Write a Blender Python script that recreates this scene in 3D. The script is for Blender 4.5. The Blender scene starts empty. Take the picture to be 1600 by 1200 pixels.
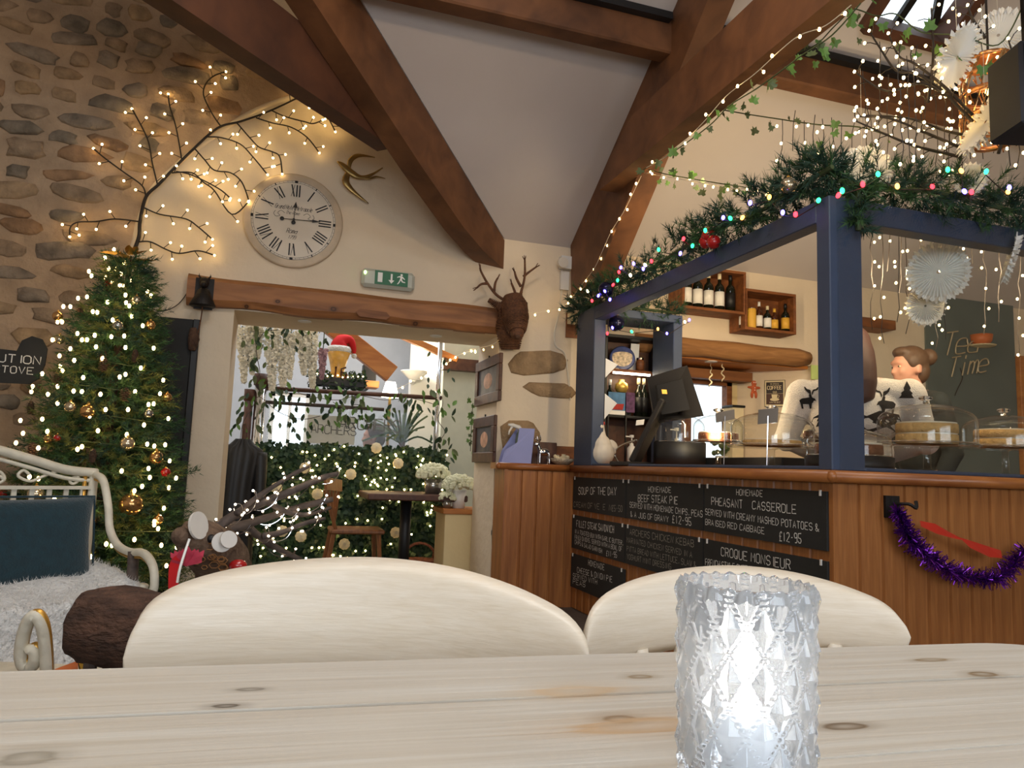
import bpy, bmesh, math, random
from mathutils import Vector, Matrix, noise as mnoise
from mathutils.bvhtree import BVHTree
random.seed(11)
PI = math.pi
S = bpy.context.scene
COL = S.collection

# ------------------------------------------------------------------ camera
F = 1155.0                      # focal length in pixels of the 1600 x 1200 frame
EYE = Vector((0, 0, .93))
_dy = Vector((425-800, -(718-600), -F)).normalized()
_dx = Vector((4263-800, -(862-600), -F)).normalized()
_dx = (_dx - _dy*_dx.dot(_dy)).normalized()
_dz = _dx.cross(_dy)
ROT = Matrix((_dx, _dy, _dz))   # camera axes in room coordinates (x along the back wall, y towards it)
cam = bpy.data.cameras.new('camera')
cam.sensor_width = 36; cam.lens = 36*F/1600; cam.clip_start = .02
camo = bpy.data.objects.new('camera', cam); COL.objects.link(camo)
camo.matrix_world = Matrix.Translation(EYE) @ ROT.to_4x4()
S.camera = camo

def ray(u, v): return ROT @ Vector((u-800, 600-v, -F))
def atY(u, v, y): r = ray(u, v); return EYE + r*(y/r.y)
def atX(u, v, x): r = ray(u, v); return EYE + r*(x/r.x)
def atZ(u, v, z): r = ray(u, v); return EYE + r*((z-EYE.z)/r.z)
def atD(u, v, d): return EYE + ray(u, v)*(d/F)
def onP(u, v, n, p0):
    r = ray(u, v); n = Vector(n); return EYE + r*((Vector(p0)-EYE).dot(n)/n.dot(r))

# ------------------------------------------------------------------ world, light, exposure
W = bpy.data.worlds.new('world'); S.world = W; W.use_nodes = True
bg = W.node_tree.nodes['Background']
bg.inputs[0].default_value = (.80, .90, 1, 1); bg.inputs[1].default_value = 2.6   # even winter overcast
S.view_settings.view_transform = 'Standard'; S.view_settings.look = 'None'
S.view_settings.gamma = 1; S.view_settings.exposure = 0.0; S.view_settings.use_curve_mapping = False

def area(name, loc, target, sx, sy, watts, col):
    l = bpy.data.lights.new(name, 'AREA'); l.shape = 'RECTANGLE'; l.size = sx; l.size_y = sy
    l.energy = watts; l.color = col
    o = bpy.data.objects.new(name, l); COL.objects.link(o); o.location = loc
    o.rotation_euler = (Vector(target)-Vector(loc)).to_track_quat('-Z', 'Y').to_euler()
    return o
def point(name, loc, watts, col, r=.05, spot=None, target=None):
    l = bpy.data.lights.new(name, 'SPOT' if spot else 'POINT'); l.energy = watts; l.color = col; l.shadow_soft_size = r
    o = bpy.data.objects.new(name, l); COL.objects.link(o); o.location = loc
    if spot:
        l.spot_size = spot; l.spot_blend = .8
        o.rotation_euler = (Vector(target)-Vector(loc)).to_track_quat('-Z', 'Y').to_euler()
    return o
WARM = (1, .70, .42)
# daylight through the two windows in the wall behind the camera
area('daylight_window', (-.6, -1.82, 1.55), (-.6, 3, 1.2), 1.9, 1.3, 34, (.84, .92, 1))
area('daylight_window', (2.3, -1.82, 1.55), (2.3, 3, 1.2), 1.9, 1.3, 26, (.84, .92, 1))
# rooflight in the flat ceiling above the tables
area('rooflight_daylight', (.35, .15, 4.36), (.35, .15, 0), 1.1, 1.1, 60, (.86, .93, 1))
# warm lamps added out of view to fill the room (fittings built below)
ADDED_PENDANTS = [(-.3, .9, 2.75), (1.0, -.6, 2.75), (.55, 2.1, 3.35)]
for p, w_ in zip(ADDED_PENDANTS, (5, 5, 30)): point('added_pendant_light', (p[0], p[1], p[2]-.14), w_, (1, .74, .50), .07)
# added unseen area lights inside the bar canopy and under the back-room ceiling
area('bar_fill_light', (2.22, 3.4, 1.93), (3.6, 4.6, 1.9), .06, 1.7, 19, (1, .78, .48))
area('bar_fill_light', (3.2, 2.50, 1.93), (4.4, 5.0, 1.9), 1.3, .06, 24, (1, .78, .48))
area('back_room_fill', (.3, 7.6, 3.2), (.3, 7.4, 0), 2.0, 1.6, 80, (.94, .96, 1))

# ------------------------------------------------------------------ materials
MATS = {}
def lin(c):
    return tuple(((x/255)/12.92 if x/255 <= .04045 else ((x/255+.055)/1.055)**2.4) for x in c)
def _new(name):
    m = bpy.data.materials.new(name); m.use_nodes = True
    return m, m.node_tree.nodes, m.node_tree.links, m.node_tree.nodes['Principled BSDF']
def mat(name, col, rough=.6, metal=0, var=.10, scale=9, bump=0, bscale=45, emit=None, estr=0, trans=0, ior=1.45, spec=.5, alpha=1, stretch=None, coat=0, sheen=0, detail=4):
    """col is sRGB 0-255; the colour is broken up by a noise texture"""
    if name in MATS: return MATS[name]
    m, N, L, b = _new(name); c = lin(col)
    tc = N.new('ShaderNodeTexCoord'); mp = N.new('ShaderNodeMapping'); L.new(tc.outputs['Object'], mp.inputs[0])
    if stretch: mp.inputs['Scale'].default_value = stretch
    if var > 0:
        nz = N.new('ShaderNodeTexNoise'); nz.inputs['Scale'].default_value = scale; nz.inputs['Detail'].default_value = detail
        L.new(mp.outputs[0], nz.inputs[0])
        cr = N.new('ShaderNodeValToRGB')
        cr.color_ramp.elements[0].position = .3; cr.color_ramp.elements[1].position = .7
        cr.color_ramp.elements[0].color = (*[x*(1-var) for x in c], 1); cr.color_ramp.elements[1].color = (*[min(1, x*(1+var)) for x in c], 1)
        L.new(nz.outputs['Fac'], cr.inputs[0]); L.new(cr.outputs[0], b.inputs['Base Color'])
    else:
        b.inputs['Base Color'].default_value = (*c, 1)
    b.inputs['Roughness'].default_value = rough; b.inputs['Metallic'].default_value = metal
    b.inputs['Specular IOR Level'].default_value = spec
    if bump:
        n2 = N.new('ShaderNodeTexNoise'); n2.inputs['Scale'].default_value = bscale; n2.inputs['Detail'].default_value = 5
        L.new(mp.outputs[0], n2.inputs[0]); bp = N.new('ShaderNodeBump'); bp.inputs['Strength'].default_value = bump
        bp.inputs['Distance'].default_value = .02; L.new(n2.outputs['Fac'], bp.inputs['Height']); L.new(bp.outputs[0], b.inputs['Normal'])
    if emit: b.inputs['Emission Color'].default_value = (*lin(emit), 1); b.inputs['Emission Strength'].default_value = estr
    if trans: b.inputs['Transmission Weight'].default_value = trans; b.inputs['IOR'].default_value = ior
    if coat: b.inputs['Coat Weight'].default_value = coat
    if sheen: b.inputs['Sheen Weight'].default_value = sheen
    if alpha < 1: b.inputs['Alpha'].default_value = alpha
    MATS[name] = m; return m

def wood(name, c1, c2, stretch=(1, 12, 12), scale=3, rough=.5, bump=.15, contrast=(.35, .65), knots=(), ring=0):
    """long-grained wood; stretch holds the grain axis low and the cross axes high"""
    if name in MATS: return MATS[name]
    m, N, L, b = _new(name); a, c = lin(c1), lin(c2)
    tc = N.new('ShaderNodeTexCoord'); mp = N.new('ShaderNodeMapping'); mp.inputs['Scale'].default_value = stretch
    L.new(tc.outputs['Object'], mp.inputs[0])
    big = N.new('ShaderNodeTexNoise'); big.inputs['Scale'].default_value = scale*.35; big.inputs['Detail'].default_value = 3; L.new(mp.outputs[0], big.inputs[0])
    nz = N.new('ShaderNodeTexNoise'); nz.inputs['Scale'].default_value = scale; nz.inputs['Detail'].default_value = 8; nz.inputs['Distortion'].default_value = .6
    L.new(mp.outputs[0], nz.inputs[0])
    fac = N.new('ShaderNodeMath'); fac.operation = 'MULTIPLY_ADD'; fac.inputs[1].default_value = .55
    half = N.new('ShaderNodeMath'); half.operation = 'MULTIPLY'; half.inputs[1].default_value = .45
    L.new(big.outputs['Fac'], half.inputs[0]); L.new(nz.outputs['Fac'], fac.inputs[0]); L.new(half.outputs[0], fac.inputs[2])
    cr = N.new('ShaderNodeValToRGB'); e = cr.color_ramp.elements
    e[0].position, e[1].position = contrast; e[0].color = (*c, 1); e[1].color = (*a, 1)
    L.new(fac.outputs[0], cr.inputs[0]); out = cr.outputs[0]
    for (k, kr, kc) in knots:                       # k centre, kr radii along x,y,z, kc colour
        d = N.new('ShaderNodeMapping'); d.vector_type = 'TEXTURE'; d.inputs['Location'].default_value = k; d.inputs['Scale'].default_value = kr
        L.new(tc.outputs['Object'], d.inputs[0])
        wob = N.new('ShaderNodeVectorMath'); wob.operation = 'LENGTH'; L.new(d.outputs[0], wob.inputs[0])
        ad = N.new('ShaderNodeMath'); ad.operation = 'MULTIPLY_ADD'; ad.inputs[1].default_value = .7; L.new(nz.outputs['Fac'], ad.inputs[0]); L.new(wob.outputs['Value'], ad.inputs[2])
        kc_r = N.new('ShaderNodeValToRGB'); q = kc_r.color_ramp.elements
        q[0].position = .25; q[0].color = (.45, .45, .45, 1); q[1].position = 1.0; q[1].color = (0, 0, 0, 1)
        z = kc_r.color_ramp.elements.new(.52); z.color = (1, 1, 1, 1); z = kc_r.color_ramp.elements.new(.62); z.color = (.35, .35, .35, 1)
        sc = N.new('ShaderNodeMath'); sc.operation = 'MULTIPLY'; sc.inputs[1].default_value = .62; L.new(ad.outputs[0], sc.inputs[0]); L.new(sc.outputs[0], kc_r.inputs[0])
        mx = N.new('ShaderNodeMix'); mx.data_type = 'RGBA'; L.new(kc_r.outputs[0], mx.inputs['Factor']); L.new(out, mx.inputs['A']); mx.inputs['B'].default_value = (*lin(kc), 1)
        out = mx.outputs['Result']
    L.new(out, b.inputs['Base Color']); b.inputs['Roughness'].default_value = rough
    bp = N.new('ShaderNodeBump'); bp.inputs['Strength'].default_value = bump; bp.inputs['Distance'].default_value = .01
    L.new(nz.outputs['Fac'], bp.inputs['Height']); L.new(bp.outputs[0], b.inputs['Normal'])
    MATS[name] = m; return m

def glow(name, col, s): return mat(name, (20, 20, 20), .5, var=0, emit=col, estr=s)
glow('downlight_glow', (255, 244, 220), 14)
mat('plaster', (226, 208, 182), .88, var=.05, scale=2.5, bump=.28, bscale=14)
mat('ceiling_paint', (200, 190, 184), .9, var=.03, scale=2, bump=.1, bscale=10)
mat('plaster_white', (226, 222, 214), .9, var=.04, scale=2, bump=.2, bscale=10)
mat('plaster_yellow', (232, 210, 160), .9, var=.04, scale=2, bump=.2, bscale=12)
mat('mortar', (186, 158, 128), .95, var=.16, scale=7, bump=.9, bscale=22)
for i, c in enumerate([(158, 134, 108), (168, 140, 108), (146, 130, 112), (138, 124, 106), (172, 142, 106), (156, 122, 90)]):
    mat('stone_%d' % i, c, .9, var=.36, scale=11, bump=1.0, bscale=24)
mat('stone_tan', (160, 132, 98), .92, var=.2, scale=16, bump=.7, bscale=60)
mat('floor_slate', (92, 82, 74), .7, var=.2, scale=4, bump=.3)
wood('beam_oak', (122, 79, 47), (82, 50, 28), (3, 3, 3), 2.2, .6, .35)
wood('beam_dark', (92, 54, 32), (62, 34, 20), (3, 3, 3), 2.0, .65, .35)
wood('lintel_oak', (158, 102, 56), (108, 64, 34), (1, 6, 6), 3, .6, .5)
wood('pine_orange', (206, 136, 66), (170, 98, 42), (1, 8, 8), 3, .5, .2)
wood('counter_pine', (178, 116, 62), (132, 78, 38), (16, 16, 1), 3, .42, .2)
wood('rail_pine', (170, 106, 52), (132, 74, 34), (2, 2, 12), 3, .35, .15)
wood('crate_wood', (146, 88, 44), (96, 52, 26), (2, 8, 8), 4, .6, .3)
wood('log_wood', (176, 126, 76), (120, 78, 42), (1, 7, 7), 4, .75, .6)
wood('chair_beech', (228, 216, 198), (214, 198, 174), (4, 10, 60), 6, .42, .05, (.3, .7))
wood('chair_brown', (150, 96, 54), (100, 60, 34), (14, 14, 2), 3, .5, .2)
wood('dark_walnut', (96, 58, 38), (58, 32, 22), (6, 6, 6), 3, .5, .2)
wood('twig', (98, 84, 76), (58, 48, 44), (8, 8, 8), 4, .8, .4)
wood('bark', (98, 70, 52), (48, 32, 24), (9, 9, 9), 4, .95, 1.0)
wood('wicker', (120, 78, 48), (66, 38, 24), (30, 30, 30), 3, .75, .5)
mat('blue_paint', (58, 70, 94), .5, var=.06, bump=.06)
mat('chalkboard', (34, 34, 33), .75, var=.18, scale=5)
mat('chalk', (222, 220, 214), .9, var=.12, scale=60)
mat('chalk_faint', (150, 144, 132), .9, var=.2, scale=60)
mat('black', (22, 22, 24), .5, var=.15)
mat('black_plastic', (26, 24, 24), .42, var=.08)
mat('iron', (44, 40, 38), .55, .6, var=.2, bump=.2)
mat('white_plastic', (226, 222, 216), .45, var=.03)
mat('ivory', (224, 214, 198), .4, var=.04)
mat('white_enamel', (214, 206, 186), .5, var=.10, scale=20, bump=.2)
mat('gold_leaf', (206, 160, 78), .38, .8, var=.15)
mat('brass', (156, 128, 78), .36, .9, var=.2, bump=.1)
mat('copper', (214, 150, 96), .3, .9, var=.15)
mat('chrome', (215, 215, 218), .12, 1, var=.02)
mat('cable_black', (40, 30, 24), .6, var=.05)
mat('cable_white', (226, 216, 196), .6, var=.03)
mat('cable_green', (70, 82, 48), .7, var=.1)
mat('needle', (52, 86, 44), .75, var=.35, scale=30)
mat('needle_yellow', (98, 104, 46), .75, var=.25, scale=30)
mat('needle_dark', (32, 62, 46), .75, var=.35, scale=30)
mat('ivy', (98, 138, 62), .55, var=.3, scale=20)
mat('ivy_dark', (44, 70, 46), .55, var=.35, scale=14)
mat('leaf_olive', (84, 98, 60), .6, var=.3, scale=20)
mat('petal_white', (250, 244, 228), .8, var=.06, scale=30)
mat('petal_pink', (196, 160, 168), .8, var=.1, scale=30)
mat('hydrangea', (222, 222, 190), .8, var=.14, scale=30)
mat('paper_white', (250, 248, 242), .85, var=.03)
mat('paper_cream', (230, 214, 176), .85, var=.06)
mat('fur', (232, 230, 226), .95, var=.05, scale=30, bump=.9, bscale=70, sheen=.4)
mat('teal_velvet', (8, 44, 54), .9, var=.22, scale=50, bump=.3, bscale=180, sheen=.3)
mat('skin', (186, 134, 112), .6, var=.05, scale=12)
mat('hair_dark', (62, 34, 30), .6, var=.3, scale=40, stretch=(6, 6, 1))
mat('hair_brown', (74, 52, 36), .6, var=.3, scale=40, stretch=(6, 6, 1))
mat('sweater', (212, 204, 196), .95, var=.10, scale=160, bump=.5, bscale=220)
mat('knit_black', (24, 22, 24), .95, var=.1, bump=.4, bscale=220)
mat('clothes_dark', (30, 36, 38), .9, var=.12)
mat('red_gloss', (170, 24, 24), .25, var=.05, coat=.5)
mat('red_felt', (196, 26, 30), .9, var=.08)
mat('pink_red', (190, 56, 78), .7, var=.2, scale=30)
mat('purple_foil', (108, 40, 150), .22, .85, var=.3, scale=40)
mat('gold_ball', (206, 160, 104), .18, .85, var=.05)
mat('champagne_ball', (206, 190, 160), .2, .8, var=.05)
mat('silver_ball', (170, 168, 162), .2, .85, var=.05)
mat('navy_ball', (26, 26, 58), .25, .5, var=.05)
mat('pinecone', (140, 108, 80), .6, .1, var=.3, scale=40)
mat('glass_clear', (255, 255, 255), .0, var=0, trans=1, ior=1.45)
def thin(name, tint, refl=1.0, ior=1.5):
    m, N, L, b = _new(name); N.remove(b); out = N['Material Output']; tr = N.new('ShaderNodeBsdfTransparent'); tr.inputs[0].default_value = (*tint, 1); g = N.new('ShaderNodeBsdfGlossy'); g.inputs['Roughness'].default_value = .015
    fr = N.new('ShaderNodeLayerWeight'); fr.inputs[0].default_value = .5; pw = N.new('ShaderNodeMath'); pw.operation = 'POWER'; pw.inputs[1].default_value = 4.5; L.new(fr.outputs['Facing'], pw.inputs[0])
    mu = N.new('ShaderNodeMath'); mu.operation = 'MULTIPLY_ADD'; mu.inputs[1].default_value = .85; mu.inputs[2].default_value = .045*refl; mu.use_clamp = True; L.new(pw.outputs[0], mu.inputs[0])
    mx = N.new('ShaderNodeMixShader'); L.new(mu.outputs[0], mx.inputs[0]); L.new(tr.outputs[0], mx.inputs[1]); L.new(g.outputs[0], mx.inputs[2]); L.new(mx.outputs[0], out.inputs[0]); MATS[name] = m
thin('dome_glass', (.95, .96, .95), 1.7, 1.5); thin('pane_glass', (.97, .98, .975), 1.0, 1.45); thin('screen_glass', (.97, .98, .975), .22, 1.45)
mat('bottle_dark', (22, 26, 18), .12, var=.05)
mat('label_white', (236, 232, 224), .7, var=.03)
mat('label_yellow', (222, 170, 60), .6, var=.08)
mat('foil_cream', (222, 206, 170), .5, var=.05)
mat('cake_brown', (128, 76, 44), .85, var=.25, scale=30, bump=.6, bscale=60)
mat('cake_sponge', (214, 168, 104), .85, var=.15, scale=40, bump=.6, bscale=60)
mat('cake_icing', (236, 222, 198), .8, var=.05)
mat('chalk_wall', (98, 108, 104), .85, var=.10, scale=3)
mat('clock_face', (224, 212, 194), .55, var=.07, scale=5)
mat('clock_rim', (196, 176, 150), .6, var=.16, scale=7)
mat('ink', (20, 20, 26), .6, var=0)
mat('sign_green', (12, 104, 66), .45, var=.02)
mat('note_green', (196, 214, 130), .8)
mat('red_ribbon_satin', (186, 44, 30), .35, var=.08)
wood('bark_head', (128, 104, 84), (78, 58, 44), (12, 12, 12), 4, .9, .8)
mat('disc_white', (214, 208, 200), .8, var=.08)
mat('part_green', (206, 208, 190), .9, var=.04)
mat('etched_dark', (120, 118, 112), .8, var=.02)
mat('rose_cream', (236, 222, 184), .8, var=.05)
wood('wicker_red', (168, 100, 66), (110, 60, 40), (30, 30, 30), 3, .8, .5)
mat('bark_rough', (84, 58, 44), .95, var=.5, scale=26, bump=1.0, bscale=70, stretch=(1, 1, 2.2))
mat('felt_blue', (150, 156, 206), .8, var=.04)
mat('gingerbread', (176, 84, 46), .8, var=.15, scale=30)

# ------------------------------------------------------------------ mesh helpers
def frame_of(d):
    d = d.normalized(); up = Vector((0, 0, 1)) if abs(d.z) < .93 else Vector((1, 0, 0))
    a = d.cross(up).normalized(); return a, a.cross(d).normalized()
class MB:
    """collects shapes; build() links them as one mesh object"""
    def __init__(s): s.v = []; s.f = []; s.m = []; s.cur = 0
    def add(s, vs, fs):
        n = len(s.v); s.v += [tuple(p) for p in vs]; s.f += [tuple(i+n for i in f) for f in fs]; s.m += [s.cur]*len(fs); return s
    def box(s, lo, hi, bev=0):
        x0, y0, z0 = lo; x1, y1, z1 = hi
        return s.obox(Vector(((x0+x1)/2, (y0+y1)/2, (z0+z1)/2)), Vector((1, 0, 0)), Vector((0, 1, 0)), Vector((0, 0, 1)), (x1-x0)/2, (y1-y0)/2, (z1-z0)/2, bev)
    def obox(s, c, X, Y, Z, hx, hy, hz, bev=0):
        c, X, Y, Z = Vector(c), Vector(X).normalized(), Vector(Y).normalized(), Vector(Z).normalized()
        if bev <= 0:
            vs = [c+X*(hx*i)+Y*(hy*j)+Z*(hz*k) for k in (-1, 1) for j in (-1, 1) for i in (-1, 1)]
            return s.add(vs, [(0, 2, 3, 1), (4, 5, 7, 6), (0, 1, 5, 4), (2, 6, 7, 3), (0, 4, 6, 2), (1, 3, 7, 5)])
        b = min(bev, hx*.9, hy*.9, hz*.9)
        bm = bmesh.new()
        for sx in (-1, 1):
            for sy in (-1, 1):
                for sz in (-1, 1):
                    for k in range(3):
                        h = [hx-b, hy-b, hz-b]; h[k] += b
                        bm.verts.new(c+X*(sx*h[0])+Y*(sy*h[1])+Z*(sz*h[2]))
        bmesh.ops.convex_hull(bm, input=bm.verts); bmesh.ops.dissolve_limit(bm, angle_limit=.01, verts=bm.verts, edges=bm.edges)
        bm.verts.index_update(); s.add([v.co for v in bm.verts], [[v.index for v in f.verts] for f in bm.faces]); bm.free(); return s
    def bar(s, a, b, w, h, up=None, bev=0):
        a, b = Vector(a), Vector(b); d = b-a
        if up is None: x, y = frame_of(d)
        else: x = d.cross(Vector(up)).normalized(); y = x.cross(d).normalized()
        return s.obox((a+b)/2, d, x, y, d.length/2, w/2, h/2, bev)
    def tube(s, pts, r, n=6, cap=True, closed=False):
        pts = [Vector(p) for p in pts]; N = len(pts)
        rs = r if isinstance(r, (list, tuple)) else [r]*N
        base = len(s.v); prev = None
        for i, p in enumerate(pts):
            if closed: d = pts[(i+1) % N]-pts[i-1]
            else: d = pts[min(i+1, N-1)]-pts[max(i-1, 0)]
            if d.length < 1e-9: d = Vector((0, 0, 1))
            d.normalize()
            if prev is None: a, b = frame_of(d)
            else:
                a = prev-d*prev.dot(d)
                a = a.normalized() if a.length > 1e-6 else frame_of(d)[0]
                b = a.cross(d)
            prev = a; b = a.cross(d)
            for k in range(n):
                t = 2*PI*k/n; s.v.append(tuple(p+(a*math.cos(t)+b*math.sin(t))*rs[i]))
        nf = 0
        for i in range(N if closed else N-1):
            j = (i+1) % N
            for k in range(n):
                s.f.append((base+i*n+k, base+i*n+(k+1) % n, base+j*n+(k+1) % n, base+j*n+k)); nf += 1
        if cap and not closed:
            s.f.append(tuple(base+k for k in range(n))[::-1]); s.f.append(tuple(base+(N-1)*n+k for k in range(n))); nf += 2
        s.m += [s.cur]*nf; return s
    def lathe(s, prof, c=(0, 0, 0), n=24, axis=(0, 0, 1), closed=False, open_=False):
        """prof: (r, h) pairs from the bottom up"""
        c = Vector(c); ax = Vector(axis).normalized(); a, b = frame_of(ax); base = len(s.v); K = len(prof); nf = 0
        for r, h in prof:
            for k in range(n):
                t = 2*PI*k/n; s.v.append(tuple(c+ax*h+(a*math.cos(t)+b*math.sin(t))*r))
        for i in range(K if closed else K-1):
            j = (i+1) % K
            for k in range(n):
                s.f.append((base+i*n+k, base+i*n+(k+1) % n, base+j*n+(k+1) % n, base+j*n+k)[::-1]); nf += 1
        if not closed:
            if prof[0][0] > 1e-6 and not open_: s.f.append(tuple(base+k for k in range(n))); nf += 1
            if prof[-1][0] > 1e-6: s.f.append(tuple(base+(K-1)*n+k for k in range(n))[::-1]); nf += 1
        s.m += [s.cur]*nf; return s
    def ball(s, c, r, nu=10, nv=7, X=(1, 0, 0), Z=(0, 0, 1)):
        rx, ry, rz = r if isinstance(r, (tuple, list)) else (r, r, r)
        c = Vector(c); X = Vector(X).normalized(); Z = Vector(Z); Z = (Z-X*Z.dot(X)).normalized(); Y = Z.cross(X)
        vs = [c-Z*rz]; fs = []
        for i in range(1, nv):
            t = PI*i/nv
            for k in range(nu):
                p = 2*PI*k/nu; vs.append(c+X*(rx*math.sin(t)*math.cos(p))+Y*(ry*math.sin(t)*math.sin(p))-Z*(rz*math.cos(t)))
        vs.append(c+Z*rz); e = len(vs)-1
        for k in range(nu): fs.append((0, 1+(k+1) % nu, 1+k)); fs.append((e, 1+(nv-2)*nu+k, 1+(nv-2)*nu+(k+1) % nu))
        for i in range(nv-2):
            for k in range(nu): a = 1+i*nu+k; b = 1+i*nu+(k+1) % nu; fs.append((a, b, b+nu, a+nu))
        return s.add(vs, fs)
    def octa(s, c, r):
        c = Vector(c); vs = [c+Vector(d)*r for d in ((1, 0, 0), (0, 1, 0), (-1, 0, 0), (0, -1, 0), (0, 0, 1), (0, 0, -1))]
        return s.add(vs, [(0, 1, 4), (1, 2, 4), (2, 3, 4), (3, 0, 4), (1, 0, 5), (2, 1, 5), (3, 2, 5), (0, 3, 5)])
    def prism(s, poly, thick):
        """poly: 3-D points of a flat outline; extruded along vector thick"""
        poly = [Vector(p) for p in poly]; t = Vector(thick); n = len(poly)
        return s.add(poly+[p+t for p in poly], [tuple(range(n))[::-1], tuple(range(n, 2*n))]+[(i, (i+1) % n, n+(i+1) % n, n+i) for i in range(n)])
    def quad(s, a, b, c, d): return s.add([a, b, c, d], [(0, 1, 2, 3)])
    def ribbon(s, pts, w, nrm):
        """flat strip of width w along pts, facing nrm"""
        pts = [Vector(p) for p in pts]; nrm = Vector(nrm); vs = []
        for i, p in enumerate(pts):
            d = (pts[min(i+1, len(pts)-1)]-pts[max(i-1, 0)]); x = d.cross(nrm)
            x = x.normalized()*(w/2) if x.length > 1e-9 else Vector((0, 0, w/2))
            vs += [p-x, p+x]
        return s.add(vs, [(2*i, 2*i+1, 2*i+3, 2*i+2) for i in range(len(pts)-1)])
    def mesh(s, name, mats, smooth=False):
        me = bpy.data.meshes.new(name); me.from_pydata(s.v, [], s.f)
        for m in (mats if isinstance(mats, (list, tuple)) else [mats]): me.materials.append(MATS[m])
        if any(s.m): me.polygons.foreach_set('material_index', s.m)
        if smooth: me.polygons.foreach_set('use_smooth', [True]*len(s.f))
        me.update(); return me
    def build(s, name, mats, parent=None, smooth=False, local=False):
        o = bpy.data.objects.new(name, s.mesh(name, mats, smooth)); COL.objects.link(o)
        if parent is not None: adopt(o, parent, local)
        return o
    def fix(s):
        bm = bmesh.new(); me = bpy.data.meshes.new('t'); me.from_pydata(s.v, [], s.f); bm.from_mesh(me)
        bmesh.ops.recalc_face_normals(bm, faces=bm.faces); bm.verts.index_update()
        s.v = [tuple(v.co) for v in bm.verts]; s.f = [tuple(v.index for v in f.verts) for f in bm.faces]; bm.free(); bpy.data.meshes.remove(me); return s
def world_of(o):
    m = Matrix.Identity(4)
    while o is not None:
        m = (o.matrix_parent_inverse @ o.matrix_basis if o.parent else o.matrix_basis) @ m
        o = o.parent
    return m
def adopt(o, parent, local=False):
    o.parent = parent
    if not local: o.matrix_parent_inverse = world_of(parent).inverted()
def tag(o, label=None, cat=None, group=None, kind=None):
    if label: o['label'] = label
    if cat: o['category'] = cat
    if group: o['group'] = group
    if kind: o['kind'] = kind
    return o
def thing(name, label, cat, loc=(0, 0, 0), group=None, rz=0):
    o = bpy.data.objects.new(name, None); COL.objects.link(o); o.location = loc; o.rotation_euler = (0, 0, rz); o.empty_display_size = .05
    return tag(o, label, cat, group)
def struct(o): o['kind'] = 'structure'; return o
def dup(o, parent=None, loc=None, label=None, rot=None):
    c = o.copy(); COL.objects.link(c); c.parent = parent
    if loc is not None: c.location = loc
    if rot is not None: c.rotation_euler = rot
    if label: c['label'] = label
    for ch in list(o.children): dup(ch, c)
    return c
def inst(name, me, parent, loc, rot=(0, 0, 0), sc=1):
    o = bpy.data.objects.new(name, me); COL.objects.link(o); o.location = loc; o.rotation_euler = rot
    o.scale = (sc, sc, sc) if not isinstance(sc, (tuple, list)) else sc
    if parent is not None: adopt(o, parent)
    return o
def spline(pts, k=6):
    """Catmull-Rom through pts"""
    pts = [Vector(p) for p in pts]; out = []
    for i in range(len(pts)-1):
        p0, p1, p2, p3 = pts[max(i-1, 0)], pts[i], pts[i+1], pts[min(i+2, len(pts)-1)]
        for j in range(k):
            t = j/k; out.append(.5*((2*p1)+(p2-p0)*t+(2*p0-5*p1+4*p2-p3)*t*t+(3*p1-p0-3*p2+p3)*t*t*t))
    return out+[pts[-1]]
def remesh(mb, name, mats, parent=None, voxel=.012, smooth=4, paint=None, factor=.5):
    """fuses overlapping closed shapes into one continuous surface"""
    o = bpy.data.objects.new('tmp', mb.mesh('tmp', mats if isinstance(mats, (list, tuple)) else [mats])); COL.objects.link(o)
    r = o.modifiers.new('r', 'REMESH'); r.mode = 'VOXEL'; r.voxel_size = voxel
    if smooth: q = o.modifiers.new('s', 'SMOOTH'); q.factor = factor; q.iterations = smooth
    dg = bpy.context.evaluated_depsgraph_get(); me = bpy.data.meshes.new_from_object(o.evaluated_get(dg))
    bpy.data.objects.remove(o); me.name = name; me.materials.clear()
    for m in (mats if isinstance(mats, (list, tuple)) else [mats]): me.materials.append(MATS[m])
    me.polygons.foreach_set('use_smooth', [True]*len(me.polygons))
    me.polygons.foreach_set('material_index', [0 if paint is None else paint(p.center, p.normal) for p in me.polygons])
    n = bpy.data.objects.new(name, me); COL.objects.link(n)
    if parent is not None: adopt(n, parent)
    return n
def rnd(a, b): return random.uniform(a, b)
def rvec(r): return Vector((rnd(-r, r), rnd(-r, r), rnd(-r, r)))

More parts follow.
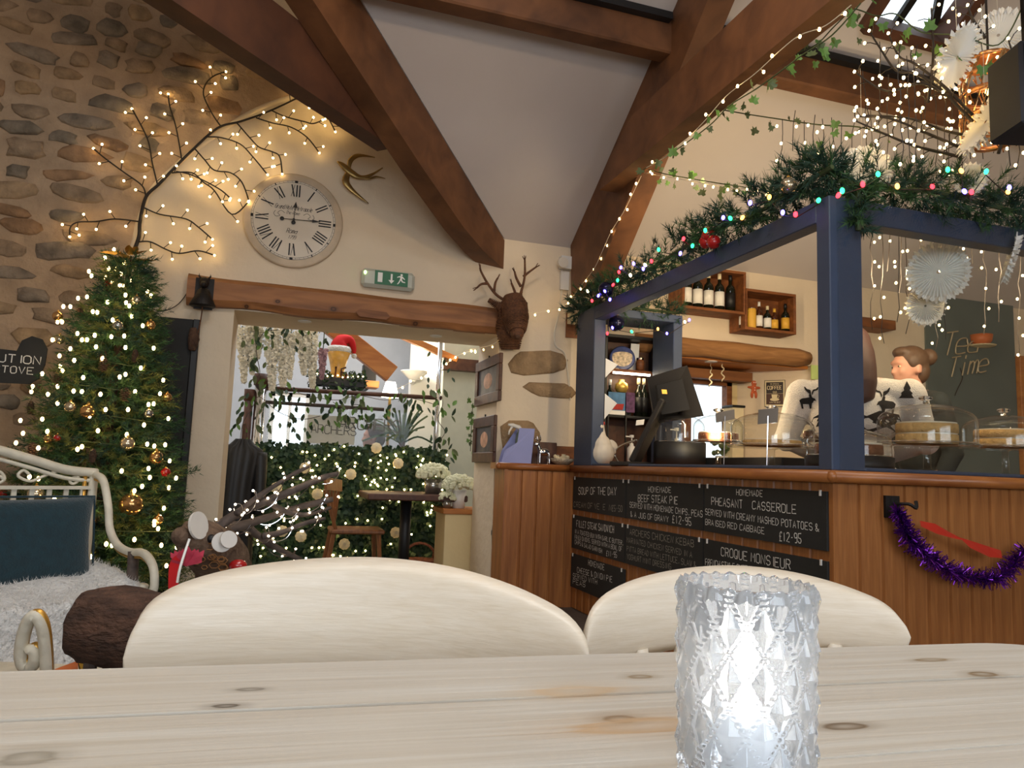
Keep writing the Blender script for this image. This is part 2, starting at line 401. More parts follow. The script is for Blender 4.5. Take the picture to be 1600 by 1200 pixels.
# ------------------------------------------------------------------ hand lettering: single-stroke alphabet on a 4 x 6 grid
GL = {'A': '00-26-40 12-32', 'B': '00-06-36-45-44-33-03 33-42-41-30-00', 'C': '45-36-16-05-01-10-30-41', 'D': '00-06-26-44-42-20-00', 'E': '40-00-06-46 03-33',
 'F': '00-06-46 03-33', 'G': '45-36-16-05-01-10-30-41-43-23', 'H': '00-06 40-46 03-43', 'I': '20-26', 'J': '46-41-30-10-01', 'K': '00-06 46-03-40', 'L': '06-00-40',
 'M': '00-06-23-46-40', 'N': '00-06-40-46', 'O': '16-05-01-10-30-41-45-36-16', 'P': '00-06-36-45-44-33-03', 'Q': '16-05-01-10-30-41-45-36-16 22-40', 'R': '00-06-36-45-44-33-03 23-40',
 'S': '45-36-16-05-04-13-33-42-41-30-10-01', 'T': '06-46 26-20', 'U': '06-01-10-30-41-46', 'V': '06-20-46', 'W': '06-10-24-30-46', 'X': '00-46 06-40', 'Y': '06-23-46 23-20', 'Z': '06-46-00-40',
 '0': '16-05-01-10-30-41-45-36-16', '1': '15-26-20', '2': '05-16-36-45-44-00-40', '3': '05-16-36-45-33-41-30-10-01 23-33', '4': '30-36-02-42', '5': '46-06-03-33-42-41-30-10-01',
 '6': '36-05-01-10-30-41-42-33-03', '7': '06-46-10', '8': '13-04-05-16-36-45-44-33-13-02-01-10-30-41-42-33', '9': '43-13-04-05-16-36-45-41-30-10', '-': '13-33', ',': '21-10', '.': '20-21',
 '&': '40-04-05-16-25-24-01-10-20-42', '£': '45-36-26-15-11-00-40 03-33', "'": '26-25', 'a': '43-13-02-01-10-40 44-40', 'e': '02-42-43-34-14-03-01-10-40', 't': '26-21-30-40 14-34',
 'i': '24-20 25-26', 'm': '00-04 03-14-23-20 23-34-43-40', 'n': '00-04 03-14-34-43-40', 'd': '43-34-14-03-01-10-30-41 46-40', 'r': '00-04 02-14-34', 'o': '14-03-01-10-30-41-43-34-14', 'l': '26-20', 'p': '04-00 03-14-34-43-41-30-10-01', 'h': '00-06 03-14-34-43-40'}
def strokes(text, h, wide=.55, gap=.2, slant=0., jit=0.):
    """polylines (x, z) from the origin rightwards and the text width"""
    x = 0; out = []; cw = h*wide
    for ch in text:
        if ch in GL:
            for st in GL[ch].split(' '):
                pl = []
                for q in st.split('-'):
                    a, b = int(q[0])/4, int(q[1])/6
                    if ch in '1I': a = .5+(a-.5)*.5
                    pl.append((x+a*cw+slant*b*h+rnd(-jit, jit)*h, b*h+rnd(-jit, jit)*h))
                out.append(pl)
            x += cw*(.45 if ch in 'Il.,\'' else 1)+h*gap
        else: x += cw*.75
    return out, max(x-h*gap, 1e-6)
def lettering(lines, org, ex, ez, nrm, name, material, parent, w=.12, jit=.03, wide=.55, gap=.2, slant=0, fit=None, rise=0., tube=0):
    """lines: (text, x, z, height) on the plane org + ex*x + ez*z; fit = max width"""
    org, ex, ez, nrm = Vector(org), Vector(ex), Vector(ez), Vector(nrm)
    for (t, x, z, h) in lines:
        mb = MB(); st, tw = strokes(t, h, wide, gap, slant, jit); k = 1 if not fit or tw <= fit-x else (fit-x)/tw
        for pl in st:
            P = [org+ex*(x+a*k)+ez*(z+b+a*k*rise) for a, b in pl]
            if tube: mb.tube(spline(P, 3) if len(P) > 2 else P, tube, 5)
            else: mb.ribbon(P, h*w, nrm)
        mb.build(name, material, parent)['kind'] = 'stuff'

# ================================================================== THE SETTING
YB, YR = 5.05, 5.60            # front and rear face of the thick back wall
SL = .66                       # roof pitch
EAVE = 2.60
XV = 1.51                      # eaves corner where the valley starts
def h_left(x): return EAVE+SL*(XV-x)
def h_wing(y): return EAVE+SL*(YB-y)
o = struct(MB().box((-3.3, -2.1, -.1), (7.2, 9.6, 0)).build('floor', 'floor_slate'))

# ---- back wall: one thick rubble wall with a wide opening and a window recess behind the bar
mb = MB()
OX0, OX1, OZ = -.30, 1.50, 1.885
def wslab(x0, x1, z0, z1): mb.box((x0, YB, z0), (x1, YR, z1))
wslab(-3.3, OX0, 0, EAVE); wslab(OX0, OX1, OZ, EAVE); wslab(OX1, 2.62, 0, EAVE)
wslab(2.62, 4.28, 0, 1.0); wslab(2.62, 4.28, 1.87, EAVE)
mb.prism([(4.28, YB, 0), (7.2, YB, 0), (7.2, YR, 0), (3.80, YR, 0)], (0, 0, EAVE))
mb.prism([(XV, YB, EAVE), (-1.2, YB, h_left(-1.2)), (-3.3, YB, 2.97), (-3.3, YB, EAVE)], (0, YR-YB, 0))
wall_back = struct(mb.fix().build('wall_back', 'plaster'))
# recess behind the bar: rear panel around the window
mb = MB(); WX0, WX1, WZ0, WZ1 = 2.95, 3.76, 1.02, 1.76
mb.box((2.62, YR-.06, 1.0), (WX0, YR, 1.87)); mb.box((WX1, YR-.06, 1.0), (3.84, YR, 1.87)); mb.box((WX0, YR-.06, WZ1), (WX1, YR, 1.87))
mb.build('recess_panel', 'plaster_yellow', wall_back)
mb = MB(); mb.box((2.62, YB+.02, 1.845), (4.20, YR-.04, 1.87)); mb.build('recess_ceiling_board', 'pine_orange', wall_back)
mb = MB(); mb.box((2.72, YB+.3, 1.74), (3.86, YB+.42, 1.82)); mb.box((2.72, YR-.16, 1.74), (3.84, YR-.11, 1.83)); mb.build('recess_beam', 'lintel_oak', wall_back)
# window behind the bar
win = struct(thing('window_1', None, None, (3.33, YR-.05, WZ0)))
mb = MB(); t = .05
for a in ((WX0, WZ0, WX1, WZ0+t), (WX0, WZ1-t, WX1, WZ1), (WX0, WZ0, WX0+t, WZ1), (WX1-t, WZ0, WX1, WZ1), (3.30, WZ0, 3.36, WZ1)):
    mb.box((a[0], YR-.10, a[1]), (a[2], YR-.02, a[3]))
mb.build('window_frame', 'crate_wood', win)
for a, b in ((WX0+t, 3.30), (3.36, WX1-t)):
    MB().box((a, YR-.055, WZ0+t), (b, YR-.05, WZ1-t)).build('pane', 'pane_glass', win)
MB().box((2.62, YB+.04, .985), (3.95, YR-.06, 1.01)).build('window_sill', 'lintel_oak', win)

# ---- stone facing on the upper left, plaster feathering out along a curve
edge = [(545, 168), (500, 142), (470, 148), (430, 158), (390, 175), (360, 193), (300, 235), (265, 265), (235, 295), (215, 340), (207, 375), (196, 420), (190, 520), (196, 640), (186, 760), (180, 1000)]
E3 = [atY(u, v, YB) for u, v in edge]
ES = spline(E3, 5)
def edge_x(z):
    for a, b in zip(ES, ES[1:]):
        if (a.z-z)*(b.z-z) <= 0 and abs(a.z-b.z) > 1e-6: return a.x+(b.x-a.x)*(z-a.z)/(b.z-a.z)
    return ES[0].x if z > ES[0].z else ES[-1].x
mb = MB(); zs = [0.0+i*.06 for i in range(72)]
for z0, z1 in zip(zs, zs[1:]):
    def lim(z):
        roof = XV-(z-EAVE)/SL if z > EAVE else 9
        return min(edge_x(z) if z < ES[1].z else roof, roof)
    def low(z): return -2.6 if z < 3.42 else -1.2-(4.387-z)/SL
    a0, a1, b0, b1 = low(z0), low(z1), lim(z0), lim(z1)
    if b0 <= a0: continue
    mb.add([(a0, YB-.004, z0), (b0, YB-.004, z0), (max(a1, b1), YB-.004, z1), (a1, YB-.004, z1), (a0, YB+.05, z0), (b0, YB+.05, z0), (max(a1, b1), YB+.05, z1), (a1, YB+.05, z1)],
           [(0, 1, 2, 3), (1, 5, 6, 2)])
mb.build('mortar_bed', 'mortar', wall_back)
mb = MB(); mb.tube([p+Vector((.012, .004, 0)) for p in ES], .017, 6); mb.build('plaster_edge', 'plaster', wall_back, smooth=True)
def stone(x, z, w, h, mi, seed, y=YB, name='stone', proud=.03):
    rng = random.Random(seed); n = 10; mb = MB(); vs = []
    tilt = rng.uniform(-.2, .16); rng_e = rng.uniform(.55, .95); ph = [rng.uniform(.72, 1.12) for _ in range(n)]
    def P(k, s, yy):
        t = 2*PI*k/n; c, q = math.cos(t), math.sin(t); e = rng_e
        px = math.copysign(abs(c)**e, c)*w/2*ph[k]*s; pz = math.copysign(abs(q)**e, q)*h/2*ph[(k+3) % n]*s
        return (x+px*math.cos(tilt)-pz*math.sin(tilt), yy, z+px*math.sin(tilt)+pz*math.cos(tilt))
    pr = proud*rng.uniform(.6, 1.25)
    for s, yy in ((1.0, y+.012), (.97, y-pr*.45), (.84, y-pr*.85)): vs += [P(k, s, yy) for k in range(n)]
    vs.append((x, y-pr, z))
    fs = [(i*n+k, i*n+(k+1) % n, (i+1)*n+(k+1) % n, (i+1)*n+k) for i in range(2) for k in range(n)]+[(2*n+k, 2*n+(k+1) % n, 3*n) for k in range(n)]
    mb.add(vs, fs); return mb.build(name, 'stone_%d' % mi if mi >= 0 else 'stone_tan', wall_back, smooth=True)
z = .62; row = 0; cnt = 0
while z < 3.86:
    rh = rnd(.095, .145); x = -2.15+rnd(0, .2); row += 1
    while True:
        w = rnd(.12, .22) if random.random() < .55 else rnd(.22, .36)
        cx, cz = x+w/2, z+rh/2+rnd(-.024, .024)
        right = min(edge_x(cz), XV-(cz+rh/2-EAVE)/SL-.02 if cz > EAVE else 9)
        if cx+w*.42 > right: break
        lo = -1.2-(4.387-cz)/SL if cz > 3.3 else -2.2
        if cx > lo+.1 and cnt < 299:
            dd = ROT.transposed() @ (Vector((cx, YB, cz))-EYE); u = 800-F*dd.x/dd.z; v = 600+F*dd.y/dd.z
            hidden = (v > 480 and u > 125-(v-480)*.3) or v > 800 or u < -25
            if not hidden:
                stone(cx, cz, w*.94, rh*rnd(.78, 1.06), random.choice([0, 0, 1, 1, 2, 2, 3, 4, 5]), cnt); cnt += 1
        x += w+rnd(.008, .03)
    z += rh+rnd(.004, .018)
# four big stones left bare in the plaster right of the opening
for i, (u, v, w, h) in enumerate([(838, 566, .50, .19), (862, 610, .42, .12), (812, 680, .36, .26)]):
    p = atY(u, v, YB); stone(p.x, p.z, w, h, -1, 900+i, proud=.02)
p = atY(780, 800, YB); stone(p.x, p.z, .09, .5, 3, 950, proud=.02)

# ---- other walls of the room and of the room beyond
struct(MB().box((-3.45, -2.2, 0), (-3.3, YR, 3.2)).build('wall_left', 'plaster'))
struct(MB().box((7.2, -2.2, 0), (7.35, YR, 4.6)).build('wall_right', 'plaster'))
mb = MB()   # wall behind the camera with two window openings
for x0, x1, z0, z1 in ((-3.3, -1.6, 0, 4.6), (.4, 1.3, 0, 4.6), (3.3, 7.2, 0, 4.6), (-1.6, .4, 0, .85), (1.3, 3.3, 0, .85), (-1.6, .4, 2.25, 4.6), (1.3, 3.3, 2.25, 4.6)):
    mb.box((x0, -2.2, z0), (x1, -2.0, z1))
struct(mb.build('wall_front', 'plaster'))
for i, x0 in enumerate((-1.6, 1.3)):
    w = struct(thing('window_%d' % (i+2), None, None, (x0+1, -2.05, .85))); mb = MB()
    for a in ((x0, .85, x0+2, .92), (x0, 2.18, x0+2, 2.25), (x0, .85, x0+.07, 2.25), (x0+1.93, .85, x0+2, 2.25), (x0+.97, .85, x0+1.03, 2.25)):
        mb.box((a[0], -2.12, a[1]), (a[2], -2.06, a[3]))
    mb.build('window_frame', 'crate_wood', w)

# ---- ceiling: two slopes meeting in a valley, skylight in the right-hand one
sky = [onP(u, v, (0, SL, 1), (0, YB, EAVE)) for u, v in ((1345, 45), (1468, 75))]
SX0, SX1, SY1 = sky[0].x, sky[1].x, sky[0].y-.02; SY0 = SY1-.85
P = lambda x, y: (x, y, h_wing(y))
RY = 2.34; mb = MB()
mb.add([P(XV, YB), P(SX0, YB), P(SX0, RY), P(-1.2, RY)], [(0, 1, 2, 3)])
mb.add([P(SX0, YB), P(SX1, YB), P(SX1, SY1), P(SX0, SY1)], [(0, 1, 2, 3)])
mb.add([P(SX0, SY0), P(SX1, SY0), P(SX1, RY), P(SX0, RY)], [(0, 1, 2, 3)])
mb.add([P(SX1, YB), P(7.2, YB), P(7.2, RY), P(SX1, RY)], [(0, 1, 2, 3)])
mb.add([(XV, YB, EAVE), (-1.2, RY, h_left(-1.2)), (-1.2, YB, h_left(-1.2))], [(0, 1, 2)])
mb.add([(-1.2, YB, 4.387), (-1.2, -2.2, 4.387), (-3.3, -2.2, 2.97), (-3.3, YB, 2.97)], [(0, 1, 2, 3)])
for x0, x1, y0, y1 in ((-1.2, -.25, -2.2, RY), (.95, 7.2, -2.2, RY), (-.25, .95, -2.2, -.45), (-.25, .95, .75, RY)):
    mb.add([(x0, y1, 4.387), (x1, y1, 4.387), (x1, y0, 4.387), (x0, y0, 4.387)], [(0, 1, 2, 3)])
ceiling = struct(mb.build('ceiling', 'ceiling_paint'))
mb = MB()   # outer skin keeps the daylight out
mb.add([(-3.5, YR, 3.2), (-1.2, YR, 4.7), (-1.2, -2.3, 4.7), (-3.5, -2.3, 3.2)], [(0, 1, 2, 3)])
mb.add([(-1.2, -2.3, 4.7), (7.4, -2.3, 4.7), (7.4, SY0-.02, 4.7), (-1.2, SY0-.02, 4.7)], [(0, 1, 2, 3)])
mb.build('roof_skin', 'black', ceiling)
wr = struct(thing('window_6', None, None, (.35, .15, 4.38))); mb_ = MB()
for a in ((-.25, -.45, .95, -.40), (-.25, .70, .95, .75), (-.25, -.40, -.20, .70), (.90, -.40, .95, .70)): mb_.box((a[0], a[1], 4.36), (a[2], a[3], 4.46))
mb_.build('window_frame', 'beam_dark', wr)
wsk = struct(thing('window_4', None, None, ((SX0+SX1)/2, SY1, h_wing(SY1)))); mb = MB(); nz = Vector((0, SL, 1)).normalized()
cs = [Vector(P(SX0, SY1)), Vector(P(SX1, SY1)), Vector(P(SX1, SY0)), Vector(P(SX0, SY0))]
for a, b in zip(cs, cs[1:]+cs[:1]):
    mb.bar(a+nz*.03, b+nz*.03, .07, .16, nz)
mb.build('window_frame', 'beam_dark', wsk)
m_ = (cs[0]+cs[1])/2; n_ = (cs[2]+cs[3])/2
mb = MB(); mb.prism([c+nz*.14 for c in cs], nz*.006); mb.build('pane', 'pane_glass', wsk)
mb = MB(); mb.bar(cs[0]+nz*.12, cs[2]+nz*.12, .05, .03, nz); mb.bar(cs[1]+nz*.12, cs[3]+nz*.12, .05, .03, nz); mb.bar(m_+nz*.12, n_+nz*.12, .05, .03, nz); mb.build('glazing_bar', 'iron', wsk)

# ---- roof timbers
def timber(name, a, b, w, h, up, label, material='beam_oak', ends=None, cat='beam'):
    e = MB().bar(a, b, w, h, up, .012).build(name, material); tag(e, label, cat); return e
dg_ = Vector((-1, -1, 0)).normalized(); nd = Vector((1, -1, 0)).normalized()     # diagonal truss
foot = Vector((XV, YB, 0))
def dia(t, z, off=0): return foot+dg_*t+Vector((0, 0, z))+nd*off
sl_d = SL/math.sqrt(2)
def hr(t): return EAVE+sl_d*t
mb = MB()
prof = [(0, EAVE-.225), (.3, EAVE-.176), (.574, EAVE-.095), (1.085, EAVE+.12), (3.3, hr(3.3)-.386), (3.3, hr(3.3)-.01), (0, EAVE-.01)]
mb.prism([dia(t, z, 0) for t, z in prof], nd*-.15)
tag(mb.fix().build('valley_rafter', 'beam_oak'), 'diagonal oak rafter rising from the wall corner above the doorway lintel', 'beam')
pz = [onP(u, v, nd, foot-nd*.155).z for u, v in ((530, 175), (489, 49))]
mb = MB(); mb.prism([dia(t, z, -.155) for t, z in ((1.18, pz[0]), (3.6, pz[0]), (3.6, pz[1]), (1.62, pz[1]))], nd*-.12)
tag(mb.fix().build('collar_beam', 'beam_dark'), 'wide dark collar beam crossing in front of the bare stone wall', 'beam')
# truss over the bar, in a plane at right angles to the back wall
XC = 2.02
mb = MB(); yy = lambda y: h_wing(y)
mb.prism([(XC, 4.98, 2.22), (XC, 4.55, 2.22), (XC, 3.0, yy(3.0)-.36), (XC, 2.0, yy(2.0)-.36), (XC, 2.0, yy(2.0)), (XC, 5.02, yy(5.02)-.01)], (.15, 0, 0))
rafter_bar = tag(mb.fix().build('rafter', 'beam_oak'), 'oak rafter with small lights rising beside the bar canopy', 'beam')
pe = [atX(u, v, 1.9) for u, v in ((937, 297), (946, 262), (984, 184))]
mb = MB(); mb.prism([pe[0], (1.90, .9, pe[0].z), (1.90, .9, pe[2].z), pe[2], pe[1]], (.12, 0, 0))
tag(mb.fix().build('collar_beam', 'beam_oak'), 'thick oak collar beam hung with ivy and lights over the bar', 'beam')
# purlins, just under the slope
pp = onP(1000, 55, (0, SL, 1), (0, YB, EAVE-.1)); py = pp.y
mb = MB(); mb.obox(((py-3.54+XC)/2+.1, py, h_wing(py)-.10), (1, 0, 0), (0, 1, 0), (0, 0, 1), (XC-(py-3.54))/2, .06, .105, .01)
tag(mb.build('purlin', 'beam_oak'), 'oak purlin between the diagonal rafter and the bar rafter', 'beam')
mb = MB(); mb.obox(((XC+.15+7.15)/2, py, h_wing(py)-.10), (1, 0, 0), (0, 1, 0), (0, 0, 1), (7.15-XC-.15)/2, .06, .105, .01)
tag(mb.build('purlin', 'beam_oak'), 'long oak purlin behind the hanging light curtain over the bar', 'beam')
for x0, x1 in ((py-3.4, XC-.02), (XC+.17, 7.1)):
    tag(MB().box((x0, py-.11, h_wing(py)-.03), (x1, py-.062, h_wing(py)+.012)).build('lighting_channel', 'black'), 'black lighting channel along the top of the %s purlin' % ('shorter' if x1 < 3 else 'longer'), 'channel')

# ---- the lintel over the opening: a waney oak beam
L0, L1 = atY(296, 430, YB).x, atY(792, 490, YB).x
mb = MB(); n = 26; vs = []; fs = []
for i in range(n+1):
    x = L0+(L1-L0)*i/n; w = mnoise.noise((x*2.1, 3, 1))*.02; w2 = mnoise.noise((x*2.6, 9, 4))*.028
    zb, zt = 1.885+w2*.7, 2.075+w-.01*i/n; yf = YB-.075+mnoise.noise((x*3, 0, 7))*.012
    ring = [(yf+.03, zb), (yf, zb+.04), (yf-.004, (zb+zt)/2), (yf, zt-.03), (yf+.025, zt), (YB+.02, zt), (YB+.02, zb)]
    vs += [(x, a, b) for a, b in ring]
for i in range(n):
    for k in range(7): fs.append((i*7+k, i*7+(k+1) % 7, (i+1)*7+(k+1) % 7, (i+1)*7+k))
fs += [tuple(range(7)), tuple(n*7+k for k in range(7))[::-1]]
mb.add(vs, fs); kn = [atY(u, v, YB-.075) for u, v in ((434, 471), (521, 483), (650, 505), (385, 478))]
wood('lintel_front', (166, 110, 64), (106, 66, 38), (1, 5, 7), 2.4, .6, .5, (.38, .6), [(tuple(k), (.03, .2, .022), (60, 34, 20)) for k in kn])
lint = tag(mb.fix().build('lintel_beam', 'lintel_front'), 'knotty waney-edged oak lintel over the wide doorway', 'beam')
p = atY(583, 490, YB-.085)
mb = MB(); mb.prism([(p.x-.115, YB-.083, p.z), (p.x-.09, YB-.083, p.z-.028), (p.x+.09, YB-.083, p.z-.034), (p.x+.115, YB-.083, p.z-.01), (p.x+.09, YB-.083, p.z+.018), (p.x-.09, YB-.083, p.z+.024)], (0, -.004, 0))
nm = mb.build('carved_plaque', 'lintel_oak', lint)
for i, (u, v) in enumerate(((476, 502), (681, 525))):
    q = atZ(u, v, OZ-.002); sp = tag(thing('recessed_downlight', '%s recessed downlight in the plaster under the doorway lintel' % ('left' if i == 0 else 'right'), 'light', (q.x, q.y, OZ), 'downlights under the lintel'))
    MB().lathe([(.032, -.006), (.045, -.006), (.045, 0)], (q.x, q.y, OZ), 20).build('trim_ring', 'white_plastic', sp)
    MB().lathe([(.030, -.004), (.030, 0)], (q.x, q.y, OZ), 16).build('bulb', 'downlight_glow', sp) if MATS.get('downlight_glow') else None
    point('downlight', (q.x, q.y, OZ-.03), 3.0, (1, .86, .66), .03, 1.9, (q.x, q.y, 0))

# ================================================================== THE BAR
CX, CY, CYF, CT = 2.0, 2.285, 4.83, .968          # corner of the counter, far end of its long side, height
counter = thing('bar_counter', 'pine-boarded bar counter with a rounded rail and dark menu boards', 'counter', (CX+.3, CY+.3, 0))
mb = MB(); mb.box((CX+.03, CY+.03, 0), (CX+.62, CYF, .925)); mb.box((CX+.62, CY+.03, 0), (4.5, CY+.55, .925)); mb.box((1.52, CYF-.005, 0), (CX+.62, YB-.01, .925)); mb.build('carcass', 'counter_pine', counter)
mb = MB(); mb.box((CX-.005, CY-.005, .925), (CX+.66, CYF, CT)); mb.box((CX+.66, CY-.005, .925), (4.5, CY+.6, CT)); mb.box((1.47, CYF-.02, .925), (CX+.66, YB-.005, CT)); mb.build('worktop', 'rail_pine', counter)
def plank_mesh(w):
    m = MB(); m.prism([(-w/2, 0, 0), (-w/2+.005, -.012, 0), (w/2-.012, -.012, 0), (w/2-.007, -.004, 0), (w/2, -.004, 0), (w/2, 0, 0)], (0, 0, .915)); return m.fix().mesh('plank', 'counter_pine')
pm = plank_mesh(.11)
for i in range(23):
    inst('plank', pm, counter, (CX+.03, CY+.03+.055+i*.11, .005), (0, 0, -PI/2))
for i in range(22): inst('plank', pm, counter, (CX+.03+.055+i*.11, CY+.03, .005))
for i in range(4): inst('plank', pm, counter, (1.575+i*.11, CYF-.005, .005))
MB().box((1.50, CYF-.03, 0), (1.525, YB-.02, .925)).build('end_board', 'counter_pine', counter)
MB().box((CX+.012, CY+.012, 0), (CX+.035, CY+.035, .92)).build('corner_bead', 'counter_pine', counter)
R_ = .0235; zr = .9455
rail = MB(); pts = [(1.46, CYF-.022, zr), (CX-.012, CYF-.022, zr), (CX-.012, CY-.012, zr), (4.5, CY-.012, zr)]
for a, b in zip(pts, pts[1:]): rail.tube([a, b], R_, 12)
for p in pts: rail.ball(p, R_, 12, 8)
rail.build('rail', 'rail_pine', counter, smooth=True)

# blue canopy frame standing on the counter
can = thing('bar_canopy_frame', 'navy painted timber canopy frame standing on the bar counter', 'frame', (CX, CY, CT))
def bx(n, lo, hi, p, m, bev=.004): return MB().box(lo, hi, bev).build(n, m, p)
ZT = 2.04
bx('corner_post', (CX, CY, CT), (CX+.155, CY+.075, ZT), can, 'blue_paint')
bx('far_post', (CX, 4.50, CT), (CX+.085, 4.80, ZT), can, 'blue_paint')
bx('long_beam', (CX, CY+.075, 1.948), (CX+.075, 4.50, ZT), can, 'blue_paint')
bx('front_beam', (CX+.155, CY, 1.948), (4.4, CY+.075, ZT), can, 'blue_paint')
xr = atY(1066, 560, 4.5).x
bx('portal_top', (CX+.085, 4.50, 1.985), (xr, 4.80, ZT), can, 'blue_paint')
bx('portal_post', (xr-.07, 4.50, CT), (xr, 4.80, 1.985), can, 'blue_paint')
bx('long_sill', (CX+.005, CY+.075, CT), (CX+.075, 4.5, CT+.016), can, 'blue_paint'); bx('front_sill', (CX+.155, CY-.0, CT), (4.4, CY+.06, CT+.016), can, 'blue_paint')
bx('end_post', (4.3, CY, CT), (4.4, CY+.075, ZT), can, 'blue_paint')
MB().box((CX+.03, CY-.012, CT+.004), (4.35, CY-.004, ZT-.01)).build('glass_pane', 'pane_glass', can)

# menu boards
def zc_(X, Y): return 880+X/3.81, 700+Y/3.81
BX = CX-.0
rows = [.888, .628, .368]; cols = [(4.80, 3.995), (3.985, 3.165), (3.155, 2.322)]
MENU = {
 (0, 0): [('SOUP OF THE DAY', 90, 275, 315, 280, .046, 0), ('CREAM OF VE  E  N', 62, 350, 285, 372, .034, 1), ('£5-50', 288, 376, 350, 380, .036, 1)],
 (0, 1): [('HOMEMADE', 505, 262, 640, 267, .030, 0), ('BEEF STEAK PIE', 445, 318, 680, 334, .038, 0), ('SERVED WITH HOMEMADE CHIPS, PEAS', 395, 352, 828, 412, .030, 0), ('& A JUG OF GRAVY', 400, 408, 625, 442, .030, 0), ('£12-95', 648, 445, 760, 462, .038, 0)],
 (0, 2): [('HOMEMADE', 1030, 280, 1185, 290, .026, 0), ('PHEASANT', 882, 338, 1065, 360, .036, 0), ('CASSEROLE', 1125, 362, 1385, 392, .034, 0), ('SERVED WITH CREAMY MASHED POTATOES &', 845, 396, 1520, 497, .028, 0), ('BRAISED RED CABBAGE', 845, 456, 1195, 512, .027, 0), ('£12-95', 1285, 552, 1415, 566, .036, 0)],
 (1, 0): [('FILLET STEAK SANDWICH', 78, 468, 300, 506, .042, 0), ('IN A TOASTED BUN WITH GARLIC BUTTER,', 68, 507, 355, 580, .027, 0), ('FRIED ONIONS, SERVED WITH A BOWL OF', 68, 541, 348, 616, .027, 0), ('CHIPS & SALAD GARNISH', 68, 570, 230, 627, .027, 0), ('£11-95', 255, 642, 318, 652, .032, 0)],
 (1, 1): [('ARCHERS CHICKEN KEBAB', 395, 516, 775, 590, .034, 1), ('MARINATED CHICKEN SERVED IN A', 378, 561, 765, 653, .029, 1), ('PITTA BREAD WITH LETTUCE, SLAW &', 378, 613, 790, 713, .029, 1), ('YOGHURT MINT DRESSING', 378, 660, 640, 724, .029, 1)],
 (1, 2): [('CROQUE MONSIEUR', 938, 640, 1350, 724, .038, 0), ('FRENCH STYLE CHEESE', 845, 697, 1130, 750, .030, 0)],
 (2, 0): [('HOMEMADE', 148, 697, 243, 728, .034, 0), ('CHEESE & ONION PIE', 82, 740, 290, 800, .034, 0), ('SERVED WITH', 57, 772, 200, 812, .030, 0), ('PEAS', 57, 806, 130, 828, .030, 0)]}
blabel = {(0, 0): 'chalk menu board reading soup of the day', (0, 1): 'chalk menu board offering homemade beef steak pie', (0, 2): 'chalk menu board offering homemade pheasant casserole', (1, 0): 'chalk menu board offering fillet steak sandwich',
 (1, 1): 'faint chalk menu board offering chicken kebab', (1, 2): 'chalk menu board offering croque monsieur', (2, 0): 'lowest left chalk menu board, half hidden by the chair', }
for (r, c), lines in MENU.items():
    z1 = rows[r]; y0, y1 = cols[c]; b = thing('menu_board', blabel[(r, c)], 'menu board', (BX, (y0+y1)/2, z1-.22), 'chalk menu boards on the bar front')
    MB().box((BX+.003, y1, z1-.222), (BX+.014, y0, z1)).build('panel', 'chalkboard', b)
    for yy_ in (y0-.03, y1+.03): MB().box((BX-.002, yy_-.004, z1-.018), (BX+.004, yy_+.004, z1+.004)).build('clip', 'white_plastic', b)
    for (t, X0, Y0, X1, Y1, h, faint) in lines:
        a = atX(*zc_(X0, Y0), BX); e = atX(*zc_(X1, Y1), BX); wd = a.y-e.y; st, tw = strokes(t, h, .55, .22, 0, .035); m = MB()
        for pl in st:
            k = wd/tw; m.ribbon([(BX+.001, a.y-px*k, a.z+(e.z-a.z)*px/tw+pz_) for px, pz_ in pl], h*.11, (-1, 0, 0))
        m.build('chalk_lettering', 'chalk_faint' if faint else 'chalk', b)['kind'] = 'stuff'

# ---- bottles and crates on the wall behind the bar
def bottle(name, label, p, h, r, body, lab, cap, group, cat='bottle', lab_z=(.12, .5)):
    t = thing(name, label, cat, p, group)
    MB().lathe([(0, 0), (r, 0), (r, h*.6), (r*.85, h*.66), (r*.36, h*.74), (r*.34, h*.97), (0, h*.97)], (0, 0, 0), 12).build('glass_body', body, t, True, True)
    MB().lathe([(r*1.02, h*lab_z[0]), (r*1.02, h*lab_z[1])], (0, 0, 0), 12).build('paper_label', lab, t, True, True)
    MB().lathe([(r*.40, h*.84), (r*.40, h), (0, h)], (0, 0, 0), 10).build('capsule', cap, t, True, True)
    return t
def crate(label, x0, x1, z0, z1, dep=.22):
    t = thing('wooden_crate', label, 'crate', ((x0+x1)/2, YB-dep/2, z0), 'wooden crates fixed to the wall'); w = .022; y0 = YB-dep
    for n, lo, hi in (('bottom_board', (x0, y0, z0), (x1, YB-.01, z0+w)), ('top_board', (x0, y0, z1-w), (x1, YB-.01, z1)), ('side_board', (x0, y0, z0+w), (x0+w, YB-.01, z1-w)), ('side_board', (x1-w, y0, z0+w), (x1, YB-.01, z1-w)), ('back_board', (x0+w, YB-.03, z0+w), (x1-w, YB-.01, z1-w))):
        bx(n, lo, hi, t, 'crate_wood', .002)
    return t
k1 = (atY(1043, 489, YB).x, atY(1140, 497, YB).x, atY(1043, 489, YB).z, atY(1156, 424, 4.83).z)
k2 = (atY(1135, 521, YB).x+.02, atY(1244, 460, 4.83).x, atY(1135, 521, YB).z, atY(1244, 460, 4.83).z)
crate('brown wooden crate of wine bottles on the bar wall', *k1); crate('lower brown wooden crate of beer bottles on the bar wall', *k2)
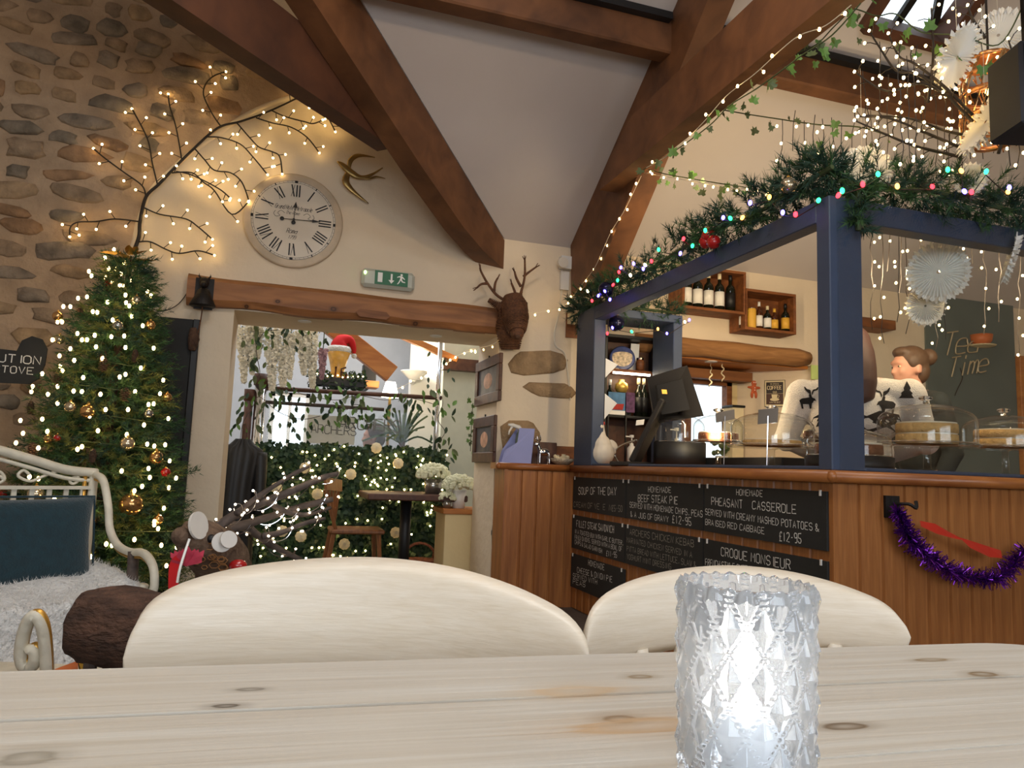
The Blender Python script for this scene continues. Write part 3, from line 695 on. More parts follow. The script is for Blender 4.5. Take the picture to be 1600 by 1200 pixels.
for i, u in enumerate((1073, 1090, 1107, 1124, 1141)):
    x = atY(u, 470, 4.90).x; dark = i == 4
    bottle('wine_bottle', ['leftmost white-labelled wine bottle in the upper crate', 'second white-labelled wine bottle from the left in the upper crate', 'third white-labelled wine bottle from the left in the upper crate', 'fourth white-labelled wine bottle from the left in the upper crate', 'dark unlabelled-looking wine bottle at the right end of the upper crate'][i],
           (x, 4.90, k1[2]+.022), .30, .038, 'bottle_dark', 'black' if dark else 'label_white', 'black' if dark else 'foil_cream', 'wine bottles in the upper crate')
mat('beer_brown', (70, 36, 18), .12, var=.05); mat('label_red', (170, 50, 40), .6)
for i, (u, h, r, kind) in enumerate(((1160, .20, .027, 0), (1174, .165, .037, 1), (1186, .225, .028, 0), (1199, .20, .03, 2), (1210, .185, .03, 3), (1227, .235, .032, 4))):
    x = atY(u, 500, 4.90).x; P_ = (x, 4.90, k2[2]+.022); g = 'beer bottles and can in the lower crate'
    if kind == 1:
        t = thing('drinks_can', 'tall yellow drinks can in the lower crate', 'can', P_, g)
        MB().lathe([(0, 0), (r*.85, 0), (r, .01), (r, h-.015), (r*.85, h), (0, h)], (0, 0, 0), 14).build('can_body', 'label_yellow', t, True, True)
        MB().lathe([(r*.86, h-.004), (r*.86, h+.003), (0, h+.003)], (0, 0, 0), 14).build('can_lid', 'chrome', t, True, True)
    else:
        bottle('beer_bottle', ['slim white-topped beer bottle beside the yellow can, nearest the crate side', '', 'dark white-labelled beer bottle right of the yellow can', 'brown beer bottle with small gold label in the lower crate', 'clear-labelled beer bottle at the right of the lower crate'][kind if i != 2 else 2] if i != 2 else 'beer bottle with white neck and label just right of the can', P_, h, r, 'beer_brown' if kind in (3, 0) else 'bottle_dark', ['label_white', '', 'label_white', 'label_yellow', 'label_yellow'][kind], ['white_plastic', '', 'foil_cream', 'label_yellow', 'black'][kind], g)
# small wooden shelf end beyond the corner post
p = atY(1290, 507, YB)
t = thing('wall_shelf', 'short wooden wall shelf half hidden by the blue corner post', 'shelf', (p.x+.15, YB-.12, p.z))
bx('board', (p.x-.03, YB-.2, p.z-.03), (p.x+.55, YB-.005, p.z+.05), t, 'crate_wood')
MB().prism([(p.x+.02, YB-.005, p.z-.03), (p.x+.02, YB-.15, p.z-.03), (p.x+.02, YB-.005, p.z-.25)], (.03, 0, 0)).build('bracket', 'plaster', t)
# log lintel above the bar window
a, b = atY(1036, 558, YB-.06), atY(1268, 572, YB-.06); mb = MB(); P_ = []; rr = []
for i in range(15):
    s_ = i/14; x = 2.58+(b.x-2.58)*s_; P_.append((x, YB-.02, 1.925+mnoise.noise((x*2, 1, 1))*.012)); rr.append(.075+mnoise.noise((x*3, 5, 2))*.008 if i < 14 else .055)
mb.tube(P_, rr, 12); tag(mb.build('log_lintel', 'log_wood', smooth=True), 'rounded log lintel over the bar window', 'beam')
q = atZ(1111, 565, 1.843)
t = thing('recessed_downlight', 'recessed downlight in the boarded recess over the bar window', 'light', (q.x, q.y, 1.845), 'downlights over the bar window')
MB().lathe([(.035, -.006), (.05, -.006), (.05, 0)], (q.x, q.y, 1.845), 20).build('trim_ring', 'white_plastic', t); MB().lathe([(.034, -.003), (.034, 0)], (q.x, q.y, 1.845), 16).build('bulb', 'downlight_glow', t)
point('downlight', (q.x, q.y, 1.80), 2.5, (1, .8, .5), .03, 2.2, (q.x, q.y, 0))
# coffee sign on the splayed jamb
j0, j1 = Vector((4.28, YB, 0)), Vector((3.80, YR, 0)); jd = (j0-j1).normalized(); jn = Vector((-(jd.y), jd.x, 0)).normalized()
if jn.y > 0: jn = -jn
c = onP(1211, 615, jn, j0); SH, SW = .115, .085
sg = thing('coffee_sign', 'brown tin coffee cup sign on the wall by the bar window', 'sign', (c.x, c.y, c.z-SH))
ez = Vector((0, 0, 1)); mat('tin_brown', (72, 40, 30), .5); mat('tin_dark', (40, 28, 26), .5)
def plate(n, w, h, off, m, dz=0, dx=0, th=.003): return MB().obox(c+jn*off+ez*dz+jd*dx, jd, jn, ez, w, th, h, 0).build(n, m, sg)
plate('rim', SW, SH, .006, 'tin_dark'); plate('border', SW*.95, SH*.96, .009, 'paper_cream'); plate('upper_field', SW*.82, SH*.42, .012, 'tin_dark', SH*.42); plate('lower_field', SW*.82, SH*.40, .012, 'tin_brown', -SH*.42)
o_ = c+jn*.0165
lettering([('COFFEE', -SW*.70, SH*.30, SH*.26)], o_, jd, ez, jn, 'lettering', 'paper_cream', sg, .17, 0, .5, .17, fit=SW*.72)
lettering([('WITH THE BEST', -SW*.5, -SH*.72, SH*.10)], o_, jd, ez, jn, 'small_lettering', 'paper_cream', sg, .15, 0, .5, .2, fit=SW*.55)
lettering([('THE ORIGINAL', -SW*.45, SH*.66, SH*.09)], o_, jd, ez, jn, 'small_lettering', 'paper_cream', sg, .15, 0, .5, .2, fit=SW*.5)
mb = MB(); mb.prism([o_+jd*(math.cos(t_)*SW*.45)+ez*(-SH*.45+math.sin(t_)*SH*.12) for t_ in [i*2*PI/18 for i in range(18)]], jn*.001); mb.build('saucer_print', 'paper_cream', sg)
mb = MB(); mb.prism([o_+jn*.001+jd*(x*SW)+ez*(y*SH) for x, y in ((-.3, -.08), (-.26, -.3), (-.15, -.44), (.12, -.44), (.24, -.3), (.28, -.08))], jn*.001); mb.build('cup_print', 'paper_cream', sg)
MB().tube([o_+jn*.002+jd*(SW*(.3+.13*math.cos(t_)))+ez*(SH*(-.22+.1*math.sin(t_))) for t_ in [i*PI/6-PI/2 for i in range(7)]], .002, 5).build('handle_print', 'paper_cream', sg)
for k in (-.12, .02, .16): MB().tube(spline([o_+jn*.002+jd*(SW*(k+d))+ez*(SH*z) for d, z in ((0, -.02), (.05, .04), (-.04, .1), (.03, .17))], 4), .0018, 4).build('steam_print', 'paper_cream', sg)
# gingerbread man ornament hanging by the window
c = atY(1178, 609, 5.12); mb = MB()
for (dx, dz, rx, rz) in ((0, .052, .026, .026), (0, .005, .026, .036), (-.034, .018, .03, .012), (.034, .018, .03, .012), (-.019, -.042, .013, .032), (.019, -.042, .013, .032)): mb.ball(c+Vector((dx, 0, dz)), (rx, .012, rz), 12, 8)
g = thing('gingerbread_man', 'felt gingerbread man hanging beside the bar window', 'ornament', c); remesh(mb, 'body', 'gingerbread', g, .005, 2)
MB().tube([c+Vector((0, -.003, .075)), (c.x, c.y, 1.75)], .0012, 4).build('thread', 'cable_white', g)
mb = MB(); [mb.ball(c+Vector((dx, -.012, dz)), .004, 6, 4) for dx, dz in ((-.008, .058), (.008, .058), (0, .015), (0, -.004))]; mb.build('icing_dots', 'paper_white', g)
for i, (u, v0, v1) in enumerate(((1111, 570, 604), (1128, 560, 596))):
    a, b = atY(u, v0, 5.2), atY(u+(-1 if i == 0 else 2), v1, 5.2); pts = [a+(b-a)*(k/14)+Vector((math.sin(k*1.3)*.012*(k > 4), math.cos(k*1.3)*.012, 0)) for k in range(15)]
    t = tag(MB().tube([(a.x, a.y, 1.845)]+pts, [.002]*5+[.006]*11, 6).build('hanging_twist', 'paper_cream', smooth=True), ['twisted straw decoration hanging below the bar downlight', 'curled straw decoration hanging right of the bar downlight'][i], 'ornament', 'straw decorations at the bar window')
# cards outside / on sill
c = atY(1275, 582, YB-.02); tag(MB().obox(c, (1, 0, 0), (0, 1, 0), (0, 0, 1), .05, .004, .06).build('note_card', 'note_green'), 'pale green note card on the wall beside the sweater', 'card') if MATS.get('note_green') else None
for i, (u, v0, v1, w, m) in enumerate(((1146, 634, 655, .11, 'paper_cream'), (1128, 640, 660, .14, 'hydrangea'))):
    a = atY(u, v0, 5.40); b = atY(u, v1, 5.40); t = thing('sill_tub' if i == 0 else 'sill_plant', ['cream lidded tub on the bar window sill', 'pale plant on the bar window sill'][i], 'tub' if i == 0 else 'plant', (a.x, 5.40, 1.01))
    if i == 0: bx('tub_body', (a.x-w/2, 5.33, 1.01), (a.x+w/2, 5.47, a.z-.02), t, m); bx('tub_lid', (a.x-w/2-.01, 5.32, a.z-.02), (a.x+w/2+.01, 5.48, a.z), t, 'black')
    else:
        MB().lathe([(0, 0), (.04, 0), (.055, .09), (0, .09)], (a.x, 5.40, 1.01), 14).build('pot', 'white_plastic', t); mb = MB()
        for _ in range(26): mb.ball(Vector((a.x, 5.40, 1.17))+rvec(.07), .025, 6, 4)
        mb.build('leaves', 'leaf_olive', t)

# ---- black shelf unit behind the canopy portal
yF, yK = 4.84, 5.03; x0, x1 = atY(944, 600, yF).x, atY(1036, 600, yF).x; zt, zs = atY(990, 530, yF).z, atY(990, 578, yF).z
t = thing('back_shelf_unit', 'black open shelf unit with lit lower shelf behind the till', 'shelf', ((x0+x1)/2, (yF+yK)/2, CT))
bx('side_panel', (x0, yF, CT), (x0+.025, yK, zt), t, 'black'); bx('side_panel', (x1-.025, yF, CT), (x1, yK, zt), t, 'black'); bx('top_panel', (x0, yF, zt), (x1, yK, zt+.025), t, 'black')
bx('shelf_board', (x0+.025, yF, zs-.02), (x1-.025, yK, zs), t, 'crate_wood'); zl = atY(990, 650, yF).z; bx('shelf_board', (x0+.025, yF, zl-.02), (x1-.025, yK, zl), t, 'black'); bx('back_panel', (x0, yK-.008, CT), (x1, yK, zt), t, 'dark_walnut')
bx('lamp_strip', (x0+.08, yF+.01, zs-.034), (x1-.1, yF+.03, zs-.021), t, 'downlight_glow', 0)
point('shelf_lamp', ((x0+x1)/2, yF+.03, zs-.06), .8, (1, .75, .4), .04)
c = atY(972, 556, yF+.06); c.z = zs+.085; d_ = Vector((-.35, -1, .18)).normalized(); pl = thing('painted_plate', 'round blue painted plate on the black shelf unit', 'plate', (c.x, c.y, zs))
mat('plate_blue', (70, 80, 128), .35, var=.4, scale=22); mat('plate_scene', (212, 190, 160), .5, var=.5, scale=60)
MB().lathe([(0, 0), (.085, 0), (.095, .012), (.085, .016), (0, .01)], c, 28, d_).build('rim', 'plate_blue', pl, True); a_, b_ = frame_of(d_)
mb = MB(); mb.prism([c+d_*.014+a_*(math.cos(k*PI/10)*.075)+b_*(.02+.03*math.sin(k*PI/10) if math.sin(k*PI/10) > 0 else .065*math.sin(k*PI/10)) for k in range(20)], d_*.003); mb.build('painted_scene', 'plate_scene', pl)
bx('plate_stand', (c.x-.06, c.y-.02, zs), (c.x+.06, c.y+.03, zs+.012), pl, 'ivory')
c = atY(991, 557, yF+.13); tag(MB().obox((c.x, c.y, zs+.11), (1, 0, 0), (0, 1, .1), (0, -.1, 1), .035, .004, .108).build('white_card', 'paper_white'), 'white card standing behind the blue painted plate', 'card')
c = atY(1000, 570, yF+.05); t = thing('small_jar', 'dark lidded jar beside the painted plate', 'jar', (c.x, c.y, zs)); MB().lathe([(0, 0), (.03, 0), (.032, .06), (.025, .085), (0, .085)], (c.x, c.y, zs), 14).build('jar_body', 'crate_wood', t, True); MB().lathe([(.027, .085), (.027, .10), (0, .10)], (c.x, c.y, zs), 14).build('lid', 'chrome', t)
mat('gold_lit', (230, 190, 96), .3, .5, var=.1)
c = atY(971, 604, yF+.06); t = thing('gold_jar', 'round golden glass jar on the lit lower shelf', 'jar', (c.x, c.y, zl)); hz_ = c.z-zl
bx('riser', (c.x-.07, c.y-.03, zl), (c.x+.07, c.y+.09, c.z-.045), t, 'black'); MB().lathe([(0, -.045), (.035, -.045), (.05, -.01), (.045, .02), (.022, .035), (.024, .05), (0, .05)], c, 18).build('jar_body', 'gold_lit', t, True)
for i, u in enumerate((997, 1005)):
    p = atY(u, 650, yF+.07); bottle('wine_bottle', ['left of two dark wine bottles with cream foil on the lit shelf', 'right of two dark wine bottles with cream foil on the lit shelf'][i], (p.x, p.y, zl), .29, .034, 'bottle_dark', 'black', 'foil_cream', 'bottles on the lit shelf')
p = atY(953, 610, yF+.05); bottle('wine_bottle', 'pale-capped bottle at the far left of the lit shelf', (p.x, p.y, zl), .26, .03, 'bottle_dark', 'label_white', 'white_plastic', 'bottles on the lit shelf')
mat('card_blue', (86, 130, 170), .7, var=.2, scale=25); mat('card_red', (176, 50, 40), .7, var=.3, scale=25); mat('card_purple', (96, 60, 96), .7, var=.5, scale=40)
for i, (u0, u1, v0, v1) in enumerate(((950, 977, 614, 647), (978, 992, 614, 644))):
    a, b = atY(u0, v1, yF-.02), atY(u1, v0, yF-.02); t = thing('greeting_card', ['christmas card with red sleigh on blue standing on the bar', 'purple patterned card right of the sleigh card'][i], 'card', ((a.x+b.x)/2, yF-.02, a.z), 'cards on the black shelf unit')
    bx('sheet', (a.x, yF-.022, a.z), (b.x, yF-.016, b.z), t, 'card_purple' if i else 'card_blue', 0); MB().box((a.x, yF-.016, CT), (a.x+.01, yF-.006, a.z+.02)).build('prop', 'black', t)
    if i == 0:
        z_ = (a.z+b.z)/2; mb = MB(); mb.prism([(a.x+.02, yF-.023, z_-.045), (b.x-.02, yF-.023, z_-.045), (b.x-.01, yF-.023, z_), (a.x+.05, yF-.023, z_-.005), (a.x+.015, yF-.023, z_+.01)], (0, -.001, 0)); mb.build('sleigh_print', 'card_red', t)
        MB().box((a.x, yF-.0235, a.z), (b.x, yF-.0222, a.z+.03)).build('snow_print', 'paper_white', t)
# papers clipped to the far post
for i, (u, v0, v1) in enumerate(((946, 560, 590), (945, 615, 655))):
    a, b = atX(u, v0, CX+.09), atX(u, v1, CX+.09); mb = MB(); mb.prism([(CX+.088, 4.50, a.z), (CX+.15, 4.44, (a.z+b.z)/2+.02), (CX+.088, 4.50, b.z)], (.003, .004, 0)); tag(mb.build('paper_sheet', 'paper_white'), ['upper white paper corner clipped inside the blue far post', 'lower white paper corner clipped inside the blue far post'][i], 'paper', 'papers on the far post')

# ---- till seen from behind
T = lambda u, v, d=4.0: atD(u, v, d*1.125)
till = thing('till_monitor', 'black till monitor seen from behind on the bar', 'till', (T(1040, 690).x, T(1040, 690).y, CT))
bk = Vector((.25, .95, .1)).normalized()*.03
mb = MB(); mb.prism([T(1012, 590, 4.05), T(1074, 571, 3.95), T(1100, 650, 3.85), T(1024, 662, 4.0)], bk); mb.fix().build('screen_housing', 'black_plastic', till)
mb = MB(); mb.prism([T(1026, 602, 3.97), T(1066, 592, 3.9), T(1078, 640, 3.84), T(1034, 648, 3.92)], bk*1.2); mb.fix().build('rear_cover', 'black', till)
p0, p1 = T(1040, 625, 3.95), T(992, 690, 4.0); p1.z = CT+.03; mb = MB(); mb.bar(p0, p1, .16, .035, None, .008); mb.build('stand_arm', 'black_plastic', till)
mb = MB(); mb.obox((p1.x+.02, p1.y+.02, CT+.015), (1, .2, 0), (-.2, 1, 0), (0, 0, 1), .13, .10, .015, .008); mb.build('base', 'black_plastic', till)
p = T(1038, 612, 3.90); MB().obox(p, (1, -.3, 0), (.3, 1, .1), (-.2, 0, 1), .015, .003, .013).build('yellow_sticker', 'label_yellow', till)
p = T(1000, 660, 3.90); MB().obox(p, (1, -.3, .15), (.3, 1, .5), (-.1, -.5, 1), .024, .002, .016).build('white_sticker', 'label_white', till)
a = atX(956, 720, 2.3); mb = MB(); mb.tube(spline([atX(u, v, 2.2) for u, v in ((995, 688), (980, 692), (966, 700), (961, 712), (966, 722))], 5), .008, 6); tag(mb.build('grey_cable', 'silver_ball', smooth=True), 'thick grey cable looping behind the ceramic hen', 'cable')
def pump(label, c, h, r, body):
    t = thing('pump_bottle', label, 'bottle', c); MB().lathe([(0, 0), (r, 0), (r, h*.6), (r*.45, h*.68), (r*.45, h*.74), (0, h*.74)], c, 16).build('body', body, t, True)
    MB().lathe([(r*.16, h*.74), (r*.16, h*.92), (r*.5, h*.92), (r*.5, h), (0, h)], c, 10).build('pump_head', 'white_plastic', t); cc = Vector(c); MB().bar(cc+Vector((0, 0, h*.95)), cc+Vector((-r*1.5, 0, h*.95)), .008, .008).build('nozzle', 'white_plastic', t)
p = atX(987, 690, 2.42); pump('white pump soap bottle between the hen and the till', (p.x, p.y, CT), .23, .032, 'white_plastic')
p = atX(1057, 690, 2.45); pump('cream pump bottle behind the leftmost cake dome', (p.x, p.y, CT), .26, .03, 'ivory')
for i, (u0, u1, v0, v1) in enumerate(((1034, 1050, 664, 688),)):
    c = atX(1042, 690, 2.4); tag(bx('white_box', (c.x-.05, c.y-.04, CT), (c.x+.05, c.y+.04, CT+.14), None, 'label_white'), 'small white carton behind the leftmost cake dome', 'box')
# dark drinks trays along the inner edge of the bar
tag(bx('black_tray_box', (2.45, 3.15, CT), (2.62, 4.05, CT+.07), None, 'black'), 'long black display box under the cake stands', 'box')

# ---- ceramic hen
p = atX(940, 716, 2.09); hen = thing('ceramic_hen', 'white ceramic hen with red comb at the end of the bar', 'ornament', (p.x, p.y, CT)); V = lambda x, y, z: Vector((p.x+x, p.y+y, CT+z)); mb = MB()
mb.ball(V(.0, 0, .085), (.085, .085, .085), 16, 12); mb.ball(V(-.005, 0, .13), (.07, .07, .08), 14, 10); mb.tube([V(-.01, 0, .15), V(-.012, 0, .21), V(-.015, 0, .255)], [.055, .036, .028], 12); mb.ball(V(-.018, -.004, .262), (.03, .032, .03), 12, 8)
mb.ball(V(.075, .02, .13), (.05, .03, .055), 12, 8, (1, 0, .9)); mb.tube([V(-.035, -.012, .262), V(-.06, -.02, .254)], [.012, .002], 8)
remesh(mb, 'body', 'ivory', hen, .006, 4); mb = MB()
for k in range(4): mb.ball(V(-.03+k*.013, -.004, .292-abs(k-1.3)*.004), (.009, .006, .013), 8, 6)
mb.build('comb', 'red_gloss', hen, True); mb = MB(); mb.tube([V(-.042, -.018, .256), V(-.066, -.028, .248)], [.008, .001], 8); mb.build('beak', 'gold_ball', hen); mb = MB(); mb.ball(V(-.035, -.03, .268), .004, 6, 4); mb.build('eye', 'ink', hen)

# ---- things on the ledge below the bare stones
LY = CYF+.08
a, b = atY(781, 724, LY), atY(826, 670, LY); t = thing('magazine_file', 'lilac blue card magazine file on the ledge by the doorway', 'file', ((a.x+b.x)/2, LY, CT))
xa, xb, zb = a.x, b.x, b.z
mb = MB(); mb.prism([(xa, LY-.03, CT), (xb, LY-.05, CT), (xb+.02, LY-.05, zb), (xa+.12, LY-.04, zb), (xa+.11, LY-.035, zb-.10), (xa+.02, LY-.03, zb-.16)], (.01, .004, 0)); mb.fix().build('front_panel', 'felt_blue', t)
mb = MB(); mb.prism([(xa+.01, LY+.07, CT), (xb+.01, LY+.06, CT), (xb+.03, LY+.06, zb), (xa+.13, LY+.06, zb), (xa+.03, LY+.07, zb-.16)], (.01, .004, 0)); mb.fix().build('rear_panel', 'felt_blue', t)
mb = MB(); mb.prism([(xb, LY-.05, CT), (xb+.012, LY+.06, CT), (xb+.032, LY+.06, zb), (xb+.02, LY-.05, zb)], (.004, 0, 0)); mb.fix().build('side_panel', 'felt_blue', t)
p = atY(813, 664, LY+.03); sb = thing('spray_bottle', 'green spray bottle with white trigger inside the lilac file', 'bottle', (p.x, LY+.03, CT))
mat('spray_green', (120, 140, 130), .3, var=.05, trans=.4); MB().lathe([(0, 0), (.035, 0), (.038, .16), (.03, .21), (.014, .235), (0, .235)], (p.x, LY+.012, CT), 16).build('bottle_body', 'spray_green', sb, True)
h = Vector((p.x-.015, LY+.012, CT+.25)); mb = MB(); mb.tube([(p.x, LY+.012, CT+.23), h, h+Vector((-.05, -.01, .012)), h+Vector((-.085, -.02, .014))], [.014, .016, .014, .008], 8); mb.tube([h+Vector((-.05, -.01, .008)), h+Vector((-.075, -.018, -.03)), h+Vector((-.08, -.018, -.055))], [.008, .007, .005], 6); mb.build('trigger_head', 'white_plastic', sb, True)
p = atY(846, 724, LY-.02); rd = thing('silver_reindeer', 'small polished silver reindeer figure on the ledge', 'figurine', (p.x, p.y, CT)); V = lambda x, y, z: Vector((p.x+x, p.y+y, CT+z)); mb = MB()
mb.ball(V(.015, 0, .085), (.045, .022, .026), 12, 8); mb.tube([V(-.015, 0, .095), V(-.03, -.005, .13)], [.018, .013], 8); mb.ball(V(-.04, -.006, .138), (.024, .013, .014), 10, 6, (1, 0, .3))
for dx in (-.018, .048):
    for dy in (-.014, .014): mb.tube([V(dx, dy, .08), V(dx*1.1, dy*1.2, .0)], [.009, .006], 6)
remesh(mb, 'body', 'chrome', rd, .004, 2); mb = MB()
for s in (-1, 1): mb.tube(spline([V(-.03, s*.008, .145), V(-.022, s*.03, .17), V(-.03, s*.034, .2)], 3), .0035, 5); mb.tube([V(-.024, s*.028, .168), V(-.045, s*.036, .185)], .003, 5)
mb.build('antlers', 'chrome', rd, True)
a, b = atY(829, 724, LY+.09), atY(869, 692, LY+.09); tag(bx('dark_wooden_box', (a.x, LY+.07, CT), (b.x, YB-.015, b.z), None, 'dark_walnut'), 'dark wooden box behind the silver reindeer', 'box')
a, b = atY(870, 724, LY+.1), atY(894, 698, LY+.1); tag(bx('mahogany_block', (b.x-.17, LY+.09, CT), (b.x+.03, YB-.015, b.z), None, 'crate_wood'), 'reddish wooden box right of the dark box on the ledge', 'box')
p = atY(878, 724, LY-.015); bw = thing('nut_bowl', 'shallow speckled bowl at the end of the ledge', 'bowl', (p.x, p.y, CT)); mat('speckle', (176, 160, 136), .8, var=.5, scale=90)
MB().lathe([(0, 0), (.04, 0), (.075, .02), (.095, .045), (.09, .045), (.07, .024), (0, .012)], (p.x, p.y, CT), 24).build('bowl_body', 'speckle', bw, True); mb = MB()
for _ in range(14): q = Vector((p.x, p.y, CT+.04))+Vector((rnd(-.06, .06), rnd(-.06, .06), rnd(0, .02))); mb.ball(q, .014, 6, 4)
mb.tube([(p.x+.01, p.y, CT+.04), (p.x+.012, p.y, CT+.075)], [.012, .016], 8); mb.build('nuts', 'paper_cream', bw); bw.children[-1]['kind'] = 'stuff'

# ---- cake stands with glass domes
def dome(label, u, v, d, r, hd, kind='cake_sponge', stand=True, cake=(.7, .07), tiers=2, knob=True):
    c = atD(u, v, d); zp = max(c.z, CT+.03); t = thing('cake_dome', label, 'cake dome', (c.x, c.y, CT), 'glass cake domes on the bar'); c = Vector((c.x, c.y, zp))
    if stand: MB().lathe([(0, CT-zp), (r*.45, CT-zp), (r*.42, CT-zp+.008), (.016, CT-zp+.03), (.014, -.02), (.03, -.012), (r*1.06, -.01), (r*1.08, 0), (0, 0)], c, 32).build('stand', 'dome_glass', t, True)
    else: MB().lathe([(0, CT-zp), (r*1.05, CT-zp), (r*1.05, 0), (0, 0)], c, 32).build('plate', 'black', t, True)
    w = .003; sh = .68
    out = [(r, .002)]+[(r, hd*.55)]+[(r*math.cos(a), hd*.55+hd*.45*math.sin(a)) for a in [PI/2*k/7 for k in range(1, 7)]]+[(.004, hd)]
    MB().lathe(out+[(0, hd)], c, 36, open_=True).build('dome', 'dome_glass', t, True); d_ = t.children[-1].data
    MB().tube([c+Vector((math.cos(a)*r, math.sin(a)*r, .004)) for a in [2*PI*q/36 for q in range(36)]], .0035, 5, closed=True).build('dome_rim', 'glass_clear', t, True)
    if knob: MB().lathe([(0, hd-.001), (.012, hd), (.011, hd+.012), (.028, hd+.022), (.028, hd+.03), (.012, hd+.036), (0, hd+.036)], c, 16).build('knob', 'glass_clear', t, True)
    if kind:
        cr, ch = r*cake[0], cake[1]; k = thing('cake', label.replace('glass cake dome', 'cake').replace('glass dome', 'cake').split(' over ')[-1] if False else 'cake under the '+label, 'cake', c, 'cakes under the domes'); zz = 0
        for i in range(tiers):
            MB().lathe([(0, zz), (cr, zz), (cr*1.01, zz+ch/tiers*.4), (cr, zz+ch/tiers*.86), (0, zz+ch/tiers*.86)], c, 28).build('sponge_layer', kind, k, True); zz += ch/tiers
            MB().lathe([(0, zz-ch/tiers*.14), (cr*.97, zz-ch/tiers*.14), (cr*.97, zz), (0, zz)], c, 28).build('icing_layer', 'cake_icing', k, True)
    return t
dome('leftmost tall glass dome beside the till', 1062, 692, 4.4, .145, .17, None, False)
dome('glass dome over brown brownies on a stemmed stand', 1122, 690, 4.0, .132, .145, 'cake_brown', True, (.8, .05), 1)
dome('wide glass dome on a stemmed stand carrying a price card', 1206, 697, 3.62, .195, .165, 'cake_sponge', True, (.7, .03), 1)
dome('dark glass dome half hidden by the corner post', 1292, 690, 4.0, .17, .155, 'cake_brown', True, (.7, .06), 1)
dome('low glass dome wrapped in film at the foot of the corner post', 1326, 714, 3.2, .17, .12, 'cake_brown', False, (.8, .06), 1, False)
dome('large glass dome with a golden sponge cake behind the pane', 1448, 694, 3.3, .2, .18, 'cake_sponge', True, (.62, .095), 2)
dome('glass dome with a tiered cake at the right edge', 1570, 699, 3.6, .185, .155, 'cake_sponge', True, (.7, .085), 2)
# price cards
for i, (u, v, d, w, h, rot) in enumerate(((1200, 650, 3.36, .046, .034, .3), (1133, 650, 3.82, .05, .026, .5))):
    c = atD(u, v, d); t = thing('price_card', ['grey slate price card standing before the wide glass dome', 'clear price card leaning on the brownie dome'][i], 'card', (c.x, c.y, CT), 'price cards on the bar')
    mat('slate_card', (150, 140, 128), .6, var=.1); MB().obox(c, (1, -.3, rot*.5), (.3, 1, .3), (-rot*.5, -.3, 1), w, .002, h).build('card_face', 'slate_card', t); MB().tube([c, (c.x, c.y+.01, CT)], .003, 5).build('pin', 'chrome', t)

# ---- dark green painted wall, door, wire sign beyond the glass
xg = atY(1444, 520, YB).x
o = struct(MB().box((xg, YB-.02, 0), (atY(1583, 560, YB).x, YB-.002, EAVE+.3)).build('trim_1', 'chalk_wall'))
xd = atY(1584, 560, YB).x; d = struct(thing('door_1', None, None, (xd+.4, YB-.03, 0))); bx('door_frame', (xd, YB-.06, 0), (xd+.1, YB-.002, 2.14), d, 'pine_orange'); bx('door_leaf', (xd+.1, YB-.05, 0), (min(xd+.85, 7.15), YB-.004, 2.05), d, 'pine_orange')
org = atY(1472, 556, YB-.05); org2 = atY(1480, 590, YB-.05); tt = thing('wire_sign', 'twisted wire sign reading tea time on the dark green wall', 'sign', org)
mat('wire', (206, 188, 156), .5, .5, var=.2)
lettering([('Tea', 0, 0, .20)], org, (1, 0, 0), (0, 0, 1), (0, -1, 0), 'wire_word', 'wire', tt, slant=.35, tube=.006, jit=.02, rise=.18, gap=.1, wide=.62)
lettering([('Time', 0, 0, .17)], org2, (1, 0, 0), (0, 0, 1), (0, -1, 0), 'wire_word', 'wire', tt, slant=.35, tube=.006, jit=.02, rise=.2, gap=.08, wide=.62)
c = atY(1533, 532, YB-.06); mb = MB(); mb.lathe([(0, -.05), (.05, -.05), (.085, -.01), (.095, .05), (.085, .05), (.075, 0), (0, -.03)], c, 20); mat('cup_orange', (206, 112, 60), .5, var=.1); mb.build('cup_ornament', 'cup_orange', tt, True); MB().lathe([(0, -.065), (.11, -.055), (.12, -.045), (0, -.05)], c, 20).build('saucer_ornament', 'paper_cream', tt)
MB().tube(spline([atY(u, v, YB-.03) for u, v in ((1500, 575), (1504, 590), (1496, 608), (1492, 618))], 4), .004, 5).build('cord', 'cable_black', tt)

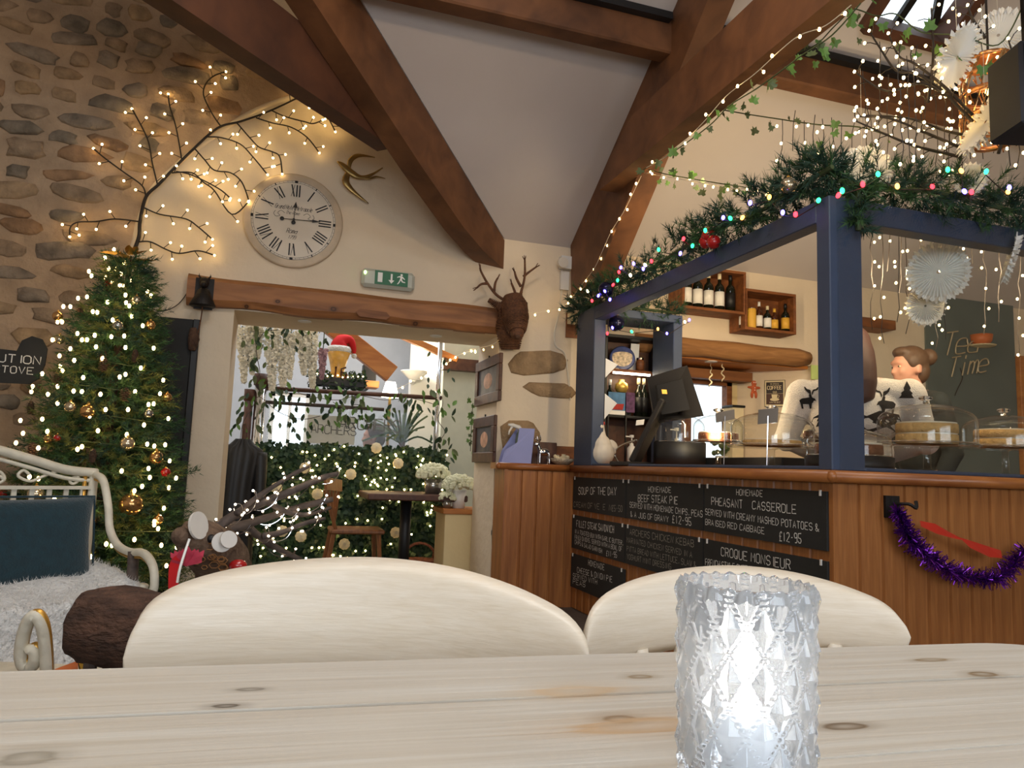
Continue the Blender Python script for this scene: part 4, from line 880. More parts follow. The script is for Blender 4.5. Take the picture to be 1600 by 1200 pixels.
# ================================================================== PEOPLE
def figure(name, label, base, face, hair_mat, top_mat, H=1.68, seated=False, arms='front', lean=0., look=0., bun=False, longhair=False, paint_low='clothes_dark', bulk=1.0, hair_part=True):
    """one continuous body; face = direction looked at (angle from +x)"""
    k = H/1.7; ca, sa = math.cos(face), math.sin(face); drop = -.42*k if seated else 0
    def T(x, y, z, head=False):           # local: x to the figure's right, y forward, z up
        z *= k; x *= k; y *= k
        if z > .95*k: y += lean*(z-.95*k)
        if head and look:
            hx, hy = x, y-.02*k; x = hx*math.cos(look)-hy*math.sin(look); y = hx*math.sin(look)+hy*math.cos(look)+.02*k
        return Vector((base[0]+y*ca+x*sa, base[1]+y*sa-x*ca, z+drop+(base[2] if len(base) > 2 else 0)))
    fwd = Vector((ca, sa, 0)); rt = Vector((sa, -ca, 0)); mb = MB()
    root = thing(name, label, 'person', (base[0], base[1], 0)); b_ = bulk
    def ell(x, y, z, rx, ry, rz, head=False):
        X = rt; 
        if head and look: X = Matrix.Rotation(look, 3, 'Z') @ rt
        mb.ball(T(x, y, z, head), (rx*k, ry*k, rz*k), 14, 10, X)
    def limb(pts, rs): mb.tube([T(*p) for p in pts], [r*k for r in rs], 10); [mb.ball(T(*p), r*k*.99, 10, 8) for p, r in zip(pts, rs)]
    ell(0, 0, .95, .17*b_, .125*b_, .13); ell(0, .005, 1.08, .15*b_, .115*b_, .15); ell(0, 0, 1.26, .185*b_, .125*b_, .17); limb([(-.15*b_, -.01, 1.385), (0, -.01, 1.41), (.15*b_, -.01, 1.385)], [.068, .07, .068])
    limb([(0, -.01, 1.40), (0, .005, 1.52)], [.062, .054])
    # head: skull, face, jaw, nose, brow, lips, ears
    ell(0, .0, 1.615, .073, .092, .092, True); ell(0, .03, 1.575, .06, .068, .085, True); ell(0, .066, 1.512, .030, .026, .022, True)
    ell(0, .098, 1.575, .011, .017, .020, True); ell(0, .108, 1.566, .012, .012, .010, True); ell(0, .088, 1.622, .045, .014, .012, True); ell(0, .092, 1.537, .022, .012, .008, True); ell(0, .09, 1.527, .02, .012, .008, True)
    ell(-.034, .074, 1.568, .022, .02, .022, True); ell(.034, .074, 1.568, .022, .02, .022, True)
    for s in (-1, 1): ell(s*.076, -.005, 1.58, .010, .022, .032, True)
    for s in (-1, 1):
        if arms == 'front': A = [(s*.205*b_, -.005, 1.375), (s*.27*b_, .06, 1.14), (s*.17, .27, 1.06)]
        elif arms == 'low': A = [(s*.2*b_, 0, 1.375), (s*.24*b_, -.02, 1.10), (s*.22, .10, .88)]
        limb(A, [.068*b_, .055*b_, .04]); w = Vector(A[2]); d = (w-Vector(A[1])).normalized()
        limb([tuple(w), tuple(w+d*.05), tuple(w+d*.09)], [.03, .034, .034])
        for f in range(4):
            o_ = Vector((s*(-.027+.018*f), 0, 0)); L_ = (.075, .085, .08, .062)[f]; p0 = w+d*.09+o_; p1 = p0+d*L_*.55+Vector((0, 0, -.008)); p2 = p1+d*L_*.4+Vector((0, 0, -.025)); limb([tuple(p0), tuple(p1), tuple(p2)], [.0105, .0095, .008])
        p0 = w+d*.03+Vector((-s*.03, 0, 0)); limb([tuple(p0), tuple(p0+d*.04+Vector((-s*.025, 0, -.005))), tuple(p0+d*.07+Vector((-s*.03, 0, -.02)))], [.013, .011, .009])
        if seated: limb([(s*.09, 0, .93), (s*.11, .42, .93), (s*.11, .40, .50)], [.088, .062, .045]); limb([(s*.11, .40, .50), (s*.11, .52, .45)], [.045, .035])
        else: limb([(s*.09, 0, .92), (s*.10, .015, .5), (s*.10, -.01, .08)], [.092, .06, .042]); limb([(s*.10, -.02, .045), (s*.105, .15, .035)], [.044, .034])
    zn, zw = T(0, 0, 1.455).z, T(0, 0, .93).z; wr = [T(s*.17, .27, 1.06) if arms == 'front' else T(s*.22, .10, .88) for s in (-1, 1)]
    def paint(c, n):
        if c.z > zn: return 0
        if min((c-q).length for q in wr) < .13*k and (c-T(0, 0, c.z/k)).xy.length > .12: 
            f_ = min(wr, key=lambda q: (c-q).length); 
            if (c-f_).dot(fwd) > -.01: return 0
        return 1 if c.z > zw else 2
    body = remesh(mb, 'body', ['skin', top_mat, paint_low], root, .011, 3, paint, .4)
    # eyes, hair
    for s in (-1, 1):
        MB().ball(T(s*.03, .080, 1.597, True), (.011*k, .007*k, .006*k), 8, 6, rt).build('eye', 'paper_cream', root, True); MB().ball(T(s*.03, .0835, 1.597, True), .0056*k, 8, 6).build('iris', 'ink', root, True)
    mb = MB()
    if hair_part:
        ell(0, -.018, 1.64, .083, .094, .09, True); ell(0, .03, 1.685, .06, .055, .035, True); ell(0, -.05, 1.58, .072, .06, .08, True)
        for s in (-1, 1): ell(s*.062, -.002, 1.63, .022, .05, .05, True)
        if bun: ell(0, -.125, 1.665, .052, .048, .052, True); ell(0, -.09, 1.64, .03, .03, .03, True)
        if longhair:
            mb.tube([T(0, -.03, 1.66, True), T(0, -.055, 1.58, True), T(0, -.075, 1.50, True), T(0, -.09, 1.42, True), T(0, -.095, 1.34, True), T(0, -.09, 1.30, True)], [q*k for q in (.075, .094, .10, .10, .085, .04)], 18)
    h = remesh(mb, 'hair', hair_mat, root, .009, 3)
    return root, body, T, fwd, rt
# person at the back of the bar in the pale reindeer sweater, seen from behind
pb = atD(1336, 700, 3.78)
cf = math.atan2(ray(1336, 600).y, ray(1336, 600).x)
p1, body1, T1, f1, r1 = figure('person', 'person seen from behind in a pale knitted sweater with dark reindeer', (pb.x, pb.y), cf+.08, 'hair_dark', 'sweater', 1.70, arms='front', longhair=True, bulk=1.22)
bvh = BVHTree.FromPolygons([v.co for v in body1.data.vertices], [list(p.vertices) for p in body1.data.polygons])
def knit(name, polys, u0, v0, s):
    """dark knitted motif laid on the sweater; polys in pixels relative to (u0, v0)"""
    m = MB()
    for pl in polys:
        # cut the outline into a fine fan and drop every point on the knit surface
        def hit(x, y):
            r = ray(u0+x*s, v0-y*s).normalized(); loc, nr, _, _ = bvh.ray_cast(EYE, r); return None if loc is None else loc+nr*.003
        bm = bmesh.new(); vs = [bm.verts.new((x, y, 0)) for x, y in pl]
        try: f_ = bm.faces.new(vs)
        except ValueError: bm.free(); continue
        bmesh.ops.triangulate(bm, faces=bm.faces); bmesh.ops.subdivide_edges(bm, edges=bm.edges, cuts=3, use_grid_fill=True); bm.verts.index_update()
        P_ = [hit(v.co.x, v.co.y) for v in bm.verts]; ids = {}; V_ = []
        for i_, q in enumerate(P_):
            if q is not None: ids[i_] = len(V_); V_.append(q)
        F_ = [tuple(ids[v.index] for v in f.verts) for f in bm.faces if all(v.index in ids for v in f.verts)]
        if F_: m.add(V_, F_)
        bm.free()
    if m.f: m.build(name, 'knit_black', p1)
deer = [[(0, 6), (3, 12), (8, 14), (10, 20), (14, 20), (13, 14), (26, 12), (30, 8), (28, 2), (26, -8), (23, -8), (24, 1), (14, 1), (12, -8), (9, -8), (8, 2), (4, 8)],
        [(8, 18), (5, 26), (-2, 28), (-3, 33), (-1, 33), (1, 30), (6, 29), (9, 22)], [(11, 19), (14, 26), (20, 28), (22, 34), (20, 34), (17, 30), (11, 28), (10, 22)]]
knit('knitted_reindeer', deer, 1369, 640, 1.0); knit('knitted_reindeer', [[(-x*.9, y*.8) for x, y in pl][::-1] for pl in deer], 1276, 632, 1.0)
knit('knitted_tree', [[(0, 0), (24, 0), (20, 5), (22, 8), (17, 12), (19, 15), (13, 26), (8, 15), (9, 12), (4, 8), (5, 5)]], 1404, 622, 1.0)
knit('knitted_tree', [[(0, 0), (14, 0), (11, 8), (13, 10), (8, 22), (5, 34), (3, 20), (-1, 10), (3, 8)]], 1281, 640, 1.0)
knit('knitted_ground', [[(-62, 0), (-40, 12), (-20, 6), (0, 10), (20, 2), (40, 10), (70, 4), (80, -30), (-75, -30)]], 1334, 652, 1.0)
# woman with hair tied up, looking to the left behind the pane
pb = atD(1444, 700, 4.25)
figure('person', 'woman with tied-up hair in dark clothes looking left behind the cake domes', (pb.x, pb.y), PI-.22, 'hair_brown', 'clothes_dark', 1.70, arms='low', look=.0, bun=True, lean=.12)
# seated person in the far room, head above the hedge
pb = atD(582, 720, 7.0)
figure('person', 'seated person with short brown hair behind the ivy hedge', (pb.x, pb.y), PI-.2, 'hair_brown', 'clothes_dark', 1.70, seated=True, arms='low')

# ================================================================== GREENERY AND LIGHTS
def sprig(mb, p, d, L, n, nl, w, curl=.25):
    """a conifer sprig: needles in a spray around a short twig"""
    d = d.normalized(); a, b = frame_of(d)
    for i in range(n):
        t = rnd(.05, 1); q = p+d*(L*t); ang = rnd(0, 2*PI); s = (a*math.cos(ang)+b*math.sin(ang))
        e = q+(d*rnd(.45, .9)+s*rnd(.5, .9)).normalized()*nl*rnd(.7, 1.15); side = (e-q).cross(s+rvec(.3)); side = side.normalized()*w if side.length > 1e-6 else a*w
        mb.add([q-side, q+side, e], [(0, 1, 2)])
def garland(name, label, path, r, per_m, nl=.05, mats=('needle_dark', 'needle'), L=.10, up=None, sag=0):
    t = thing(name, label, 'garland', path[0]); P_ = spline(path, 8); tot = sum((b-a).length for a, b in zip(P_, P_[1:])); mb = MB(); n = int(tot*per_m)
    for i in range(n):
        s = rnd(0, len(P_)-1.001); j = int(s); p = P_[j]+(P_[j+1]-P_[j])*(s-j); d = (P_[j+1]-P_[j]).normalized(); o_ = rvec(1); o_ = (o_-d*o_.dot(d)).normalized()
        mb.cur = random.random() < .35; sprig(mb, p+o_*rnd(0, r*.7), o_*1.0+d*rnd(-.8, .8), L*rnd(.6, 1.1), 30, nl, .0026)
    f = mb.build('needles', list(mats), t); f['kind'] = 'stuff'; MB().tube(P_, .01, 6).build('stem', 'cable_green', t); return t
G1 = [Vector((CX+.03, y, ZT+.045+h)) for y, h in ((4.86, -.03), (4.6, .02), (4.2, .05), (3.8, .04), (3.4, .06), (3.0, .06), (2.7, .05), (2.45, .07), (2.30, .08))]
garland('fir_garland', 'thick fir garland with coloured lights along the long canopy beam', G1, .10, 210)
G2 = [Vector((x, CY+.03, ZT+.05+h)) for x, h in ((2.08, .03), (2.3, .03), (2.55, .06), (2.8, .05), (3.05, .04), (3.3, .04))]
garland('fir_garland', 'thick fir garland on the canopy beam above the glass pane', G2, .11, 230)
garland('fir_garland', 'thin fir garland lying on the portal of the blue canopy', [Vector((x, 4.56, ZT+.03)) for x in (2.12, 2.3, 2.5, 2.68)], .06, 170)
garland('fir_garland', 'tuft of fir hanging down over the corner post', [Vector((CX+.13, CY-.01, z)) for z in (ZT+.03, ZT-.05, ZT-.13)], .05, 260, .04, L=.06)
BALLS = {}
def bauble(label, p, r, m, group, cap='gold_leaf', name='bauble', cat='bauble'):
    t = thing(name, label, cat, p, group); key = (m, round(r, 4))
    if key not in BALLS: BALLS[key] = (MB().ball((0, 0, 0), r, 16, 11).mesh('ball', m, True), MB().lathe([(r*.22, r*.95), (r*.22, r*1.14), (0, r*1.16)], (0, 0, 0), 10).mesh('cap', cap), MB().tube([(r*.1*math.cos(a), 0, r*1.22+r*.1*math.sin(a)) for a in [i*PI/4 for i in range(8)]], r*.03, 4, closed=True).mesh('loop', cap))
    for n_, me in zip(('ball', 'cap', 'loop'), BALLS[key]): o_ = bpy.data.objects.new(n_, me); COL.objects.link(o_); o_.parent = t
    return t
bauble('large dull gold bauble on the garland at the top of the bar', atX(1232, 290, CX-.04), .035, 'champagne_ball', 'baubles on the bar garland')
for i, (u, v) in enumerate(((1107, 368), (1115, 378), (1103, 378))): bauble(['top red bauble of the cluster on the sloping garland', 'lower red bauble of the cluster on the sloping garland', 'left red bauble of the cluster on the sloping garland'][i], atX(u, v, CX-.06), .034, 'red_gloss', 'baubles on the bar garland')
bauble('dark navy bauble at the low end of the bar garland', atX(947, 452, CX-.05), .05, 'navy_ball', 'baubles on the bar garland'); bauble('purple-lit dark bauble hanging under the canopy portal', atY(963, 505, 4.46), .055, 'navy_ball', 'baubles on the bar garland')
# coloured bulbs
for k_, c_, s_ in (('r', (255, 40, 50), 9), ('g', (40, 255, 130), 7), ('b', (96, 84, 255), 13), ('a', (255, 170, 70), 9), ('w', (255, 226, 170), 12)): glow('glow_'+k_, c_, s_)
BM = {k_: MB().ball((0, 0, 0), (.0085, .0085, .012), 8, 6).mesh('bulb', 'glow_'+k_, True) for k_ in 'rgbaw'}
CL = [(918, 455, 'w'), (935, 462, 'b'), (953, 468, 'b'), (925, 470, 'r'), (945, 455, 'b'), (965, 438, 'g'), (967, 425, 'r'), (970, 418, 'b'), (990, 412, 'b'), (1008, 414, 'w'), (1005, 420, 'b'), (1018, 408, 'r'), (1029, 390, 'g'), (1063, 396, 'b'), (1082, 384, 'g'), (1068, 373, 'r'), (1102, 360, 'g'), (1130, 340, 'b'), (1141, 341, 'g'), (1160, 340, 'a'), (1172, 317, 'b'), (1202, 308, 'a'), (1223, 332, 'b'), (1243, 335, 'r'), (1279, 313, 'g'), (985, 430, 'w'), (958, 445, 'r')]
CR = [(1316, 298, 'g'), (1310, 305, 'r'), (1348, 288, 'r'), (1372, 272, 'g'), (1402, 291, 'a'), (1457, 291, 'r'), (1481, 265, 'g'), (1502, 267, 'a'), (1507, 299, 'b'), (1518, 300, 'r'), (1577, 293, 'b'), (1575, 300, 'a'), (1541, 268, 'g')]
CP = [(948, 490, 'g'), (950, 478, 'r'), (957, 512, 'b'), (987, 518, 'g'), (1028, 514, 'a'), (1042, 521, 'b'), (1077, 500, 'b'), (949, 521, 'r'), (1070, 503, 'w')]
def bulbs(label, items, fn, group=None):
    pts = [fn(u, v) for u, v, _ in items]; t = thing('fairy_light_string', label, 'fairy lights', pts[0], group)
    order = sorted(range(len(pts)), key=lambda i: items[i][0]); MB().tube([pts[i]+Vector((.012, .012, -.008)) for i in order], .0025, 5).build('wire', 'cable_black', t)
    for p, (u, v, c_) in zip(pts, items): inst('bulb', BM[c_], t, p, (rnd(-.5, .5), rnd(-.5, .5), 0))
bulbs('coloured fairy lights along the sloping garland of the bar', CL, lambda u, v: atX(u, v, CX-.09)); bulbs('coloured fairy lights in the garland above the glass pane', CR, lambda u, v: atY(u, v, CY-.10)); bulbs('coloured fairy lights hanging around the blue portal', CP, lambda u, v: atY(u, v, 4.44))
# warm white strings: bulbs joined, they are only a few pixels each
glow('warm_led', (255, 214, 140), 22); glow('warm_led_soft', (255, 200, 110), 10)
def warm_string(label, path, every, wire='cable_white', r=.0065, stub=.02, mat_='warm_led', wr=.0018, sp=True, name='fairy_light_string'):
    t = thing(name, label, 'fairy lights', path[0]); P_ = spline(path, 6) if sp else [Vector(p) for p in path]; MB().tube(P_, wr, 5).build('wire', wire, t); mb = MB(); acc = every*.5; ws = MB()
    for a, b in zip(P_, P_[1:]):
        L = (b-a).length; s = 0
        while acc <= L-s:
            s += acc; acc = every*rnd(.75, 1.25); p = a+(b-a)*(s/L); q = p+Vector((rnd(-1, 1), rnd(-1, .2), rnd(-1, .4))).normalized()*stub; mb.ball(q, (r, r, r*1.3), 6, 4); ws.tube([p, q], wr*.8, 4)
        acc -= (L-s)
    ws.build('bulb_stalks', wire, t)['kind'] = 'stuff'; mb.build('bulbs', mat_, t)['kind'] = 'stuff'; return t
bx_ = 1.875
warm_string('warm lights taped down the oak rafter beside the bar', [atX(u, v, XC-.01) for u, v in ((1002, 275), (990, 300), (975, 330), (955, 362), (940, 395), (928, 420), (905, 450), (893, 466))], .10, r=.007)
warm_string('lights strung from the wicker deer head to the canopy', [atY(u, v, YB-.10) for u, v in ((829, 488), (845, 488), (868, 482), (890, 473), (898, 468))], .09, r=.007)
warm_string('warm lights draped from the doorway lintel towards the wicker deer', [atY(u, v, YB-.02) for u, v in ((726, 548), (745, 544), (765, 540), (777, 533), (786, 520))], .055, r=.007, mat_='warm_led_soft')

# ---- ivy: stem and single leaves
lf = [(0, 0), (.28, -.16), (.55, .05), (.34, .34), (.42, .72), (.12, .62), (0, 1), (-.12, .62), (-.42, .72), (-.34, .34), (-.55, .05), (-.28, -.16)]
def leaf_mesh(m, sc, pts=lf, fold=.12):
    mb = MB(); V_ = [(x*sc, y*sc, abs(x)*sc*fold*2) for x, y in pts]; V_.append((0, .4*sc, -.02*sc)); n = len(pts); mb.add(V_, [(i, (i+1) % n, n) for i in range(n)]); return mb.mesh('leaf', m)
IVY = [leaf_mesh('ivy', .045), leaf_mesh('ivy', .034), leaf_mesh('leaf_olive', .038)]
oval = [(0, 0), (.18, .2), (.24, .5), (.14, .8), (0, 1), (-.14, .8), (-.24, .5), (-.18, .2)]
OVL = [leaf_mesh('leaf_olive', .07, oval), leaf_mesh('ivy_dark', .065, oval), leaf_mesh('ivy', .06, oval)]
def ivy(label, path, n, meshes=IVY, spread=.05, stem='cable_green', cat='ivy', name='ivy_garland', size=(.8, 1.25), face=None):
    t = thing(name, label, cat, path[0]); P_ = spline(path, 6); MB().tube(P_, .003, 5).build('stem', stem, t)
    for i in range(n):
        s = (i+rnd(.1, .9))/n*(len(P_)-1.001); j = int(s); p = P_[j]+(P_[j+1]-P_[j])*(s-j)+Vector((rnd(-spread, spread), rnd(-spread, spread), rnd(-spread*1.4, spread*.5)))
        inst('leaf', random.choice(meshes), t, p, (PI/2+rnd(-.7, .7), rnd(-.7, .7)+PI*(random.random() < .65), rnd(-.9, .9)), rnd(*size))
    return t
ivy('ivy trail running along the edge of the oak collar beam', [atX(u, v, bx_) for u, v in ((1345, 5), (1300, 55), (1255, 85), (1215, 115), (1180, 140), (1140, 165), (1110, 195), (1070, 225), (1040, 245), (1005, 265))], 26)
ivy('ivy trail stretched from the rafter to the bar garland', [atD(u, v, d) for u, v, d in ((1003, 262, 4.6), (1040, 272, 4.4), (1085, 280, 4.2), (1120, 286, 4.0), (1160, 292, 3.8), (1210, 302, 3.4))], 22)
ivy('ivy trail hanging across the light curtain', [atD(u, v, d) for u, v, d in ((1120, 170, 3.9), (1165, 178, 3.7), (1210, 185, 3.5), (1280, 195, 3.3), (1350, 200, 3.2), (1420, 225, 3.2))], 16)
ivy('ivy sprays hanging in front of the skylight', [atD(u, v, d) for u, v, d in ((1310, 10, 3.3), (1340, 15, 3.2), (1370, 25, 3.2), (1400, 22, 3.1), (1440, 50, 3.1), (1500, 55, 3.0), (1560, 70, 3.0), (1598, 10, 2.9))], 22, spread=.09)
ivy('ivy trail swaying from the collar beam to the right', [atD(u, v, d) for u, v, d in ((1210, 105, 3.6), (1240, 85, 3.6), (1275, 70, 3.5), (1300, 45, 3.4), (1325, 20, 3.3))], 14)
warm_string('warm lights wound with the ivy on the collar beam', [atX(u, v, bx_-.02) for u, v in ((1330, 8), (1290, 40), (1250, 55), (1220, 78), (1180, 115), (1135, 150), (1100, 190), (1065, 225), (1040, 245), (1010, 262))], .12, r=.0065)
warm_string('warm lights wound with the ivy trail above the bar garland', [atD(u, v, d) for u, v, d in ((1006, 270, 4.55), (1040, 276, 4.35), (1085, 284, 4.15), (1130, 292, 3.95), (1175, 300, 3.65), (1206, 304, 3.4))], .085, r=.006)
# ---- curtain of icicle lights and glowing twigs over the bar
def curtain(label, spec, every=.085, r=.0058):
    t = thing('icicle_light_curtain', label, 'fairy lights', atD(*spec[0][:2], spec[0][3])); mb = MB()
    for (u, v0, v1, d) in spec:
        a, b = atD(u, v0, d), atD(u+rnd(-6, 6), v1, d); n = max(2, int((b-a).length/.06)); P_ = [a+(b-a)*(i/n)+Vector((rnd(-.008, .008), rnd(-.008, .008), 0)) for i in range(n+1)]; MB().tube(P_, .0022, 4).build('strand', 'cable_black', t); L = (b-a).length; s = rnd(.02, every)
        while s < L: p = a+(b-a)*(s/L)+Vector((rnd(-.03, .03), rnd(-.02, .01), rnd(-.012, .005))); mb.ball(p, (r, r, r*1.25), 6, 4); s += every*rnd(.7, 1.4)
    mb.build('bulbs', 'warm_led', t)['kind'] = 'stuff'; return t
curtain('curtain of warm icicle lights hanging above the bar garland', [(u, rnd(170, 195) if u < 1330 else rnd(60, 190), rnd(235, 285), rnd(2.75, 3.4)) for u in (1222, 1240, 1256, 1272, 1288, 1300, 1318, 1334, 1350, 1361, 1376, 1388, 1404, 1418, 1430, 1446, 1460, 1474, 1488, 1502, 1516, 1532, 1550, 1574, 1590)])
curtain('warm icicle lights hanging behind the glass pane', [(u, 345, rnd(410, 560), rnd(3.3, 3.9)) for u in (1362, 1376, 1390, 1405, 1408, 1418, 1434, 1460, 1478, 1500, 1520, 1540, 1562, 1580, 1594)], .11)
curtain('short icicle light dangling under the sloping beam', [(1243, 362, 372, 3.4), (1290, 335, 375, 3.3)], .05)
# glowing twig sprays
def twigs(label, stems, nb, seed, r=.0058, depth_j=.08, name='twig_light_spray', th=.007):
    rng = random.Random(seed); t = thing(name, label, 'twig lights', stems[0][0]); mb = MB(); tw = MB()
    for st in stems:
        P_ = spline(st, 6); MB().tube(P_, [th*(1-.6*i/len(P_)) for i in range(len(P_))], 6).build('branch', 'cable_black', t, True)
        for k in range(nb):
            s = (k+.6)/nb*(len(P_)-1.01); j = int(s); p = P_[j]; d = (P_[min(j+1, len(P_)-1)]-P_[max(j-1, 0)]).normalized(); nrm = (EYE-p).normalized(); sd = d.cross(nrm).normalized()*(1 if k % 2 else -1)
            e = p+(sd*rng.uniform(.5, 1)+d*rng.uniform(.1, .7)+nrm*rng.uniform(-.2, .3)).normalized()*rng.uniform(.03, .06); tw.tube([p, (p+e)/2+d*.006, e], .0022, 4); mb.ball(e, (r, r, r*1.2), 6, 4)
        mb.ball(P_[-1], (r, r, r*1.2), 6, 4)
    tw.build('twiglets', 'cable_black', t)['kind'] = 'stuff'; mb.build('bulbs', 'warm_led', t)['kind'] = 'stuff'; return t
twigs('brown glowing twigs arching left from the copper pendant', [[atD(u, v, 3.0) for u, v in pl] for pl in (((1520, 190), (1470, 140), (1430, 115), (1400, 110), (1375, 75), (1358, 48)), ((1520, 180), (1475, 135), (1430, 100), (1405, 88), (1388, 52)), ((1500, 230), (1440, 205), (1390, 185), (1340, 182)), ((1500, 245), (1430, 228), (1380, 208), (1335, 188)), ((1480, 150), (1440, 130), (1385, 142), (1335, 112)), ((1530, 215), (1480, 205), (1420, 185), (1350, 180)), ((1560, 240), (1580, 170), (1590, 120), (1575, 60)), ((1540, 60), (1520, 30), (1512, 8)), ((1450, 160), (1458, 90), (1455, 10)))], 10, 5)
# ---- folded paper snowflakes
def snowflake(label, c, R, nrm, aspect=1, seed=1, pl=44):
    rng = random.Random(seed); nrm = Vector(nrm).normalized(); a, b = frame_of(nrm); c = Vector(c); mb = MB(); V_ = []; rings = (.06, .35, .62, .86, 1.0)
    for i in range(pl*2):
        t = 2*PI*i/(pl*2); s = 1 if i % 2 else -1
        for q in rings:
            rr = R*q*(1 if q < 1 else (1.04 if i % 4 == 1 else .80 if i % 2 else .90)); V_.append(c+(a*math.cos(t)*aspect+b*math.sin(t))*rr+nrm*(s*.010*q*(1 if q < .9 else 1.6)))
    n = pl*2; K = len(rings); mb.add(V_, [(i*K+k, ((i+1) % n)*K+k, ((i+1) % n)*K+k+1, i*K+k+1) for i in range(n) for k in range(K-1)]); t = thing('paper_snowflake', label, 'paper decoration', c, 'folded paper snowflakes over the bar'); mb.build('pleated_disc', 'paper_white', t)
    top = c+Vector((0, 0, R)); MB().tube([top, top+Vector((0, 0, .35))], .001, 4).build('thread', 'cable_white', t)
    for k in range(pl):
        tt_ = 2*PI*(k*2+1)/(pl*2)
    mb = MB()
    for k in range(pl):
        tt_ = 2*PI*(k*2+1)/(pl*2); e = c+(a*math.cos(tt_)*aspect+b*math.sin(tt_))*R; u_ = (a*math.cos(tt_)*aspect+b*math.sin(tt_)); s_ = nrm.cross(u_)*.009; fz = nrm*(.012*(-1)**k); mb.add([e-u_*.022-s_*.4, e-u_*.022+s_*.4, e-u_*.004+s_*1.3+fz, e+u_*(.016 if k % 2 else .006)+fz, e-u_*.004-s_*1.3+fz], [(0, 1, 2, 3, 4)])
    mb.build('cut_tips', 'paper_white', t)['kind'] = 'stuff'
    return t
vw = lambda u, v: -ray(u, v).normalized()
snowflake('paper snowflake half sunk behind the bar garland', atD(1347, 268, 3.15), .115, vw(1347, 268)+Vector((.1, 0, .5)), 1, 1)
snowflake('large paper snowflake hanging behind the glass pane', atD(1466, 425, 3.35), .13, vw(1466, 425)+Vector((.2, .1, .1)), .95, 2)
snowflake('smaller paper snowflake just below the large one behind the pane', atD(1446, 478, 3.45), .085, vw(1446, 478), .9, 3)
snowflake('open paper snowflake at the top near the skylight', atD(1496, 90, 3.0), .125, vw(1496, 90)+Vector((.9, -.1, 0)), .9, 4)
snowflake('edge-on paper snowflake hanging before the copper pendant', atD(1540, 190, 2.85), .135, vw(1540, 190)+Vector((1.5, .3, 0)), 1, 5)
snowflake('paper snowflake at the right edge behind the pane', atD(1580, 405, 3.2), .105, vw(1580, 405)+Vector((1.4, 0, 0)), 1, 6)
snowflake('small paper snowflake peeping over the right-hand garland', atD(1515, 280, 3.2), .06, vw(1515, 280), 1, 7)
snowflake('bright paper snowflake in the top right corner', atD(1560, 55, 3.3), .11, vw(1560, 55)+Vector((-.4, 0, .3)), 1, 8)
# ---- copper hoop pendant with twigs, dark hanging loudspeaker
c = atD(1546, 150, 3.1); t = thing('copper_pendant', 'copper and twig pendant lamp hanging over the bar', 'lamp', c)
for z, r in ((.15, .085), (.08, .10), (0, .105), (-.10, .10), (-.2, .08)): mb = MB(); mb.tube([c+Vector((math.cos(a)*r, math.sin(a)*r, z)) for a in [i*PI/12 for i in range(24)]], .012, 6, closed=True); mb.build('hoop', 'copper', t, True)
mb = MB()
for i in range(46): a = rnd(0, 2*PI); q = [c+Vector((math.cos(a+k*.25)*(.105+rnd(-.01, .012)), math.sin(a+k*.25)*(.105+rnd(-.01, .012)), -.2+k*.085+rnd(-.02, .02))) for k in range(5)]; mb.tube(q, .003, 4)
mb.build('twig_weave', 'gold_ball', t)['kind'] = 'stuff'; MB().lathe([(.085, .15), (.09, .155), (.02, .19), (0, .19)], c, 20).build('cap', 'copper', t, True); MB().tube([c+Vector((0, 0, .19)), (c.x, c.y, h_wing(c.y))], .005, 5).build('cord', 'cable_black', t); MB().ball(c+Vector((0, 0, .02)), .016, 12, 8).build('bulb', 'warm_led_soft', t, True); point('copper_pendant_light', c+Vector((0, 0, -.06)), .25, (1, .78, .52), .05)
c = atD(1606, 148, 2.6); t = thing('hanging_speaker', 'dark navy loudspeaker box at the right edge near the ceiling', 'speaker', c); mat('speaker_navy', (20, 26, 38), .6, var=.1)
MB().obox(c, (.95, -.3, 0), (.3, .95, 0), (0, 0, 1), .085, .09, .15, .01).build('cabinet', 'speaker_navy', t); MB().obox(c+Vector((-.03, -.09, -.0)), (.95, -.3, 0), (.3, .95, 0), (0, 0, 1), .07, .004, .135).build('grille', 'black', t); MB().tube([c+Vector((0, 0, .15)), (c.x, c.y, h_wing(c.y))], .012, 6).build('bracket_pole', 'iron', t)
# ---- purple tinsel and red ribbon on the bar front
tp = [atY(u, v, CY-.05) for u, v in ((1402, 800), (1412, 815), (1420, 840), (1445, 865), (1480, 890), (1520, 902), (1560, 903), (1585, 880), (1605, 860))]
P_ = spline(tp, 6); t = thing('purple_tinsel', 'shiny purple tinsel garland looped on the bar front', 'tinsel', tp[0]); mb = MB()
for i in range(2600):
    s = random.random()*(len(P_)-1.001); j = int(s); p = P_[j]+(P_[j+1]-P_[j])*(s-j); d = rvec(1).normalized(); L = rnd(.025, .052)*(1 if j > 8 else .8); s_ = d.cross(rvec(1)).normalized()*.0016; q = p+d*L; q.y = min(q.y, CY+.012); mb.add([p-s_, p+s_, q+s_, q-s_], [(0, 1, 2, 3)])
mb.build('foil_strands', 'purple_foil', t)['kind'] = 'stuff'; MB().tube(P_, .003, 5).build('core_wire', 'cable_black', t)
rp = [atY(u, v, CY-.075) for u, v in ((1438, 818), (1462, 826), (1490, 838), (1502, 842), (1515, 850), (1545, 862), (1565, 866))]; mb = MB(); wd = (.010, .018, .008, .004, .014, .020, .014); V_ = []
for p, w in zip(rp, wd): V_ += [p+Vector((.004, .006, w)), p-Vector((.004, .006, w))]
